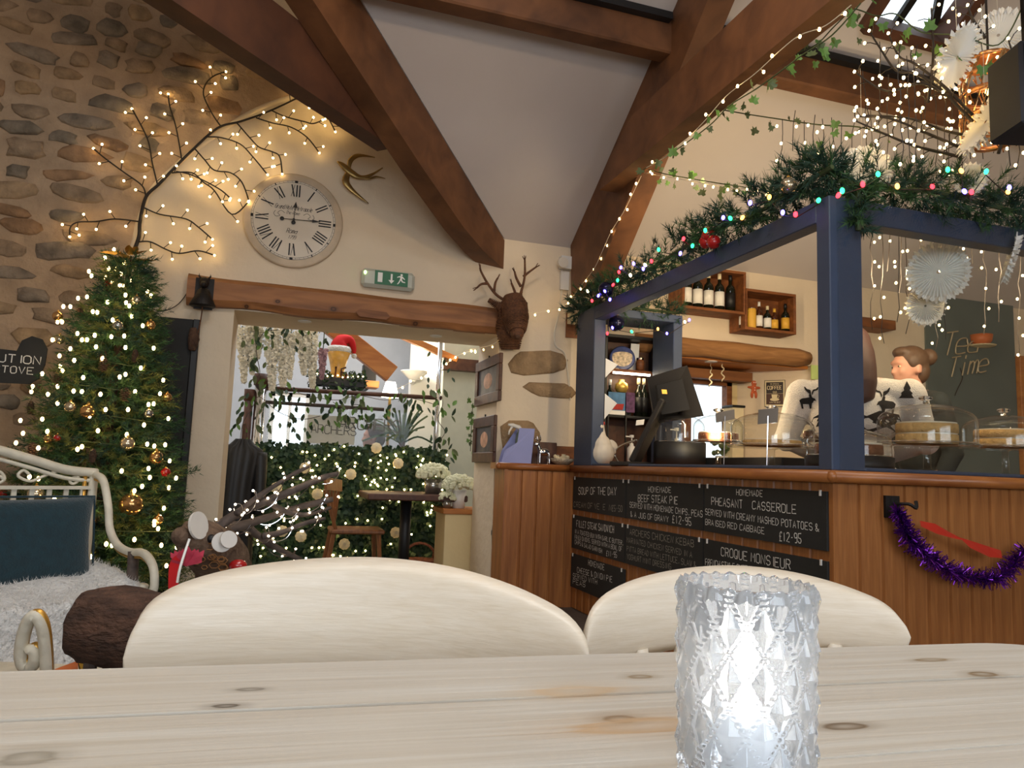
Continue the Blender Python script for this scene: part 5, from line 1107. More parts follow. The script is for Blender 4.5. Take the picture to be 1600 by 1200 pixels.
mb.add(V_, [(2*i, 2*i+1, 2*i+3, 2*i+2) for i in range(len(rp)-1)]); tag(mb.build('red_ribbon', 'red_ribbon_satin'), 'twisted red satin ribbon lying over the purple tinsel', 'ribbon')
c = atY(1397, 792, CY-.0); t = thing('iron_hook', 'black iron bag hook plate holding the tinsel', 'hook', c); MB().box((c.x-.034, CY+.006, c.z-.042), (c.x+.034, CY+.017, c.z+.042)).build('plate', 'iron', t); MB().tube(spline([c+Vector((.0, -.005, .01)), c+Vector((.02, -.05, .014)), c+Vector((.045, -.06, .0)), c+Vector((.055, -.05, .025))], 4), .007, 6).build('hook_arm', 'iron', t)
# cable box and socket by the rafter foot
c = atY(886, 412, YB-.03); t = thing('junction_box', 'cream plug and junction box beside the rafter foot', 'socket', c); MB().box((c.x-.055, YB-.06, c.z-.045), (c.x+.05, YB-.002, c.z+.05)).build('box_body', 'white_plastic', t); MB().lathe([(0, 0), (.04, 0), (.04, .03), (0, .03)], (c.x-.05, YB-.055, c.z-.01), 16, (0, -1, 0)).build('plug', 'ivory', t); MB().box((c.x-.045, YB-.03, c.z-.2), (c.x+.02, YB-.002, c.z-.06)).build('switch_plate', 'white_plastic', t)
MB().tube(spline([atY(u, v, YB-.008) for u, v in ((878, 420), (878, 450), (873, 490), (866, 520), (868, 540), (882, 552), (887, 580), (891, 625))], 5), .006, 6).build('cable', 'cable_white', t)
c = atY(900, 508, YB-.01); t = thing('small_wall_sign', 'small cream and brown wall sign half hidden by the blue post', 'sign', c); MB().box((c.x-.08, YB-.02, c.z-.10), (c.x+.16, YB-.004, c.z+.09)).build('panel', 'crate_wood', t); MB().box((c.x-.075, YB-.023, c.z-.0), (c.x+.155, YB-.0205, c.z+.085)).build('cream_field', 'paper_cream', t); lettering([('JO', -.05, .02, .04)], (c.x, YB-.024, c.z), (1, 0, 0), (0, 0, 1), (0, -1, 0), 'lettering', 'ink', t)

# ================================================================== ON THE BACK WALL
# ---- clock
c = atY(459, 344, YB-.03); CR_ = .322; ck = thing('wall_clock', 'large round cream wall clock with roman numerals', 'clock', c); ax = Vector((0, -1, 0)); ex, ez = Vector((1, 0, 0)), Vector((0, 0, 1))
MB().lathe([(0, -.028), (CR_, -.028), (CR_, -.004), (CR_-.012, 0), (CR_*.86, -.002), (0, -.002)], c, 64, ax).build('rim', 'clock_rim', ck, True)
MB().lathe([(0, -.002), (CR_*.85, -.002), (CR_*.845, .0015), (0, .0015)], c, 64, ax).build('dial', 'clock_face', ck)
fc = c+ax*.0035
def ring(r, w): m = MB(); [m.quad(*[fc+ex*(math.sin(a)*q)+ez*(math.cos(a)*q) for a, q in ((a0, r), (a1, r), (a1, r+w), (a0, r+w))]) for a0, a1 in [(2*PI*i/96, 2*PI*(i+1)/96) for i in range(96)]]; return m
ring(CR_*.80, .0018).build('minute_ring', 'ink', ck); ring(CR_*.835, .0018).build('minute_ring', 'ink', ck)
def radial(m, a, x, r0, r1, w, lean=0.):
    u_ = ex*math.sin(a)+ez*math.cos(a); s_ = ex*math.cos(a)-ez*math.sin(a); m.quad(fc+u_*r0+s_*(x-w/2-lean), fc+u_*r0+s_*(x+w/2-lean), fc+u_*r1+s_*(x+w/2+lean), fc+u_*r1+s_*(x-w/2+lean))
mb = MB(); [radial(mb, 2*PI*i/60, 0, CR_*.80, CR_*.84, .0015) for i in range(60)]; mb.build('minute_marks', 'ink', ck)['kind'] = 'stuff'
NUM = ['XII', 'I', 'II', 'III', 'IIII', 'V', 'VI', 'VII', 'VIII', 'IX', 'X', 'XI']; r0, r1 = CR_*.50, CR_*.755
for i, s in enumerate(NUM):
    mb = MB(); a = 2*PI*i/12; wid = {'I': .018, 'V': .030, 'X': .032}; tot = sum(wid[q] for q in s); x = -tot/2
    for q in s:
        cxx = x+wid[q]/2
        if q == 'I': radial(mb, a, cxx, r0, r1, .0085)
        elif q == 'V': radial(mb, a, cxx-.006, r0, r1, .0085, -.007); radial(mb, a, cxx+.006, r0, r1, .003, .007)
        else: radial(mb, a, cxx, r0, r1, .0085, -.010); radial(mb, a, cxx, r0, r1, .003, .010)
        x += wid[q]
    mb.build('numeral', 'ink', ck); mb = MB(); radial(mb, a, 0, CR_*.795, CR_*.845, .02 if i % 3 == 0 else .007); mb.build('hour_mark', 'ink', ck)
lettering([('Grand Hotel Metropole', -.125, .068, .030), ('The Rome', -.055, .036, .022), ('Roma', -.042, -.092, .032), ('1799', -.03, -.130, .024)], fc+ax*.0005, ex, ez, ax, 'script_print', 'ink', ck, .09, .02, .42, .12, .3, fit=.112)
for s in (-1, 1): MB().tube(spline([fc+ax*.001+ex*(s*x)+ez*z for x, z in ((.06, .04), (.085, .055), (.105, .035), (.09, .02), (.115, .012), (.13, .03), (.12, .05))], 4), .0012, 4).build('scroll_print', 'ink', ck)
hd = fc+ax*.012
def hand(n, a, L, back, w):
    u_ = ex*math.sin(a)+ez*math.cos(a); MB().bar(hd-u_*back, hd+u_*L, .004, .003, ax).build(n, 'black', ck); MB().ball(hd-u_*back, (.014, .004, .014), 10, 6).build(n+'_weight', 'black', ck); m = MB(); s_ = ax.cross(u_)*w; m.prism([hd+u_*(L*.70)-s_, hd+u_*L*1.02, hd+u_*(L*.70)+s_], ax*.003); m.build(n+'_tip', 'black', ck)
hand('hour_hand', .05, .12, .02, .014); hand('minute_hand', 1.53, .17, .075, .010); MB().lathe([(0, -.004), (.008, -.004), (.008, .006), (0, .006)], hd, 12, ax).build('hub', 'black', ck)
# ---- brass swallow
c0 = (560, 275); sw = thing('brass_swallow', 'brass swallow ornament flying beside the clock', 'ornament', atY(*c0, YB)); mb = MB(); W_ = lambda u, v, dy=0.: atY(u, v, YB-.035-dy)
def blade(pts, th=.012):
    """feathered wing: (u, v, half-width) along its spine"""
    P_ = [W_(u, v, d) for u, v, w, d in pts]; R_s = [w for _, _, w, _ in pts]; P2 = spline(P_, 4); n = len(P2); R2 = []
    for i in range(n): s = i/(n-1)*(len(R_s)-1); j = min(int(s), len(R_s)-2); R2.append(R_s[j]+(R_s[j+1]-R_s[j])*(s-j))
    m = MB(); m.tube(P2, R2, 10); V_ = []
    k = 0
    for i in range(n):
        for q in range(10): v = Vector(m.v[k]); v.y = P2[i].y+(v.y-P2[i].y)*.35; V_.append(tuple(v)); k += 1
    m.v = V_+m.v[k:]; return m
blade([(527, 252, .004, 0), (533, 256, .016, .01), (541, 263, .024, .012), (552, 272, .024, .012), (565, 277, .014, .008), (580, 273, .009, .005), (598, 262, .003, .0)]).build('body', 'brass', sw, True)
blade([(545, 266, .010, .01), (547, 252, .018, .015), (556, 244, .016, .012), (568, 243, .009, .01), (586, 246, .002, .004)]).build('upper_wing', 'brass', sw, True)
blade([(545, 268, .016, .01), (540, 282, .026, .016), (546, 293, .020, .014), (558, 304, .012, .01), (576, 318, .003, .004)]).build('lower_wing', 'brass', sw, True)
blade([(560, 276, .010, .008), (575, 279, .008, .006), (588, 276, .006, .005), (602, 279, .002, .0)]).build('tail_feather', 'brass', sw, True)
# ---- emergency exit sign
a, b = atY(566, 414, YB-.05), atY(648, 447, YB-.05); es = thing('exit_sign', 'green running man emergency exit light on the white wall', 'sign', ((a.x+b.x)/2, YB, b.z)); x0, x1, z1_, z0_ = a.x, b.x, a.z-.015, a.z-.145
mat('sign_body', (190, 192, 178), .4, var=.03); bx('housing', (x0, YB-.06, z0_), (x1, YB-.002, z1_), es, 'sign_body', .022); gx0, gx1 = x0+(x1-x0)*.24, x0+(x1-x0)*.86; gz0, gz1 = z0_+.022, z1_-.012
MB().box((gx0, YB-.0635, gz0), (gx1, YB-.0595, gz1)).build('green_panel', 'sign_green', es); yy_ = YB-.0645; gm, gh = (gx0+gx1)/2, gz1-gz0
glow('sign_led', (190, 255, 130), 9); MB().ball((x0+.022, YB-.062, z1_-.035), (.009, .006, .013), 10, 8).build('indicator_led', 'sign_led', es, True)
pic = lambda n, polys: [m.build(n, 'paper_white', es) for m in [MB()] if [m.prism([(x, yy_, z) for x, z in pl], (0, .0012, 0)) for pl in polys]]
zz = (gz0+gz1)/2; pic('door_symbol', [[(gx0+.02, gz0+.016), (gx0+.052, gz0+.016), (gx0+.052, gz1-.014), (gx0+.02, gz1-.014)]])
pic('arrow_symbol', [[(gm-.006, gz1-.016), (gm-.006, gz0+.036), (gm-.020, gz0+.036), (gm, gz0+.012), (gm+.020, gz0+.036), (gm+.006, gz0+.036), (gm+.006, gz1-.016)]])
rx = gx1-.045; S_ = gh/.1
pic('running_man', [[(rx+q*S_, zz+p*S_) for q, p in pl] for pl in ([(-.006, .040), (.006, .040), (.008, .030), (-.002, .026), (-.010, .032)], [(-.018, .024), (.002, .026), (.012, .018), (.026, .004), (.022, 0), (.008, .010), (.002, .006), (.010, -.012), (.028, -.016), (.028, -.022), (.006, -.020), (-.006, -.006), (-.014, -.026), (-.026, -.038), (-.030, -.034), (-.020, -.020), (-.012, -.002), (-.008, .014), (-.020, .016), (-.030, .010), (-.032, .016)])])
# ---- cast iron cow bell bracket at the end of the lintel
c = atY(318, 457, YB-.12); bl = thing('cast_iron_bell', 'cast iron bull-head bell hung on the lintel end', 'bell', c)
MB().box((c.x-.055, YB-.082, c.z-.10), (c.x+.055, YB-.074, c.z+.10)).build('back_plate', 'iron', bl); MB().lathe([(.075, -.09), (.078, -.082), (.052, -.03), (.035, .015), (.012, .03), (0, .03)], c, 20).build('bell_cup', 'iron', bl, True)
mb = MB(); mb.ball(c+Vector((0, .0, .065)), (.03, .034, .035), 10, 8); mb.ball(c+Vector((0, -.03, .045)), (.02, .022, .02), 10, 8); [mb.tube([c+Vector((s*.02, 0, .085)), c+Vector((s*.034, 0, .105)), c+Vector((s*.032, 0, .125))], [.009, .007, .002], 6) for s in (-1, 1)]; remesh(mb, 'bull_head', 'iron', bl, .005, 2)
MB().tube(spline([c+Vector((0, 0, -.08)), c+Vector((.0, 0, -.14)), c+Vector((-.008, .01, -.22)), c+Vector((-.02, .02, -.29))], 4), .004, 5).build('pull_cord', 'wicker', bl)
# ---- wicker deer head over the right end of the lintel
c = atY(795, 500, YB-.2); dr = thing('wicker_deer_head', 'woven wicker deer head with twig antlers on the wall', 'ornament', c); V = lambda u, v, dy=0.: atY(u, v, YB-.2+dy)
core = MB(); core.tube([V(802, 478, .02), V(806, 498, -.02), V(808, 520, -.07)], [.085, .082, .05], 14); core.ball(V(802, 478, .02), (.09, .09, .085), 14, 10); core.tube([V(800, 495, .08), V(797, 515, .12), V(797, 545, .14)], [.08, .095, .06], 14); core.ball(V(797, 520, .11), (.098, .09, .10), 14, 10); core.ball(V(808, 522, -.08), (.05, .05, .04), 12, 8)
core.tube([V(782, 480, .04), V(764, 469, .05)], [.03, .012], 10); core.tube([V(812, 470, .04), V(816, 455, .06)], [.022, .008], 10); remesh(core, 'head_core', 'wicker', dr, .012, 3)
def coil(path, rs, pitch, w=.0055):
    P_ = spline(path, 10); m = MB(); n = len(P_)
    for i in range(n):
        s = i/(n-1)*(len(rs)-1); j = min(int(s), len(rs)-2); r = rs[j]+(rs[j+1]-rs[j])*(s-j); d = (P_[min(i+1, n-1)]-P_[max(i-1, 0)]).normalized(); a_, b_ = frame_of(d); m.tube([P_[i]+(a_*math.cos(t)+b_*math.sin(t))*(r*rnd(.98, 1.03)) for t in [k*PI/9 for k in range(18)]], w, 5, closed=True)
    return m
coil([V(800, 462, .02), V(803, 478, .01), V(806, 498, -.02), V(808, 518, -.07)], [.055, .092, .088, .055], .01).build('face_coils', 'wicker', dr, True); coil([V(800, 492, .08), V(797, 512, .12), V(797, 545, .14)], [.085, .105, .065], .01).build('neck_coils', 'wicker', dr, True); coil([V(782, 480, .04), V(764, 469, .05)], [.034, .014], .01, .004).build('ear_coils', 'wicker', dr, True)
MB().ball(V(809, 526, -.125), (.02, .015, .014), 10, 8).build('nose', 'bark', dr, True)
def ant(polys, nm='antler'):
    m = MB()
    for pl in polys:
        P_ = spline([V(u, v, .05) for u, v in pl], 4); m.tube(P_, [.011*(1-.45*i/len(P_)) for i in range(len(P_))], 6)
        e = V(*pl[-1], .05); d = (e-V(*pl[-2], .05)).normalized()
        for _ in range(4): m.tube([e-d*.01, e+(d+rvec(.6)).normalized()*.03], [.004, .002], 4)
    m.build(nm, 'wicker', dr, True)
ant([[(790, 470), (775, 460), (762, 443), (752, 425), (750, 418)], [(762, 443), (752, 444), (745, 450)], [(772, 456), (774, 442), (778, 434)]]); ant([[(810, 468), (816, 450), (820, 430), (820, 405)], [(818, 432), (828, 424), (838, 417)], [(814, 448), (807, 435), (804, 424)], [(808, 466), (803, 452), (799, 442)]])
# ---- glowing twig branch on the wall above the tree
br = thing('glowing_twig_branch', 'dark twig branch with warm lights arching over the clock', 'twig lights', atY(215, 380, YB)); Wb = lambda u, v: atY(u, v, YB-.05)
P_ = spline([Wb(u, v) for u, v in ((208, 395), (217, 370), (219, 345), (228, 308), (248, 288), (270, 265), (300, 235), (340, 200), (375, 190), (410, 178), (440, 165), (475, 148))], 6); MB().tube(P_, [.012*(1-.55*i/len(P_)) for i in range(len(P_))], 8).build('main_stem', 'cable_black', br, True)
TW = [[(228, 308), (222, 290), (195, 270), (165, 248), (146, 232)], [(246, 288), (238, 255), (232, 222), (220, 195), (206, 170)], [(284, 250), (280, 225), (274, 195), (265, 165), (263, 147)], [(344, 196), (330, 175), (318, 148), (322, 130), (335, 118), (353, 112)], [(217, 346), (180, 342), (150, 346), (122, 347), (110, 355), (109, 370)], [(226, 325), (250, 335), (290, 342), (310, 355), (332, 374)], [(217, 378), (235, 378), (260, 390), (280, 396), (310, 392), (335, 399)],
      [(275, 268), (295, 272), (320, 283), (345, 297), (360, 310)], [(268, 270), (300, 270), (318, 285), (335, 298), (362, 335), (388, 316)], [(305, 233), (320, 250), (335, 266), (360, 270), (378, 285), (389, 314)], [(322, 214), (345, 215), (375, 225), (395, 245), (418, 273)], [(370, 192), (390, 215), (405, 230), (425, 237), (437, 245), (441, 272)], [(400, 184), (425, 192), (455, 199), (480, 215), (499, 239)], [(425, 173), (445, 182), (475, 190), (490, 193), (508, 186)], [(450, 160), (475, 150), (490, 160), (510, 180), (524, 206)]]
tw = MB(); bb = MB()
for k, pl in enumerate(TW):
    Q = spline([Wb(u, v) for u, v in pl], 5); MB().tube(Q, .0048, 5).build('twig', 'cable_black', br, True); bb.ball(Q[-1], .0072, 8, 6)
    L = sum((q-p).length for p, q in zip(Q, Q[1:])); n = max(3, int(L/.062))
    for i in range(n):
        s = (i+.7)/(n+.4)*(len(Q)-1.01); j = int(s); p = Q[j]; d = (Q[j+1]-Q[j]).normalized(); sd = d.cross(Vector((0, -1, 0)))*(1 if (i+k) % 2 else -1); e = p+(sd*.9+d*.45+Vector((0, -.25, 0))).normalized()*rnd(.045, .065); tw.tube([p, e], .0026, 4); bb.ball(e, .0072, 8, 6)
tw.build('twiglets', 'cable_black', br)['kind'] = 'stuff'; bb.build('bulbs', 'warm_led', br)['kind'] = 'stuff'
# thin wire sagging from the branch to the bell
tag(MB().tube(spline([atY(u, v, YB-.03) for u, v in ((225, 475), (250, 486), (275, 478), (292, 458), (297, 440))], 5), .003, 5).build('light_lead', 'cable_black'), 'thin dark cable drooping between the tree and the bell', 'cable')
# ---- framed pictures on the right jamb of the doorway
mat('photo_dark', (70, 66, 70), .5, var=.5, scale=14); mat('photo_skin', (206, 160, 132), .6, var=.3, scale=18)
for i, (u0, u1, v0, v1) in enumerate(((738, 775, 562, 634), (736, 769, 652, 723))):
    a, b = atX(u0, (v0+v1)/2, OX1-.01), atX(u1, v0, OX1-.01); c_ = atX((u0+u1)/2, (v0+v1)/2, OX1-.01); hy, hz_ = abs(a.y-b.y)/2, (v1-v0)/2*c_.y*1.02/1155; t = thing('framed_picture', ['upper brown framed picture on the doorway jamb', 'lower brown framed picture on the doorway jamb'][i], 'picture', (OX1, c_.y, c_.z-hz_), 'pictures on the doorway jamb'); w = .075
    c_.y = min(c_.y, YR-hy-.02)
    for lo, hi in (((c_.y-hy, c_.z-hz_), (c_.y+hy, c_.z-hz_+w)), ((c_.y-hy, c_.z+hz_-w), (c_.y+hy, c_.z+hz_)), ((c_.y-hy, c_.z-hz_+w), (c_.y-hy+w, c_.z+hz_-w)), ((c_.y+hy-w, c_.z-hz_+w), (c_.y+hy, c_.z+hz_-w))):
        MB().box((OX1-.028, lo[0], lo[1]), (OX1-.002, hi[0], hi[1]), .004).build('frame_bar', 'dark_walnut', t)
    MB().box((OX1-.016, c_.y-hy+w, c_.z-hz_+w), (OX1-.004, c_.y+hy-w, c_.z+hz_-w)).build('print', 'photo_dark', t); MB().ball((OX1-.016, c_.y, c_.z), (.003, hy*.35, hz_*.35), 12, 8, (1, 0, 0)).build('painted_figure', 'photo_skin', t)
    MB().tube([(OX1-.012, c_.y, c_.z+hz_), (OX1-.012, c_.y, c_.z+hz_+.02)], .006, 6).build('hanger', 'iron', t)
# ---- dark boards beside the tree
a, b = atY(240, 494, YB-.06), atY(296, 640, YB-.06); t = thing('tall_blackboard', 'tall plain blackboard leaning on the wall behind the tree', 'blackboard', ((a.x+b.x)/2, YB-.06, 0)); bx('slate', (a.x-.25, YB-.07, .35), (b.x-.02, YB-.05, a.z), t, 'chalkboard'); bx('frame_rail', (b.x-.02, YB-.085, .35), (b.x+.02, YB-.045, a.z), t, 'black'); MB().box((a.x-.25, YB-.09, 0), (b.x+.02, YB-.03, .35)).build('foot_panel', 'black', t)
t = thing('bark_slice', 'reddish bark slice hung on the edge of the blackboard', 'ornament', atY(302, 530, YB-.1)); mb = MB(); mb.tube([atY(302, 512, YB-.1), atY(303, 530, YB-.1), atY(300, 548, YB-.1)], [.02, .036, .022], 10); remesh(mb, 'slice', 'bark', t, .007, 2)
cc = atY(18, 570, 4.55); t = thing('stove_warning_sign', 'dark slate sign chalked caution hot stove at the left edge', 'sign', cc); P0 = lambda u, v: atY(u, v, 4.55)
mb = MB(); mb.prism([P0(u, v) for u, v in ((-90, 590), (-90, 520), (-40, 535), (0, 545), (26, 548), (34, 532), (50, 525), (66, 530), (74, 545), (70, 570), (60, 592), (45, 600), (0, 598))], (0, .012, 0)); mb.fix().build('slate_panel', 'chalkboard', t); sl = P0(20, 560)-P0(0, 557)
lettering([('CAUTION', 0, 0, .042)], P0(-34, 563)+Vector((0, -.004, 0)), (1, 0, 0), ez, ax, 'chalk_lettering', 'chalk', t, .13, .03, .78, .3); lettering([('HOT STOVE', 0, 0, .036)], P0(-58, 578)+Vector((0, -.004, 0)), (1, 0, 0), ez, ax, 'chalk_lettering', 'chalk', t, .13, .03, .78, .3); MB().box((P0(-60, 590).x, 4.56, 0), (P0(-45, 590).x, 4.6, cc.z)).build('post', 'iron', t)
# ================================================================== CHRISTMAS TREE
base = atZ(160, 905, .2); tx, ty = atD(158, 700, 3.95).x, atD(158, 700, 3.95).y; ztop = atD(180, 385, 3.9).z; tree = thing('christmas_tree', 'lit artificial christmas tree with gold and silver baubles', 'christmas tree', (tx, ty, 0)); lean = Vector((.05, 0, 0))
def trad(z): s = (ztop-z)/(ztop-.22); return .03+.47*max(0, s)**.82*(1+.05*math.sin(z*17))
MB().tube([(tx, ty, 0), (tx+.02, ty, 1), (tx+.05, ty, ztop)], [.035, .03, .008], 8).build('trunk', 'bark', tree); mb = MB(); z = .25
while z < ztop-.02:
    r = trad(z); n = max(5, int(5+r*30)); a0 = rnd(0, 6.28)
    for i in range(n):
        a = a0+2*PI*i/n+rnd(-.12, .12); L = r*rnd(.82, 1.12); o_ = Vector((math.cos(a), math.sin(a), 0)); c_ = Vector((tx+.05*z/ztop, ty, z)); tip = c_+o_*L+Vector((0, 0, .04-.10*L)); m_ = int(3+L*9)
        for k in range(m_):
            s = .25+.75*(k+.5)/m_; p = c_+(tip-c_)*s; mb.cur = 0 if random.random() < .5 else (1 if random.random() < .45 else 2)
            for sd in (-1, 1, .3): sprig(mb, p, o_*.9+Vector((-o_.y, o_.x, 0))*sd*rnd(.3, 1)+Vector((0, 0, rnd(-.3, .5))), rnd(.07, .13), 22, .036, .0024)
        mb.cur = 0; sprig(mb, tip-o_*.05, o_+Vector((0, 0, .35)), .12, 20, .035, .0019)
    z += .052+.03*r
f = mb.build('fir_needles', ['needle', 'needle_dark', 'needle_yellow'], tree); f['kind'] = 'stuff'
def on_tree(u, v, pop=.03):
    """nearest point of the crown's cone along that line of sight"""
    r = ray(u, v).normalized(); best = None
    for i in range(260):
        p = EYE+r*(2.9+i*.006); d = (p-Vector((tx+.05*p.z/ztop, ty, p.z))).xy.length
        if d < trad(p.z)+pop: return p
    d = (Vector((tx, ty, 0))-EYE).xy.length; return EYE+r*(d/r.xy.length)
TL = [(178, 390), (164, 403), (170, 420), (139, 424), (143, 431), (181, 420), (194, 410), (189, 428), (164, 433), (176, 440), (192, 446), (187, 446), (206, 439), (199, 447), (122, 466), (136, 464), (196, 461), (168, 472), (197, 473), (202, 478), (99, 479), (110, 479), (145, 487), (152, 488), (206, 494), (90, 503), (97, 503), (121, 521), (128, 531), (136, 531), (148, 524), (174, 526), (194, 525), (223, 509), (82, 531), (150, 542), (196, 543), (240, 544), (116, 563), (93, 556), (94, 572), (98, 579), (196, 585), (187, 589), (66, 584), (255, 594), (230, 455), (236, 462), (51, 604), (49, 612), (90, 604), (75, 616), (115, 611), (128, 612), (157, 616), (211, 612), (110, 637), (232, 632), (240, 631), (32, 657), (66, 655), (225, 664), (263, 654), (74, 674), (36, 677), (25, 692), (153, 673), (198, 679), (121, 702), (128, 698), (230, 694), (241, 697), (258, 695), (190, 736), (232, 732), (234, 746), (264, 762), (275, 747), (60, 748), (46, 745), (85, 780), (140, 790), (140, 800), (210, 767), (256, 794), (250, 808), (241, 815), (247, 826), (241, 820), (210, 843), (278, 830), (278, 842), (252, 852), (276, 855), (166, 850), (205, 885), (260, 884), (283, 834), (175, 852), (142, 870), (222, 760), (265, 720), (200, 640), (140, 650), (90, 630), (60, 700), (160, 560), (220, 575), (110, 545), (176, 500), (130, 590), (165, 640), (250, 615)]
mb = MB(); [mb.ball(on_tree(u, v, .045), (.0085, .0085, .012), 7, 5) for u, v in TL]; mb.build('bulbs', 'warm_led', tree)['kind'] = 'stuff'
mb = MB(); q = None
for i in range(360): a = i*.21; zz = ztop-.1-(ztop-.35)*i/360; rr = trad(zz)+.01; mb.v.append((tx+.05*zz/ztop+math.cos(a)*rr, ty+math.sin(a)*rr, zz))
pts = mb.v; mb = MB(); mb.tube(pts, .0022, 4); mb.build('light_wire', 'cable_green', tree)
gb = 'baubles on the christmas tree'
for u, v, r, m, lab in ((90, 494, .026, 'gold_ball', 'shiny gold bauble at the upper left edge of the tree'), (213, 470, .027, 'champagne_ball', 'dull champagne bauble high on the right of the tree'), (184, 509, .028, 'silver_ball', 'silvery bauble in the upper middle of the tree'), (235, 508, .026, 'gold_ball', 'gold bauble at the upper right edge of the tree'), (93, 530, .026, 'champagne_ball', 'champagne bauble at the left edge below the gold one'), (137, 643, .036, 'gold_ball', 'copper gold bauble left of the tree centre'), (110, 636, .028, 'champagne_ball', 'small pale bauble left of the copper gold one'), (199, 693, .036, 'champagne_ball', 'pale champagne bauble in the centre of the tree'), (244, 715, .034, 'gold_ball', 'gold bauble beside the red one on the right'), (261, 621, .025, 'gold_ball', 'gold bauble high on the right flank of the tree'), (232, 646, .024, 'silver_ball', 'small silver bauble on the right of the tree'), (259, 738, .024, 'red_gloss', 'red bauble on the right flank of the tree'), (90, 684, .018, 'red_gloss', 'small red bauble at the left of the tree'), (76, 686, .022, 'gold_ball', 'gold bauble beside the small red one'), (205, 788, .056, 'gold_ball', 'biggest golden bauble low in the middle of the tree'), (56, 772, .038, 'champagne_ball', 'champagne bauble behind the bench back'), (5, 771, .02, 'red_gloss', 'red bauble behind the bench at the left edge'), (247, 812, .026, 'gold_ball', 'gold bauble low on the right of the tree'), (140, 812, .03, 'gold_ball', 'gold bauble behind the bench corner post')):
    bauble(lab, on_tree(u, v, .035), r, m, gb)
p = on_tree(168, 447, .04); t = thing('red_lantern_ornament', 'small red barrel ornament near the top of the tree', 'ornament', p); MB().lathe([(0, -.026), (.018, -.026), (.021, 0), (.018, .026), (0, .026)], p, 14).build('barrel', 'red_gloss', t, True); MB().tube([p+Vector((0, 0, .026)), p+Vector((0, 0, .05))], .0015, 4).build('loop', 'gold_leaf', t)
for i, (u, v, lab) in enumerate(((126, 487, 'pine cone ornament high on the left of the tree'), (161, 555, 'upper pine cone of the pair left of centre'), (163, 570, 'lower pine cone of the pair left of centre'), (211, 556, 'round pine cone in the right half of the tree'), (90, 590, 'pine cone low on the left half of the tree'), (48, 637, 'pine cone at the left edge of the tree'), (196, 616, 'pine cone above the pale champagne bauble'), (145, 712, 'pine cone just above the bench back'), (50, 702, 'pine cone behind the left end of the bench'))):
    p = on_tree(u, v, .035); t = thing('pine_cone', lab, 'pine cone', p, 'pine cones on the christmas tree'); mb = MB(); MB().lathe([(0, -.035), (.012, -.03), (.018, 0), (.010, .03), (0, .035)], p, 10).build('core', 'bark', t)
    for k in range(42): z = -.032+.064*k/42; a = k*2.4; rr = .026*math.sqrt(max(.05, 1-(z/.04)**2)); o_ = Vector((math.cos(a), math.sin(a), 0)); s_ = Vector((-o_.y, o_.x, 0))*.008; c_ = p+Vector((0, 0, z)); mb.add([c_+o_*.006-s_*.5, c_+o_*.006+s_*.5, c_+o_*rr+s_+Vector((0, 0, -.006)), c_+o_*(rr+.004)+Vector((0, 0, -.004)), c_+o_*rr-s_+Vector((0, 0, -.006))], [(0, 1, 2, 3, 4)])
    mb.build('scales', 'silver_ball' if i % 2 else 'pinecone', t)['kind'] = 'stuff'
# gold glitter topper
c = Vector((tx+.05, ty-.03, ztop-.02)); t = thing('gold_tree_topper', 'gold glitter leaf spray at the top of the tree', 'ornament', c); OM = leaf_mesh('gold_leaf', .085, oval)
for k in range(16): a = k*2.4; inst('leaf', OM, t, c+Vector((math.cos(a)*.03, math.sin(a)*.03, rnd(-.02, .03))), (rnd(-.2, .5), rnd(-.3, .3), a-PI/2), rnd(.9, 1.5))

# ================================================================== FOREGROUND LEFT: BENCH, CUSHION, FUR, LOG REINDEER
RT, FW = Vector((ROT[0][0], ROT[1][0], 0)).normalized(), Vector((-ROT[0][2], -ROT[1][2], 0)).normalized()
bo = atD(146, 750, 2.78); bo.z = 0; bl_ = (RT*-.61+FW*-.79).normalized(); bf = (RT*.79+FW*-.61).normalized()       # along the back, towards the front
bench = thing('garden_bench', 'white scrolled metal garden bench with worn gold edges', 'bench', bo); B = lambda l, f, z: bo+bl_*l+bf*f+Vector((0, 0, z)); BL = 1.15
top = spline([B(-.01, 0, .855), B(.10, 0, .865), B(.22, 0, .90), B(.36, 0, .935), B(.5, 0, .945), B(.65, 0, .945), B(.80, 0, .93), B(.95, 0, .89), B(1.08, 0, .86), B(BL, 0, .855)], 5)
MB().tube(top, .017, 8).build('top_rail', 'white_enamel', bench, True); MB().tube([p-Vector((0, 0, .03)) for p in top], .008, 6).build('under_rail', 'white_enamel', bench, True)
MB().bar(B(-.01, 0, .80), B(BL, 0, .80), .024, .012).build('slat_rail', 'white_enamel', bench); MB().bar(B(-.01, 0, .42), B(BL, 0, .42), .024, .012).build('lower_rail', 'white_enamel', bench)
for i in range(20): l = .035+i*.056; MB().bar(B(l, 0, .42), B(l, 0, .80), .016, .008, bf).build('back_slat', 'white_enamel', bench)
for k, l0 in enumerate((.05, .29, .53, .77)):
    sp = [B(l0+x, -.004, .81+z) for x, z in ((.0, .012), (.015, .028), (.03, .014), (.018, .004), (.0, .02), (.02, .045), (.07, .05), (.12, .03), (.16, .012), (.2, .03), (.185, .05), (.165, .035))]; MB().tube(spline(sp, 4), .0055, 6).build('scroll', 'white_enamel', bench, True)
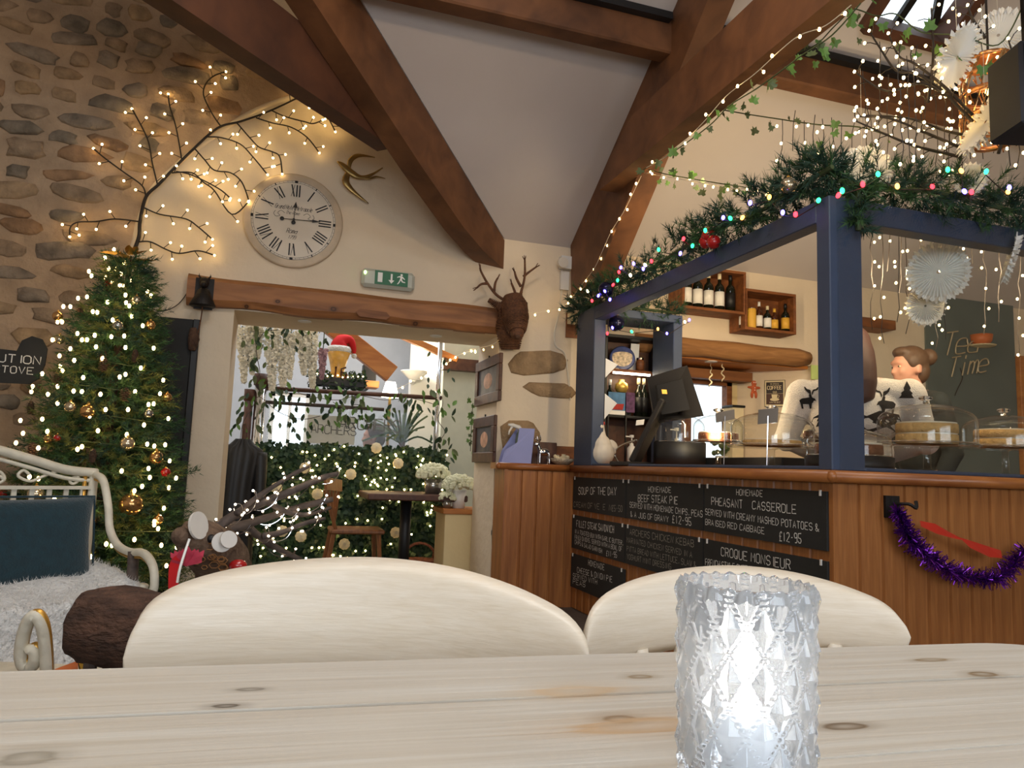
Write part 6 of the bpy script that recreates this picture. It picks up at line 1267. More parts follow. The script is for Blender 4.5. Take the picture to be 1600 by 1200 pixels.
for l in (0, BL):
    MB().tube([B(l, -.005, 0), B(l, 0, .45), B(l, 0, .86)], .016, 8).build('rear_leg', 'white_enamel', bench, True); MB().tube([B(l+(.03 if l == 0 else -.03), 0, .42), B(l+(.03 if l == 0 else -.03), 0, .85)], .008, 6).build('post_strip', 'gold_leaf', bench, True)
    arm = [B(l, 0, .85), B(l, .08, .83), B(l, .14, .74), B(l, .17, .66), B(l, .24, .61), B(l, .34, .595), B(l, .43, .60), B(l, .50, .565), B(l, .52, .50), B(l, .49, .46), B(l, .45, .47), B(l, .455, .50)]; MB().tube(spline(arm, 5), .014, 8).build('arm', 'white_enamel', bench, True); MB().tube([p+Vector((0, 0, -.016)) for p in spline(arm, 5)], .006, 6).build('arm_strip', 'gold_leaf', bench, True)
    MB().tube([B(l, .36, .60), B(l, .38, .40), B(l, .41, 0)], .018, 8).build('front_leg', 'twig', bench, True)
for i in range(7): MB().bar(B(0, .05+i*.065, .435), B(BL, .05+i*.065, .435), .045, .012).build('seat_slat', 'white_enamel', bench)
# fur throw: draped sheet with lumpy relief
nu, nv = 40, 34; V_ = []
for j in range(nv+1):
    s = j/nv
    for i in range(nu+1):
        l = -.02+(BL+.02)*i/nu
        if s < .5: f, z = .03+s*.94, .475+.03*math.sin(s*6+1)+.035*max(0, 1-abs(l-.02)/.12)
        else: f, z = .5+.07*math.sin((s-.5)*PI)+(s-.5)*.06, .475-(s-.5)*.74
        q = B(l, f, z); nz_ = mnoise.noise(q*9)*.018+mnoise.noise(q*30)*.007; V_.append(q+Vector((0, 0, nz_ if s < .55 else nz_*.3))+bf*(nz_ if s > .4 else 0))
mb = MB(); mb.add(V_, [(j*(nu+1)+i, j*(nu+1)+i+1, (j+1)*(nu+1)+i+1, (j+1)*(nu+1)+i) for j in range(nv) for i in range(nu)]); ft = thing('fur_throw', 'fluffy white fur throw draped over the bench seat', 'throw', B(.5, .3, .45)); sheet = mb.build('hide', 'fur', ft, True); mb = MB()
for _ in range(16000):
    i, j = random.randrange(nu), random.randrange(nv); a, b, d = V_[j*(nu+1)+i], V_[j*(nu+1)+i+1], V_[(j+1)*(nu+1)+i]; s, t = random.random(), random.random(); p = a+(b-a)*s+(d-a)*t; n_ = (b-a).cross(d-a); n_ = n_.normalized()
    if n_.z+n_.dot(bf) < 0: n_ = -n_
    e = p+(n_+rvec(.7)+Vector((0, 0, -.3))).normalized()*rnd(.012, .024); w = rvec(1).normalized()*.0012; mb.add([p-w, p+w, e], [(0, 1, 2)])
mb.build('pile', 'fur', ft)['kind'] = 'stuff'
# teal cushion leaning on the back
cl, ch = .36, .21; cc = B(.33, .12, .615); cu = thing('teal_cushion', 'dark teal velvet cushion leaning on the bench back', 'cushion', B(.36, .16, .5)); Xc = bl_; Zc = (Vector((0, 0, 1))-bf*.16).normalized(); Yc = Zc.cross(Xc).normalized(); n = 22; V_ = []; 
for sgn in (1, -1):
    for j in range(n+1):
        for i in range(n+1):
            x, z = -1+2*i/n, -1+2*j/n; e = (1-x**4)*(1-z**4); pin = 1-.05*(x*x*z*z); V_.append(cc+Xc*(x*.30*(1-.06*(1-z*z)*abs(x)**6))+Zc*(z*.16*(1-.07*(1-x*x)*abs(z)**6))+Yc*(sgn*(.075*max(0, e)**.45+.002)))
mb = MB(); K = (n+1)**2; fs = [(j*(n+1)+i, j*(n+1)+i+1, (j+1)*(n+1)+i+1, (j+1)*(n+1)+i) for j in range(n) for i in range(n)]; mb.add(V_, fs+[tuple(q+K for q in f[::-1]) for f in fs]); mb.build('cover', 'teal_velvet', cu, True); bd = [cc+Xc*(x*.30)+Zc*(z*.16) for x, z in [(-1+2*i/12, -1) for i in range(12)]+[(1, -1+2*i/12) for i in range(12)]+[(1-2*i/12, 1) for i in range(12)]+[(-1, 1-2*i/12) for i in range(12)]]; MB().tube(bd, .004, 5, closed=True).build('piping', 'teal_velvet', cu)
# near armchair of the same set, only its scrolled arm in view
ac = thing('scroll_arm_chair', 'white and gold scrolled metal chair arm at the left table edge', 'chair', atD(30, 1100, 1.36)); sc_ = [atD(u, v, 1.34) for u, v in ((72, 1100), (73, 1045), (70, 1000), (65, 975), (55, 962), (45, 970), (37, 992), (33, 1020), (36, 1038), (45, 1043), (53, 1036), (55, 1022), (51, 1014), (47, 1018))]; MB().tube(spline(sc_, 5), [.0115]*14+[.0115]*(len(spline(sc_, 5))-14), 8).build('arm_scroll', 'white_enamel', ac, True); MB().tube([p+Vector((.004, -.0, .006)) for p in spline(sc_, 5)], .0075, 6).build('gold_edge', 'gold_leaf', ac, True)
q = sc_[0]; MB().tube([q, Vector((q.x, q.y, 0))], .012, 8).build('front_leg', 'white_enamel', ac); lx = RT*-.5+FW*.1; MB().tube([q+lx, Vector((q.x+lx.x, q.y+lx.y, 0))], .012, 8).build('front_leg', 'white_enamel', ac); MB().obox((q+q+lx)/2+FW*.22+Vector((0, 0, .40-q.z)), RT, FW, (0, 0, 1), .25, .22, .012, .005).build('seat', 'white_enamel', ac); 
for d_ in (Vector((0, 0, 0)), lx): r_ = q+d_+FW*.44; MB().tube([Vector((r_.x, r_.y, 0)), Vector((r_.x, r_.y, .42))], .012, 8).build('rear_leg', 'white_enamel', ac)
# dark log reindeer body close behind the left chair
c = atD(178, 981, 1.28); axd = (RT*.93+FW*-.1+Vector((0, 0, -.05))).normalized(); lg = thing('bark_log_deer', 'dark bark log on stick legs behind the left chair', 'ornament', (c.x, c.y, 0)); mb = MB(); a_, b_ = frame_of(axd); n = 28; prof = [(-.055, .0), (-.054, .045), (-.05, .060), (-.03, .067), (0, .068), (.03, .066), (.06, .064), (.10, .064), (.14, .064), (.141, 0)]; V_ = []
for h, r in prof:
    for k in range(n): t = 2*PI*k/n; o_ = a_*math.cos(t)+b_*math.sin(t); p = c+axd*h+o_*r; V_.append(p+o_*(mnoise.noise(p*60)*.007+mnoise.noise(p*22)*.008 if r > .01 else 0))
mb.add(V_, [(i*n+k, i*n+(k+1) % n, (i+1)*n+(k+1) % n, (i+1)*n+k) for i in range(len(prof)-1) for k in range(n)]); mb.build('log', 'bark_rough', lg, True)
for h in (-.02, .11):
    for s in (-1, 1): p = c+axd*h+FW*(s*.03)+Vector((0, 0, -.05)); MB().tube([p, Vector((p.x+rnd(-.02, .02), p.y+s*.03, 0))], [.011, .009], 7).build('leg', 'twig', lg)
MB().lathe([(.050, .118), (.0665, .118), (.0665, .130), (.05, .130)], c, 28, axd, True).build('pale_band', 'chair_beech', lg)
p = atD(118, 1040, 1.30); t = thing('paper_star', 'orange and yellow folded paper ornament at the table edge', 'ornament', (p.x, p.y, p.z-.05)); MB().add([atD(84, 1046, 1.3), atD(122, 1032, 1.3), atD(122, 1050, 1.28), atD(120, 1060, 1.34)], [(0, 1, 2), (0, 2, 3), (1, 2, 3), (0, 1, 3)]).build('orange_fold', 'cup_orange', t); MB().add([atD(121, 1031, 1.3), atD(134, 1036, 1.3), atD(128, 1050, 1.28), atD(125, 1060, 1.33)], [(0, 1, 2), (1, 2, 3), (0, 1, 3), (0, 2, 3)]).build('yellow_fold', 'label_yellow', t)
MB().tube([atD(122, 1048, 1.31), Vector((p.x, p.y, 0))], .006, 6).build('stick', 'twig', t)
# ---- log reindeer with branch antlers
H = lambda u, v, d=2.35: atD(u, v, d); rr_ = thing('log_reindeer', 'log reindeer with twig antlers and fairy lights beside the tree', 'ornament', (H(330, 860).x, H(330, 860).y, 0)); mb = MB()
mb.tube([H(292, 838, 2.25), H(310, 845, 2.3), H(335, 862, 2.4), H(352, 880, 2.5)], [.045, .07, .088, .085], 16); mb.tube([H(300, 835, 2.3), H(296, 815, 2.32)], [.04, .02], 10); mb.ball(H(283, 838, 2.22), (.03, .035, .03), 10, 8); mb.tube([H(345, 875, 2.5), H(365, 960, 2.75)], [.085, .13], 14); remesh(mb, 'log_head', 'bark_head', rr_, .009, 2)
mb = MB(); p0 = H(365, 960, 2.75); mb.tube([p0, p0+RT*.55+Vector((0, 0, -.03))], [.13, .13], 18); mb.build('log_body', 'bark', rr_, True)
for l in (.05, .5):
    for s in (-1, 1): q = p0+RT*l+FW*(s*.07); MB().tube([q+Vector((0, 0, -.1)), Vector((q.x, q.y+s*.03, 0))], [.022, .018], 8).build('leg', 'twig', rr_)
for (u, v, r, d_, nm) in ((310, 821, .042, Vector((.8, -.5, .2)), 'ear_disc'), (347, 847, .03, Vector((.2, -1, .1)), 'ear_disc'), (357, 843, .026, Vector((.5, -1, .3)), 'ear_disc')): MB().lathe([(0, -.004), (r, -.004), (r, .004), (0, .004)], H(u, v, 2.24), 20, d_).build(nm, 'disc_white', rr_)
MB().ball(H(330, 842, 2.27), .014, 10, 8).build('eye', 'black', rr_, True); MB().ball(H(372, 884, 2.3), (.028, .02, .02), 12, 8).build('red_nose', 'red_gloss', rr_, True); mb = MB(); rg = random.Random(4)
for k in range(18):
    q = H(rg.uniform(305, 352), rg.uniform(850, 895), 2.26); s = rg.uniform(.006, .011); mb.tube([q+RT*math.cos(a)*s*1.5+Vector((0, 0, math.sin(a)*s)) for a in [i*PI/3 for i in range(6)]], .0015, 4, closed=True)
mb.build('bark_rings', 'log_wood', rr_)['kind'] = 'stuff'
ants = [[(330, 832), (365, 806), (410, 785), (450, 770), (500, 748), (528, 740)], [(332, 836), (375, 822), (420, 808), (470, 792), (520, 780)], [(350, 825), (380, 822), (405, 838), (430, 855), (470, 875)], [(370, 802), (385, 790), (420, 765), (460, 740), (485, 728)], [(410, 838), (440, 832), (475, 818), (508, 810)], [(420, 786), (450, 800), (480, 804), (517, 793)]]; wires = MB(); lb = MB()
for i, pl in enumerate(ants):
    d0 = 2.35+.06*(i % 3); Q = spline([H(u, v, d0+.05*k) for k, (u, v) in enumerate(pl)], 5); N_ = len(Q); MB().tube(Q, [(.018 if i < 3 else .011)*(1-.5*k/N_)+mnoise.noise(Q[k]*20)*.002 for k in range(N_)], 8).build('antler', 'twig', rr_, True)
    sp = [Q[k]+(RT*math.cos(k*1.1)+Vector((0, 0, math.sin(k*1.1)*1.2)))*.022 for k in range(N_)]; wires.tube(spline(sp, 3), .0015, 4)
    for k in range(0, N_, 2): lb.ball(sp[k]+rvec(.004), .0040, 6, 4)
    for q_ in range(3): k = rg.randrange(N_); lb.ball(Q[k]+rvec(.03), .0040, 6, 4)
wires.build('light_wire', 'chrome', rr_); glow('cool_led', (255, 236, 200), 13); lb.build('bulbs', 'cool_led', rr_)['kind'] = 'stuff'
# pink bow beside its neck
c = H(291, 885, 2.15); bw = thing('tulle_bow', 'red and pink tulle bow on the log reindeer', 'bow', c); mb = MB()
for k in range(12): a = -.9+1.8*k/11; e = c+(RT*math.sin(a)+Vector((0, 0, math.cos(a)-.25)))*rnd(.05, .085)+FW*rnd(-.02, .02); w = RT*.018; mb.add([c, c+(e-c)*.6-w, e, c+(e-c)*.6+w], [(0, 1, 2), (0, 2, 3)])
mb.build('tulle_loops', 'pink_red', bw); MB().ribbon(spline([c+RT*-.02+Vector((0, 0, .02)), c+RT*-.035+Vector((0, 0, -.0)), c+RT*-.03+Vector((0, 0, -.08))], 4), .03, -FW).build('red_tail', 'red_felt', bw); MB().tube(spline([H(277, 910, 2.12), H(282, 885, 2.12), H(296, 842, 2.15)], 4), .004, 5).build('white_cord', 'paper_white', bw)

# ================================================================== TABLE, CHAIRS, CANDLE
TZ = .76; e0, e1 = atZ(0, 1047, TZ), atZ(1506, 1004, TZ); tdx = (e1-e0).normalized(); tdy = Vector((tdx.y, -tdx.x, 0))            # along the far edge; towards the camera
cr = atZ(1585, 1002, TZ); XR = (cr-e0).dot(tdx)+.02; O = e0.copy(); tab = thing('pine_table', 'bleached pine café table in the foreground', 'table', (O+tdx*.4+tdy*.35)*1); tab.location.z = 0
ku = [(391, 1077, .032, .005, (128, 120, 108)), (353, 1103, .034, .006, (92, 84, 74)), (1000, 1057, .036, .008, (140, 122, 96)), (970, 1124, .040, .010, (110, 88, 64)), (1010, 1133, .16, .02, (188, 158, 124)), (45, 1184, .045, .014, (150, 142, 128)), (1455, 1031, .05, .008, (140, 118, 88)), (1535, 1053, .045, .010, (130, 108, 80)), (1320, 1135, .05, .008, (110, 92, 72)), (900, 1080, .10, .02, (196, 172, 142))]
kn = []
XL = -.75; wds = [.125, .14, .12, .15, .135, .13]; y = 0
def Tq(p): d = p-O; return (d.dot(tdx), d.dot(tdy), 0)
for u, v, a, b, c_ in ku: q = Tq(atZ(u, v, TZ)); kn.append(((q[0], -q[1], 0), (a*.55, b*1.3, .3), c_))
wood('table_pine', (204, 199, 189), (184, 173, 157), (1.3, 46, 46), 2.6, .48, .10, (.30, .68), kn)
RC = .05; tob = Matrix((tdx, -tdy, Vector((0, 0, 1)))).transposed().to_4x4(); tob.translation = O
for i, w in enumerate(wds):
    x1 = XR; mb = MB(); y0, y1 = y+.0006, y+w-.0006
    if i == 0:
        pts = [(XL, -y0), (XL, -y1), (x1, -y1)]+[(x1-RC*1.6+RC*1.6*math.cos(a), -(RC-RC*math.sin(a))) for a in [k*PI/14 for k in range(8)]]
    else: pts = [(XL, -y0), (XL, -y1), (x1, -y1), (x1, -y0)]
    bm = bmesh.new(); f = bm.faces.new([bm.verts.new((a, b, 0)) for a, b in pts]); r = bmesh.ops.extrude_face_region(bm, geom=[f]); bmesh.ops.translate(bm, verts=[v for v in r['geom'] if isinstance(v, bmesh.types.BMVert)], vec=(0, 0, -.028)); bmesh.ops.recalc_face_normals(bm, faces=bm.faces)
    es_ = [e for e in bm.edges if all(abs(v.co.z) < 1e-6 for v in e.verts)]; bmesh.ops.bevel(bm, geom=es_, offset=.004 if i == 0 else .0012, segments=2, affect='EDGES'); me = bpy.data.meshes.new('plank'); bm.to_mesh(me); bm.free(); me.materials.append(MATS['table_pine'])
    o = bpy.data.objects.new('plank', me); COL.objects.link(o); o.matrix_world = tob; o.parent = tab; o.matrix_parent_inverse = world_of(tab).inverted(); y += w
tw_ = y
for xx in (XL+.08, XR-.10):
    for yy2 in (.09, tw_-.08): p = O+tdx*xx+tdy*yy2; MB().obox((p.x, p.y, TZ/2-.02), tdx, tdy, (0, 0, 1), .03, .03, TZ/2-.025, .006).build('leg', 'chair_beech', tab)
for yy2 in (.10, tw_-.10): a, b = O+tdx*(XL+.08)+tdy*yy2, O+tdx*(XR-.1)+tdy*yy2; MB().bar((a.x, a.y, TZ-.075), (b.x, b.y, TZ-.075), .02, .09).build('apron', 'chair_beech', tab)
def chair(label, cu_, cv, d, ang, W, crest, group='bentwood chairs at the table'):
    """crest: list of (s, top, bottom) along the bowed back board, heights from its centre line"""
    c = atD(cu_, cv, d); f = (FW*math.cos(ang)+RT*math.sin(ang)); x = Vector((f.y, -f.x, 0)); t = thing('bentwood_chair', label, 'chair', (c.x, c.y, 0), group); mb = MB(); n = len(crest); V_ = []; th = .011
    def Pt(s, z, o): bow = .060*(s*s)-.0; return c+x*(s*W/2)+f*(-bow+o+.10*(z))+Vector((0, 0, z))
    M_ = 8; rows = []
    for s, zt_, zb_ in crest:
        ringp = []
        for k in range(M_+1): q = k/M_; z = zb_+(zt_-zb_)*q; e = math.sin(PI*q)**.35 if 0 < q < 1 else 0; ringp.append(Pt(s, z, th*e))
        for k in range(M_-1, 0, -1): q = k/M_; z = zb_+(zt_-zb_)*q; e = math.sin(PI*q)**.35; ringp.append(Pt(s, z, -th*e))
        rows.append(ringp)
    m_ = len(rows[0]); mb.add([p for r in rows for p in r], [(i*m_+k, i*m_+(k+1) % m_, (i+1)*m_+(k+1) % m_, (i+1)*m_+k) for i in range(n-1) for k in range(m_)]+[tuple(range(m_)), tuple((n-1)*m_+k for k in range(m_))[::-1]]); mb.fix().build('crest_rail', 'chair_beech', t, True)
    sz = .45; sb = f*.0
    def crest_b(s):
        for (s0, _, b0), (s1, _, b1) in zip(crest, crest[1:]):
            if s0 <= s <= s1: return b0+(b1-b0)*(s-s0)/(s1-s0)
        return 0
    for s in (-.62, -.36, -.12, .12, .36, .62):
        a = Pt(s, crest_b(s)+.01, 0); b = c+x*(s*W*.40)-f*.04; b.z = sz; MB().tube([b, (a+b)/2-f*.006, a], [.010, .008, .008] if abs(s) < .6 else [.014, .012, .012], 8).build('spindle', 'chair_beech', t, True)
    mb = MB(); outl = [(-.5, 0), (-.52, .2), (-.46, .40), (-.2, .44), (.2, .44), (.46, .40), (.52, .2), (.5, 0), (.3, -.04), (-.3, -.04)]; sc = c-f*.03; sc.z = sz-.03; mb.prism([Vector((sc.x, sc.y, sc.z))+x*(a*W*.86)-f*b for a, b in outl], (0, 0, .035)); mb.fix().build('seat', 'chair_beech', t)
    for sx in (-1, 1):
        for fy in (.0, .36): a = sc+x*(sx*.17)-f*(fy+.02); b = sc+x*(sx*.205)-f*(fy+(.06 if fy else -.07)); MB().tube([Vector((a.x, a.y, sz-.02)), Vector((b.x, b.y, 0))], [.019, .014], 8).build('leg', 'chair_beech', t, True)
        a = sc+x*(sx*.19)-f*.05; b = sc+x*(sx*.19)-f*.39; MB().tube([Vector((a.x, a.y, .2)), Vector((b.x, b.y, .2))], .010, 6).build('stretcher', 'chair_beech', t, True)
    return t
def outline(W, pts_t, pts_b, n=44):
    out = []
    for i in range(n+1):
        s = math.sin(PI/2*(-1+2*i/n))
        def ip(P_):
            for (a, za), (b, zb) in zip(P_, P_[1:]):
                if a <= s <= b:
                    q = (s-a)/(b-a); return za+(zb-za)*q
            return P_[-1][1]
        out.append((s, ip(pts_t), ip(pts_b)))
    return out
def smooth_pts(P_, k=5): return [(p.x, p.y) for p in [Vector((q.x, q.y, 0)) for q in spline([Vector((a, b, 0)) for a, b in P_], k)]]
ot = smooth_pts([(-1, -.034), (-.995, -.012), (-.97, .010), (-.92, .026), (-.82, .041), (-.62, .056), (-.33, .067), (0, .072), (.33, .067), (.62, .053), (.84, .034), (.93, .020), (.975, .006), (.995, -.006), (1, -.02)])
ob = smooth_pts([(-1, -.044), (-.995, -.064), (-.97, -.075), (-.90, -.077), (-.6, -.076), (-.3, -.073), (0, -.071), (.3, -.072), (.6, -.073), (.90, -.071), (.97, -.062), (.995, -.046), (1, -.03)])
chair('pale bentwood chair back nearest the tree, pushed up to the table', 580, 968, .88, .05, .513, outline(.5, ot, ob))
chair('pale bentwood chair back before the menu boards, behind the candle glass', 1142, 960, 1.12, -.22, .508, outline(.5, ot, [(a, b*.75+.014*(1-abs(a))) for a, b in ob]))
# ---- cut-glass candle holder with an LED candle
gc = atD(1165, 1000, .378); gr = .0358; rimz = atD(1165, 912, .378).z; GH = rimz-TZ; gl = thing('cut_glass_tealight_holder', 'cut-glass tumbler with beaded diamond pattern and lit candle on the table', 'candle holder', (gc.x, gc.y, TZ)); NU, NV = 338, 190; V_ = []; g0 = Vector((gc.x, gc.y, TZ+.0005))
def pat(t, z):
    u_ = t*13/(2*PI)+.5; v_ = z/.0245; a, b = (u_+v_), (u_-v_); fa, fb = abs((a+.5) % 1-.5), abs((b+.5) % 1-.5); m = min(fa, fb); k = 0
    if m < .09: k = .0013*(1-(m/.09)**2)*(.5+.5*math.cos(2*PI*(v_*9)))
    return .0030*min(1, max(0, m-.07)/.43)+k
for j in range(NV+1):
    z = GH*j/NV; fade = min(1, z/.008)*min(1, (GH-z)/.002+.25)
    for i in range(NU): t = 2*PI*i/NU; r = gr*(.955+.045*z/GH)-.0026+pat(t, z)*fade; V_.append(g0+Vector((math.cos(t)*r, math.sin(t)*r, z+(.0008*math.cos(26*t) if j == NV else 0))))
n0 = len(V_); ir = [(gr-.0058, GH-.0006), (gr-.0065, GH*.6), (gr-.0075, .03), (gr-.010, .0225), (.012, .021)]
for r, z in ir:
    for i in range(NU): t = 2*PI*i/NU; V_.append(g0+Vector((math.cos(t)*r, math.sin(t)*r, z)))
V_.append(g0+Vector((0, 0, .021))); V_.append(g0+Vector((0, 0, 0))); fs = []
for j in range(NV+len(ir)):
    for i in range(NU): a, b = j*NU+i, j*NU+(i+1) % NU; fs.append((a, b, b+NU, a+NU))
L_ = (NV+len(ir))*NU
for i in range(NU): fs.append((L_+i, L_+(i+1) % NU, len(V_)-2)); fs.append(((i+1) % NU, i, len(V_)-1))
mat('cut_glass', (246, 250, 255), .02, var=0, trans=.86, ior=1.48); mb = MB(); mb.add(V_, fs); mb.build('tumbler', 'cut_glass', gl, True)
cn = thing('led_candle', 'white led candle glowing inside the cut-glass tumbler', 'candle', (gc.x, gc.y, TZ+.022)); cz = Vector((gc.x, gc.y, TZ+.0225)); mat('wax', (236, 240, 244), .5, var=.02)
MB().lathe([(0, 0), (.019, 0), (.0195, .002), (.0195, .028), (.017, .031), (.006, .029), (0, .029)], cz, 28).build('wax_body', 'wax', cn, True); glow('led_flame', (255, 246, 232), 20); MB().lathe([(0, .028), (.0035, .030), (.004, .036), (.0075, .044), (.0085, .052), (.006, .060), (0, .068)], cz, 16).build('flame_bulb', 'led_flame', cn, True); point('candle_light', cz+Vector((0, 0, .080)), .03, (1, .93, .84), .006)

# ================================================================== THE ROOM BEYOND THE DOORWAY
struct(MB().box((-1.75, YR, 0), (-1.6, 9.6, 3.4)).build('wall_back_room_left', 'plaster_white')); struct(MB().box((2.45, YR, 0), (2.6, 9.6, 3.4)).build('wall_back_room_right', 'plaster_white'))
wa, wb = atY(418, 690, 9.4), atY(476, 655, 9.4); wx0, wx1, wz0, wz1 = wa.x, wb.x+.05, 1.0, 1.75; mb = MB(); mat('wall_blue_grey', (176, 180, 186), .9, var=.03)
for x0, x1, z0, z1 in ((-1.6, wx0, 0, 3.4), (wx1, 2.6, 0, 3.4), (wx0, wx1, 0, wz0), (wx0, wx1, wz1, 3.4)): mb.box((x0, 9.4, z0), (x1, 9.6, z1))
struct(mb.build('wall_back_room_rear', 'wall_blue_grey')); w5 = struct(thing('window_5', None, None, ((wx0+wx1)/2, 9.45, wz0))); mb = MB()  # added window whose bright pane stands in for skylight reflections
for a in ((wx0, wz0, wx1, wz0+.05), (wx0, wz1-.05, wx1, wz1), (wx0, wz0, wx0+.05, wz1), (wx1-.05, wz0, wx1, wz1), ((wx0+wx1)/2-.02, wz0, (wx0+wx1)/2+.02, wz1)): mb.box((a[0], 9.42, a[1]), (a[2], 9.48, a[3]))
mb.build('window_frame', 'plaster_white', w5); MB().box((wx0+.05, 9.45, wz0+.05), (wx1-.05, 9.456, wz1-.05)).build('pane', 'pane_glass', w5)
struct(MB().box((-1.75, YR, 3.4), (2.6, 9.6, 3.5)).build('ceiling_back_room', 'plaster_white'))
# partition on the right of the view, with a dark beam on top
pa = atY(690, 640, 7.4); struct(MB().box((pa.x, 7.4, 0), (2.45, 7.5, 3.4)).build('wall_partition', 'part_green')); struct(MB().box((atY(640, 640, 8.2).x, 8.2, 0), (atY(705, 640, 8.2).x, 8.35, 3.4)).build('wall_pier', 'plaster_white'))
tag(MB().box((pa.x-.03, 7.27, atY(715, 578, 7.27).z), (2.44, 7.4, atY(715, 560, 7.27).z)).build('dark_beam', 'dark_walnut'), 'dark timber beam on the pale partition through the doorway', 'beam')
a, b = atY(505, 500, 7.0), atY(612, 585, 7.0); d_ = (b-a); mb = MB(); up_ = Vector((-d_.z, 0, d_.x)).normalized(); mb.obox((a+b)/2+d_*-.25, d_, (0, 1, 0), up_, d_.length*.75, .05, .085, .005); tag(mb.build('orange_rafter', 'pine_orange'), 'bright orange pine rafter seen through the doorway', 'beam')
a, b = atY(560, 505, 7.3), atY(650, 545, 7.3); d_ = b-a; mb = MB(); up_ = Vector((-d_.z, 0, d_.x)).normalized(); mb.obox((a+b)/2+Vector((.25, 0, -.02)), d_, (0, 1, 0), up_, d_.length*.8, .04, .03, .004); tag(mb.build('orange_rafter', 'pine_orange'), 'small orange rafter beyond the lit roof light', 'beam')
# uplighter bowl
c = atY(648, 580, 8.05); t = thing('wall_uplighter', 'plaster bowl uplighter glowing on the far wall', 'lamp', c); MB().lathe([(.03, -.10), (.06, -.09), (.15, -.01), (.155, .0), (.13, 0), (.05, -.06)], c, 28).build('bowl', 'plaster_white', t, True); MB().tube([c+Vector((0, 0, -.09)), c+Vector((0, .13, -.11))], .03, 8).build('bracket', 'plaster_white', t); MB().ball(c+Vector((0, 0, -.02)), .035, 10, 8).build('bulb', 'downlight_glow', t, True); point('uplighter_light', c+Vector((0, -.02, .08)), 14, (1, .82, .55), .05)
c = atY(610, 606, 7.7); t = thing('small_table_lamp', 'small glowing lamp behind the leafy screen', 'lamp', (c.x, c.y, 0)); MB().tube([(c.x, c.y, 0), (c.x, c.y, c.z-.1)], .015, 8).build('stem', 'brass', t); MB().lathe([(0, 0), (.14, 0), (.14, .012), (0, .012)], (c.x, c.y, 0), 20).build('base', 'brass', t); MB().lathe([(.06, -.1), (.09, -.1), (.05, .06), (.03, .06)], c, 18).build('shade', 'downlight_glow', t, True); point('table_lamp_light', c+Vector((0, -.15, .05)), 6, (1, .8, .5), .05)
# loudspeaker on its shelf, beer glass with santa hat on a planter
c = atY(577, 583, 8.0); t = thing('wall_speaker', 'black loudspeaker on a wooden shelf through the doorway', 'speaker', c); bx('cabinet', (c.x-.07, 7.95, c.z-.09), (c.x+.07, 8.1, c.z+.09), t, 'black', .006); bx('shelf', (c.x-.14, 7.9, c.z-.16), (c.x+.10, 8.14, c.z-.09), t, 'pine_orange'); MB().bar((c.x, 8.1, c.z-.15), (c.x, 9.4, c.z-.15), .03, .03).build('bracket', 'iron', t)
c = atY(530, 598, 6.9); t = thing('planter_box', 'dark ivy planter box with lights on the glass screen', 'planter', (c.x, c.y, c.z-.1)); bx('trough', (c.x-.26, 6.82, c.z-.04), (c.x+.22, 6.98, c.z+.04), t, 'black'); mb = MB()
for _ in range(500): p = Vector((c.x+rnd(-.27, .23), 6.9+rnd(-.1, .08), c.z+rnd(-.05, .09))); d_ = rvec(1).normalized()*.05; w = d_.cross(rvec(1)).normalized()*.018; mb.add([p, p+d_*.5+w, p+d_, p+d_*.5-w], [(0, 1, 2, 3)])
mb.build('foliage', 'ivy_dark', t)['kind'] = 'stuff'; mb = MB(); [mb.ball((c.x-.25+k*.045, 6.79, c.z+.05+rnd(-.01, .015)), .007, 6, 4) for k in range(11)]; mb.build('bulbs', 'warm_led', t)['kind'] = 'stuff'
c = atY(527, 588, 6.9); g_ = thing('giant_beer_glass', 'giant beer glass wearing a santa hat on the planter', 'ornament', c); mat('beer', (214, 160, 70), .3, var=.25, scale=16); MB().lathe([(0, -.04), (.07, -.04), (.075, .0), (.06, .04), (.08, .14), (.105, .22), (0, .22)], c, 20).build('beer_body', 'beer', g_, True); MB().lathe([(.105, .22), (.112, .25), (.10, .275), (0, .28)], c, 20).build('foam', 'fur', g_, True); mb = MB(); mb.tube(spline([c+Vector((0, 0, .26)), c+Vector((.02, 0, .33)), c+Vector((.09, 0, .345)), c+Vector((.13, 0, .28)), c+Vector((.14, 0, .22))], 4), [q*.8 for q in (.105, .102, .1, .09, .08, .07, .06, .055, .05, .045, .04, .036, .032, .028, .024, .02, .016)], 12); mb.build('santa_hat', 'red_felt', g_, True); MB().ball(c+Vector((.14, 0, .20)), .025, 10, 8).build('pompom', 'fur', g_, True); lettering([('16', -.05, -.02, .10)], c+Vector((0, -.085, 0)), ex, ez, ax, 'lettering', 'beer_brown', g_, .16)
# ---- glass screen with posts and etched lettering
SYY = 6.75; gs = thing('glass_screen', 'vine-clad glass screen with etched lettering behind the doorway', 'screen', atZ(545, 900, 0)); gs.location = (atY(545, 700, SYY).x, SYY, 0)
for (u, v0, r) in ((409, 588, .05), (390, 612, .035)): p = atY(u, v0, SYY); MB().tube([(p.x, SYY, 0), (p.x, SYY, p.z)], r, 12).build('post', 'chrome' if r > .04 else 'dark_walnut', gs, True); MB().lathe([(r*1.25, -.08), (r*1.25, .02), (0, .02)], p, 14).build('post_cap', 'dark_walnut', gs, True)
p = atY(688, 540, SYY); MB().tube([(p.x, SYY, 0), (p.x, SYY, 2.6)], .022, 10).build('post', 'chrome', gs, True)
a, b = atY(412, 606, SYY), atY(690, 622, SYY); MB().tube([a, b], .02, 8).build('top_rail', 'dark_walnut', gs, True); a2, b2 = atY(412, 628, SYY), atY(600, 640, SYY); MB().tube([a2, b2], .016, 8).build('rail', 'twig', gs, True)
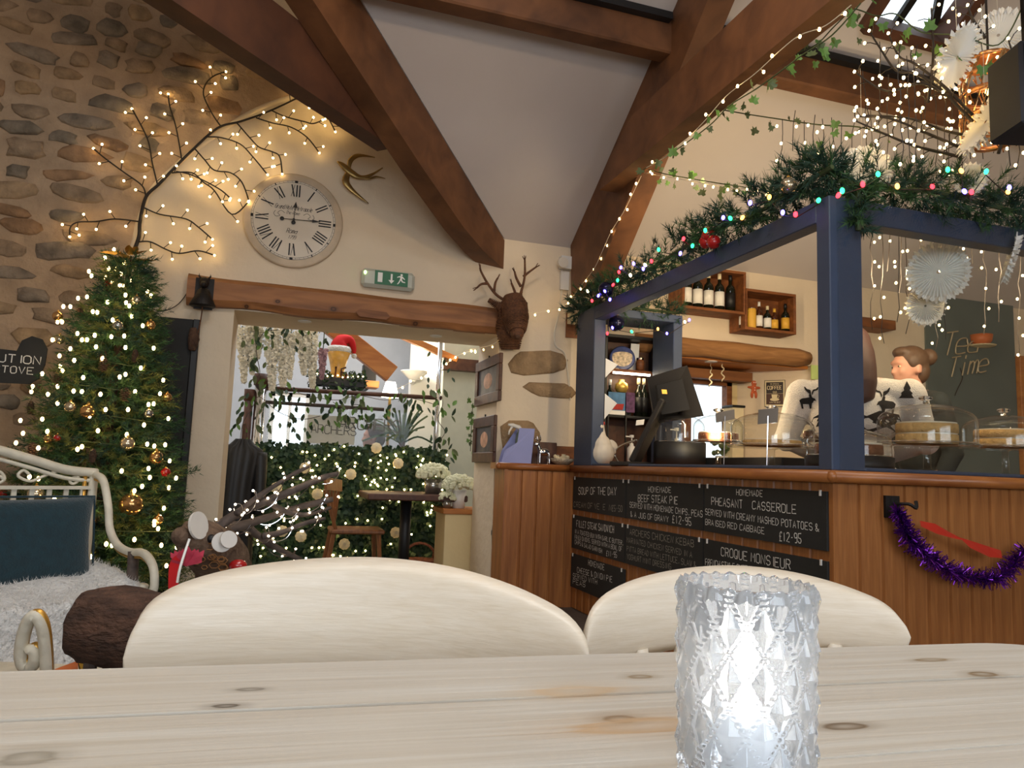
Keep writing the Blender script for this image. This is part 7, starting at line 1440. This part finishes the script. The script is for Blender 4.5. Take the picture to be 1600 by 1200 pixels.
xa, xb, zc1 = atY(420, 640, SYY).x, atY(684, 640, SYY).x, atY(545, 640, SYY).z; MB().box((xa, SYY-.004, .3), (xb, SYY+.004, zc1)).build('pane', 'screen_glass', gs); mat('etched', (226, 222, 210), .8, var=.02)
for (u, v, h, t_) in ((486, 676, .075, 'ARCHERS'), (530, 669, .105, 'ARCHERS'), (480, 686, .06, 'ARCHERS')): q = atY(u, v, SYY-.006); lettering([(t_, 0, 0, h)], q, (1, 0, -.02), ez, ax, 'etched_lettering', 'etched_dark' if h > .07 else 'etched', gs, .11, 0, .62, .14)  # repeated word draws the etched lettering and its mirrored reflections
mb = MB(); q0, q1 = atY(478, 692, SYY-.002), atY(556, 652, SYY-.002); MB().box((q0.x, SYY-.0052, q0.z), (q1.x, SYY-.0042, q1.z)).build('frosted_band', 'etched', gs)
ivy('leafy vine wound along the rail of the glass screen', [atY(u, v, SYY-.08) for u, v in ((415, 612), (440, 600), (470, 615), (500, 622), (530, 625), (560, 618), (600, 625), (640, 622), (680, 632))], 70, OVL, .10, 'twig', size=(.8, 1.5)); ivy('leafy vine climbing the left posts of the glass screen', [atY(u, v, SYY-.1) for u, v in ((375, 690), (380, 660), (395, 635), (405, 620), (430, 640), (450, 650), (475, 655), (500, 650))], 60, OVL, .10, 'twig', size=(.8, 1.4)); ivy('leafy vine climbing the right steel post of the screen', [atY(u, v, SYY-.08) for u, v in ((690, 560), (686, 600), (692, 630), (684, 655), (695, 675), (684, 695), (690, 720))], 42, OVL, .12, 'twig', size=(.8, 1.4)); ivy('leafy vine drooping over the middle of the glass', [atY(u, v, SYY-.09) for u, v in ((520, 628), (540, 640), (555, 632), (575, 638), (590, 642)) ], 30, OVL, .10, 'twig')
# ---- ivy hedge with lights and paper roses
hx0, hx1, hz1 = atY(397, 700, 6.55).x, atY(696, 700, 6.55).x, atY(545, 697, 6.55).z; hg = thing('ivy_hedge', 'dark artificial ivy hedge with fairy lights and cream roses', 'hedge', ((hx0+hx1)/2, 6.55, 0)); bx('backing', (hx0, 6.55, 0), (hx1, 6.62, hz1-.05), hg, 'ivy_dark', 0); mb = MB()
for _ in range(9000):
    p = Vector((rnd(hx0, hx1), 6.52+rnd(-.05, .04), rnd(0, hz1))); d_ = Vector((rnd(-1, 1), rnd(-.9, -.1), rnd(-1, .5))).normalized()*rnd(.04, .065); w = d_.cross(Vector((rnd(-.4, .4), -1, rnd(-.4, .4)))).normalized()*.022; mb.add([p, p+d_*.35+w, p+d_, p+d_*.35-w], [(0, 1, 2, 3)])
mb.build('ivy_leaves', 'ivy_dark', hg)['kind'] = 'stuff'; mb = MB(); rg = random.Random(3)
for k in range(13):
    z0 = hz1-.06-.09*k*.95
    for i in range(18 if k < 5 else 9): mb.ball((rg.uniform(hx0, hx1), 6.44, z0+rg.uniform(-.05, .03)-(.03*math.sin(i))), .0085, 6, 4)
mb.build('bulbs', 'warm_led', hg)['kind'] = 'stuff'
for i, (u, v) in enumerate(((477, 731), (548, 741), (622, 724), (432, 762), (496, 772), (618, 832), (441, 830), (538, 850), (588, 700), (470, 838))):
    c = atY(u, v, 6.43); mb = MB()
    mb.ball(c, (.03, .022, .03), 10, 8)
    for rr2, nn in ((.028, 9), (.018, 7), (.008, 4)):
        for k in range(nn): a_ = 2*PI*k/nn+rr2*60; mb.ball(c+Vector((math.cos(a_)*rr2, -.02+rr2*.5, math.sin(a_)*rr2)), (.02, .012, .02), 8, 6)
    mb.build('rose', 'rose_cream', hg, True)
# ---- wisteria
for i, (u, v0, v1, w) in enumerate(((379, 508, 598, .07), (393, 506, 585, .055), (404, 510, 560, .05), (424, 512, 610, .08), (443, 512, 604, .085), (455, 520, 592, .05), (473, 514, 585, .075), (487, 516, 606, .065), (505, 545, 592, .04))):
    a, b = atY(u, v0, 6.15), atY(u+rnd(-3, 3), v1, 6.15); t = thing('wisteria_raceme', ['leftmost', 'second', 'third short', 'fourth long', 'fifth and broadest', 'sixth slim', 'seventh', 'eighth long', 'pinkish rightmost'][i]+' hanging wisteria bloom from the left in the doorway', 'flower', a, 'wisteria hanging in the far room'); mb = MB()
    for _ in range(900):
        s = random.random()**.8; p = a+(b-a)*s+Vector((rnd(-1, 1), rnd(-1, 1), 0)).normalized()*w*(1-.75*s)*rnd(.3, 1); d_ = rvec(1).normalized()*.024; q = d_.cross(rvec(1)).normalized()*.015; mb.add([p-d_*.5, p+q, p+d_*.5, p-q], [(0, 1, 2, 3)])
    mb.build('petals', 'petal_pink' if i == 8 else 'petal_white', t)['kind'] = 'stuff'; MB().tube([Vector((a.x, a.y, 3.4)), a, b], .004, 5).build('stem', 'cable_green', t)
ivy('green wisteria leaves among the hanging white blooms', [atY(u, v, 6.1) for u, v in ((400, 545), (412, 520), (440, 515), (470, 512), (490, 510), (500, 520))], 36, OVL, .12, 'twig'); ivy('dark leaves trailing between the left wisteria blooms', [atY(u, v, 6.1) for u, v in ((398, 505), (400, 540), (402, 560), (406, 580), (403, 595))], 22, OVL, .06, 'twig')
# ---- spiky plant behind the hedge
c = atY(628, 690, 6.9); t = thing('spiky_yucca_plant', 'spiky long-leaved plant rising above the ivy hedge', 'plant', (c.x, c.y, 0)); MB().lathe([(0, 0), (.13, 0), (.17, .35), (0, .35)], (c.x, c.y, 0), 18).build('pot', 'black', t); MB().tube([(c.x, c.y, .3), (c.x, c.y, c.z)], .03, 8).build('stem', 'bark', t)
for k in range(34): a_ = k*2.4; el = rnd(.35, 1.4); d_ = Vector((math.cos(a_)*math.cos(el), math.sin(a_)*math.cos(el), math.sin(el))); L = rnd(.28, .48); p = Vector((c.x, c.y, c.z-.02)); P_ = [p, p+d_*L*.5, p+d_*L+Vector((0, 0, -.14*math.cos(el)))]; mb = MB(); mb.ribbon(spline(P_, 4), .018, Vector((0, -1, .3))); mb.build('leaf', 'leaf_olive' if k % 3 else 'ivy_dark', t)
# ---- far chair and table
c = atZ(555, 872, .0); cz = Vector((atY(548, 800, 6.1).x, 6.1, 0)); fx = Vector((1, 0, 0)); t = thing('wooden_dining_chair', 'brown wooden chair at the table in the far room', 'chair', cz); C_ = lambda u, v, dy=0.: atY(u, v, 6.1+dy)
sz = C_(560, 828).z; bx('seat', (C_(514, 830).x, 5.93, sz-.02), (C_(597, 830).x, 6.30, sz+.015), t, 'chair_brown', .01); q0 = C_(517, 757); mb = MB(); mb.prism([C_(505, 745, -.17), C_(531, 750, .15), C_(531, 768, .15), C_(507, 765, -.17)], (.02, .01, 0)); mb.fix().build('crest_rail', 'chair_brown', t)
for k in range(5): s = k/4; a = C_(507+22*s, 765+2*s, -.17+.32*s); b = Vector((C_(517, 830).x+.03, 5.97+.29*s, sz)); MB().tube([a, b], .014 if k in (0, 4) else .010, 7).build('back_spindle', 'chair_brown', t)
for sx, sy in ((0, 0), (0, 1), (1, 0), (1, 1)): a = Vector((C_(520 if sx == 0 else 588, 830).x, 5.97+.29*sy, sz)); MB().tube([a, Vector((a.x+(-.06 if sx == 0 else .03), a.y+(.04 if sy else -.04), 0))], [.02, .016], 7).build('leg', 'chair_brown', t)
z_ = atY(640, 770, 6.05).z; x0, x1 = atY(567, 770, 6.05).x, atY(716, 770, 6.05).x; t = thing('dark_pedestal_table', 'dark wooden pedestal table in the far room', 'table', ((x0+x1)/2, 6.05, 0)); bx('table_top', (x0, 5.72, z_-.05), (x1, 6.38, z_), t, 'dark_walnut', .008); xm = atY(634, 800, 6.05).x; MB().tube([(xm, 6.05, 0), (xm, 6.05, z_-.05)], .045, 12).build('pedestal', 'black', t, True); bx('foot', (xm-.25, 6.0, 0), (xm+.25, 6.1, .03), t, 'black'); bx('foot', (xm-.03, 5.8, 0), (xm+.03, 6.3, .03), t, 'black')
def flowers(label, c, pot, R, potmat, hgt):
    t = thing('hydrangea_pot', label, 'flower pot', c, 'hydrangeas beyond the doorway'); MB().lathe([(0, 0), (pot*.8, 0), (pot, hgt), (pot*.9, hgt), (0, hgt*.9)], c, 18).build('pot', potmat, t, True); mb = MB()
    for _ in range(150): d_ = rvec(1).normalized(); d_.z = abs(d_.z)*.9-.15; p = Vector(c)+Vector((0, 0, hgt+R*.25))+Vector((d_.x*R, d_.y*R, d_.z*R*.85)); mb.ball(p, R*.17, 5, 3)
    mb.build('blossom', 'hydrangea', t)['kind'] = 'stuff'
p = atY(676, 764, 6.0); flowers('cream hydrangea in a grey bucket on the far table', (p.x, p.y, z_), .075, .13, 'silver_ball', .12); cx_ = atY(712, 800, 5.75).x
zb_ = atY(712, 794, 5.75).z; t = thing('cream_cabinet', 'cream cabinet with wooden top by the doorway jamb', 'cabinet', (cx_+.1, 5.8, 0)); xa = atY(688, 800, 5.75).x; bx('body', (xa+.02, 5.66, 0), (1.62, 6.0, zb_-.04), t, 'plaster_yellow'); bx('top', (xa, 5.64, zb_-.04), (1.65, 6.02, zb_), t, 'pine_orange'); p = atY(722, 790, 5.72); flowers('white hydrangea on the cream cabinet beside the jamb', (p.x-.02, 5.76, zb_), .06, .13, 'white_plastic', .14); flowers('lower grey-green hydrangea posy on the cream cabinet', (p.x-.12, 5.74, zb_), .04, .07, 'silver_ball', .06)
# wicker baskets on the floor
for i, (u, v, r) in enumerate(((655, 868, .14), (698, 868, .12))):
    c = atY(u, 880, 6.15+.1*i); c.z = 0; t = thing('wicker_basket', ['larger wicker basket under the far table', 'smaller wicker basket right of the larger one'][i], 'basket', c, 'baskets under the far table'); MB().lathe([(0, 0), (r*.8, 0), (r, .14), (r*1.02, .16), (r*.9, .15), (0, .1)], c, 20).build('basket_body', 'wicker_red', t, True); MB().tube([c+Vector((math.cos(a)*r, 0, .15+math.sin(a)*r*1.0)) for a in [k*PI/10 for k in range(11)]], .012, 6).build('handle', 'wicker_red', t, True)
    for k in range(5): MB().tube([c+Vector((math.cos(a)*(r*(.82+.04*k)), math.sin(a)*(r*(.82+.04*k)), .015+k*.03)) for a in [q*PI/10 for q in range(20)]], .010, 5, closed=True).build('weave_ring', 'wicker_red', t, True)
# dark coat on a stand just inside the doorway
c = atY(368, 760, 5.95); t = thing('black_coat', 'black coat hanging on a stand inside the doorway', 'coat', (c.x, c.y, 0)); mb = MB(); top_ = atY(380, 688, 5.95); zt_ = top_.z; rows_ = [(.12, .15, .10), (.45, .14, .09), (.75, .135, .085), (zt_-.12, .15, .08), (zt_-.07, .145, .07), (zt_-.03, .08, .055), (zt_+.01, .045, .045)]; N2 = 36
mb.add([(c.x+(top_.x-c.x)*max(0, (z-.6)/(zt_-.6))+math.cos(a)*(rx+.012*math.sin(7*a+z*3)), c.y+math.sin(a)*(ry+.012*math.sin(9*a)), z) for z, rx, ry in rows_ for a in [2*PI*q/N2 for q in range(N2)]], [(i*N2+q, i*N2+(q+1) % N2, (i+1)*N2+(q+1) % N2, (i+1)*N2+q) for i in range(len(rows_)-1) for q in range(N2)]); mb.build('cloth', 'black', t, True)
for s_ in (-1, 1): MB().tube(spline([(top_.x+s_*.13, c.y, zt_-.09), (c.x+s_*.17, c.y-.02, zt_-.3), (c.x+s_*.175, c.y-.03, zt_-.55)], 4), [.05, .052, .05, .05, .048, .046, .045, .044, .04], 12).build('sleeve', 'black', t, True)
MB().tube([(top_.x, c.y, 0), (top_.x, c.y, top_.z+.12)], .014, 8).build('stand_pole', 'dark_walnut', t); MB().lathe([(0, 0), (.16, 0), (.15, .02), (0, .03)], (top_.x, c.y, 0), 20).build('stand_base', 'dark_walnut', t)
warm_string('warm lights draped on the partition beam in the far room', [atY(u, v, 7.22) for u, v in ((690, 572), (702, 565), (715, 556), (730, 550), (745, 548))], .07, r=.010); warm_string('string of lights sagging below the far uplighter', [atY(u, v, 7.0) for u, v in ((612, 612), (625, 606), (640, 598), (655, 590), (672, 576), (688, 568))], .08, r=.010)
ivy('thin leafy garland hanging on the inner edge of the jamb', [atX(u, v, OX1-.03) for u, v in ((739, 630), (737, 655), (736, 680), (735, 705))], 16, IVY, .03)
# made-up pendant fittings for the added warm lamps, all out of view
for i, p in enumerate(ADDED_PENDANTS):
    t = thing('added_pendant_lamp', 'added unseen cream pendant lamp over the %s' % ['front table', 'window tables', 'room centre'][i], 'lamp', p, 'added unseen pendant lamps'); MB().lathe([(.17, -.10), (.16, -.07), (.06, 0), (.03, .05), (.02, .05), (.05, 0), (.15, -.07)], p, 28, closed=True).build('shade', 'white_plastic', t, True); MB().ball((p[0], p[1], p[2]-.05), .035, 12, 8).build('bulb', 'downlight_glow', t, True); MB().tube([(p[0], p[1], p[2]+.05), (p[0], p[1], 4.38)], .004, 5).build('cord', 'cable_black', t)

# ---- pieces of a part go one level deeper, under that part
def nest(thing_stem, child_stems, parent_stem):
    st = lambda o: o.name.split('.')[0]
    for t in [o for o in COL.objects if o.parent is None and st(o) == thing_stem]:
        par = next((c for c in t.children if st(c) == parent_stem), None)
        if par is None: continue
        for c in [c for c in t.children if st(c) in child_stems and c is not par]:
            w = world_of(c); b = c.matrix_basis.copy(); c.parent = par; c.matrix_parent_inverse = world_of(par).inverted() @ w @ b.inverted()
for a_, b_, c_ in (('menu_board', ('chalk_lettering', 'clip'), 'panel'), ('exit_sign', ('door_symbol', 'arrow_symbol', 'running_man'), 'green_panel'), ('wall_clock', ('numeral', 'hour_mark', 'minute_ring', 'minute_marks', 'script_print', 'scroll_print'), 'dial'), ('wall_clock', ('hour_hand_tip', 'hour_hand_weight'), 'hour_hand'), ('wall_clock', ('minute_hand_tip', 'minute_hand_weight'), 'minute_hand'),
    ('cake_dome', ('knob', 'dome_rim'), 'dome'), ('coffee_sign', ('lettering', 'small_lettering', 'saucer_print', 'cup_print', 'handle_print', 'steam_print', 'upper_field', 'lower_field'), 'border'), ('wine_bottle', ('capsule', 'paper_label'), 'glass_body'), ('beer_bottle', ('capsule', 'paper_label'), 'glass_body'), ('led_candle', ('flame_bulb',), 'wax_body'), ('till_monitor', ('rear_cover', 'yellow_sticker', 'white_sticker'), 'screen_housing'),
    ('bauble', ('cap', 'loop'), 'ball'), ('stove_warning_sign', ('chalk_lettering',), 'slate_panel'), ('greeting_card', ('sleigh_print', 'snow_print'), 'sheet'), ('ceramic_hen', ('comb', 'beak', 'eye'), 'body'), ('glass_screen', ('etched_lettering', 'frosted_band'), 'pane'), ('giant_beer_glass', ('pompom',), 'santa_hat'), ('framed_picture', ('painted_figure',), 'print'), ('log_reindeer', ('ear_disc', 'eye', 'red_nose', 'bark_rings'), 'log_head'), ('gingerbread_man', ('icing_dots',), 'body'), ('teal_cushion', ('piping',), 'cover'), ('wire_sign', ('saucer_ornament',), 'cup_ornament')):
    nest(a_, b_, c_)
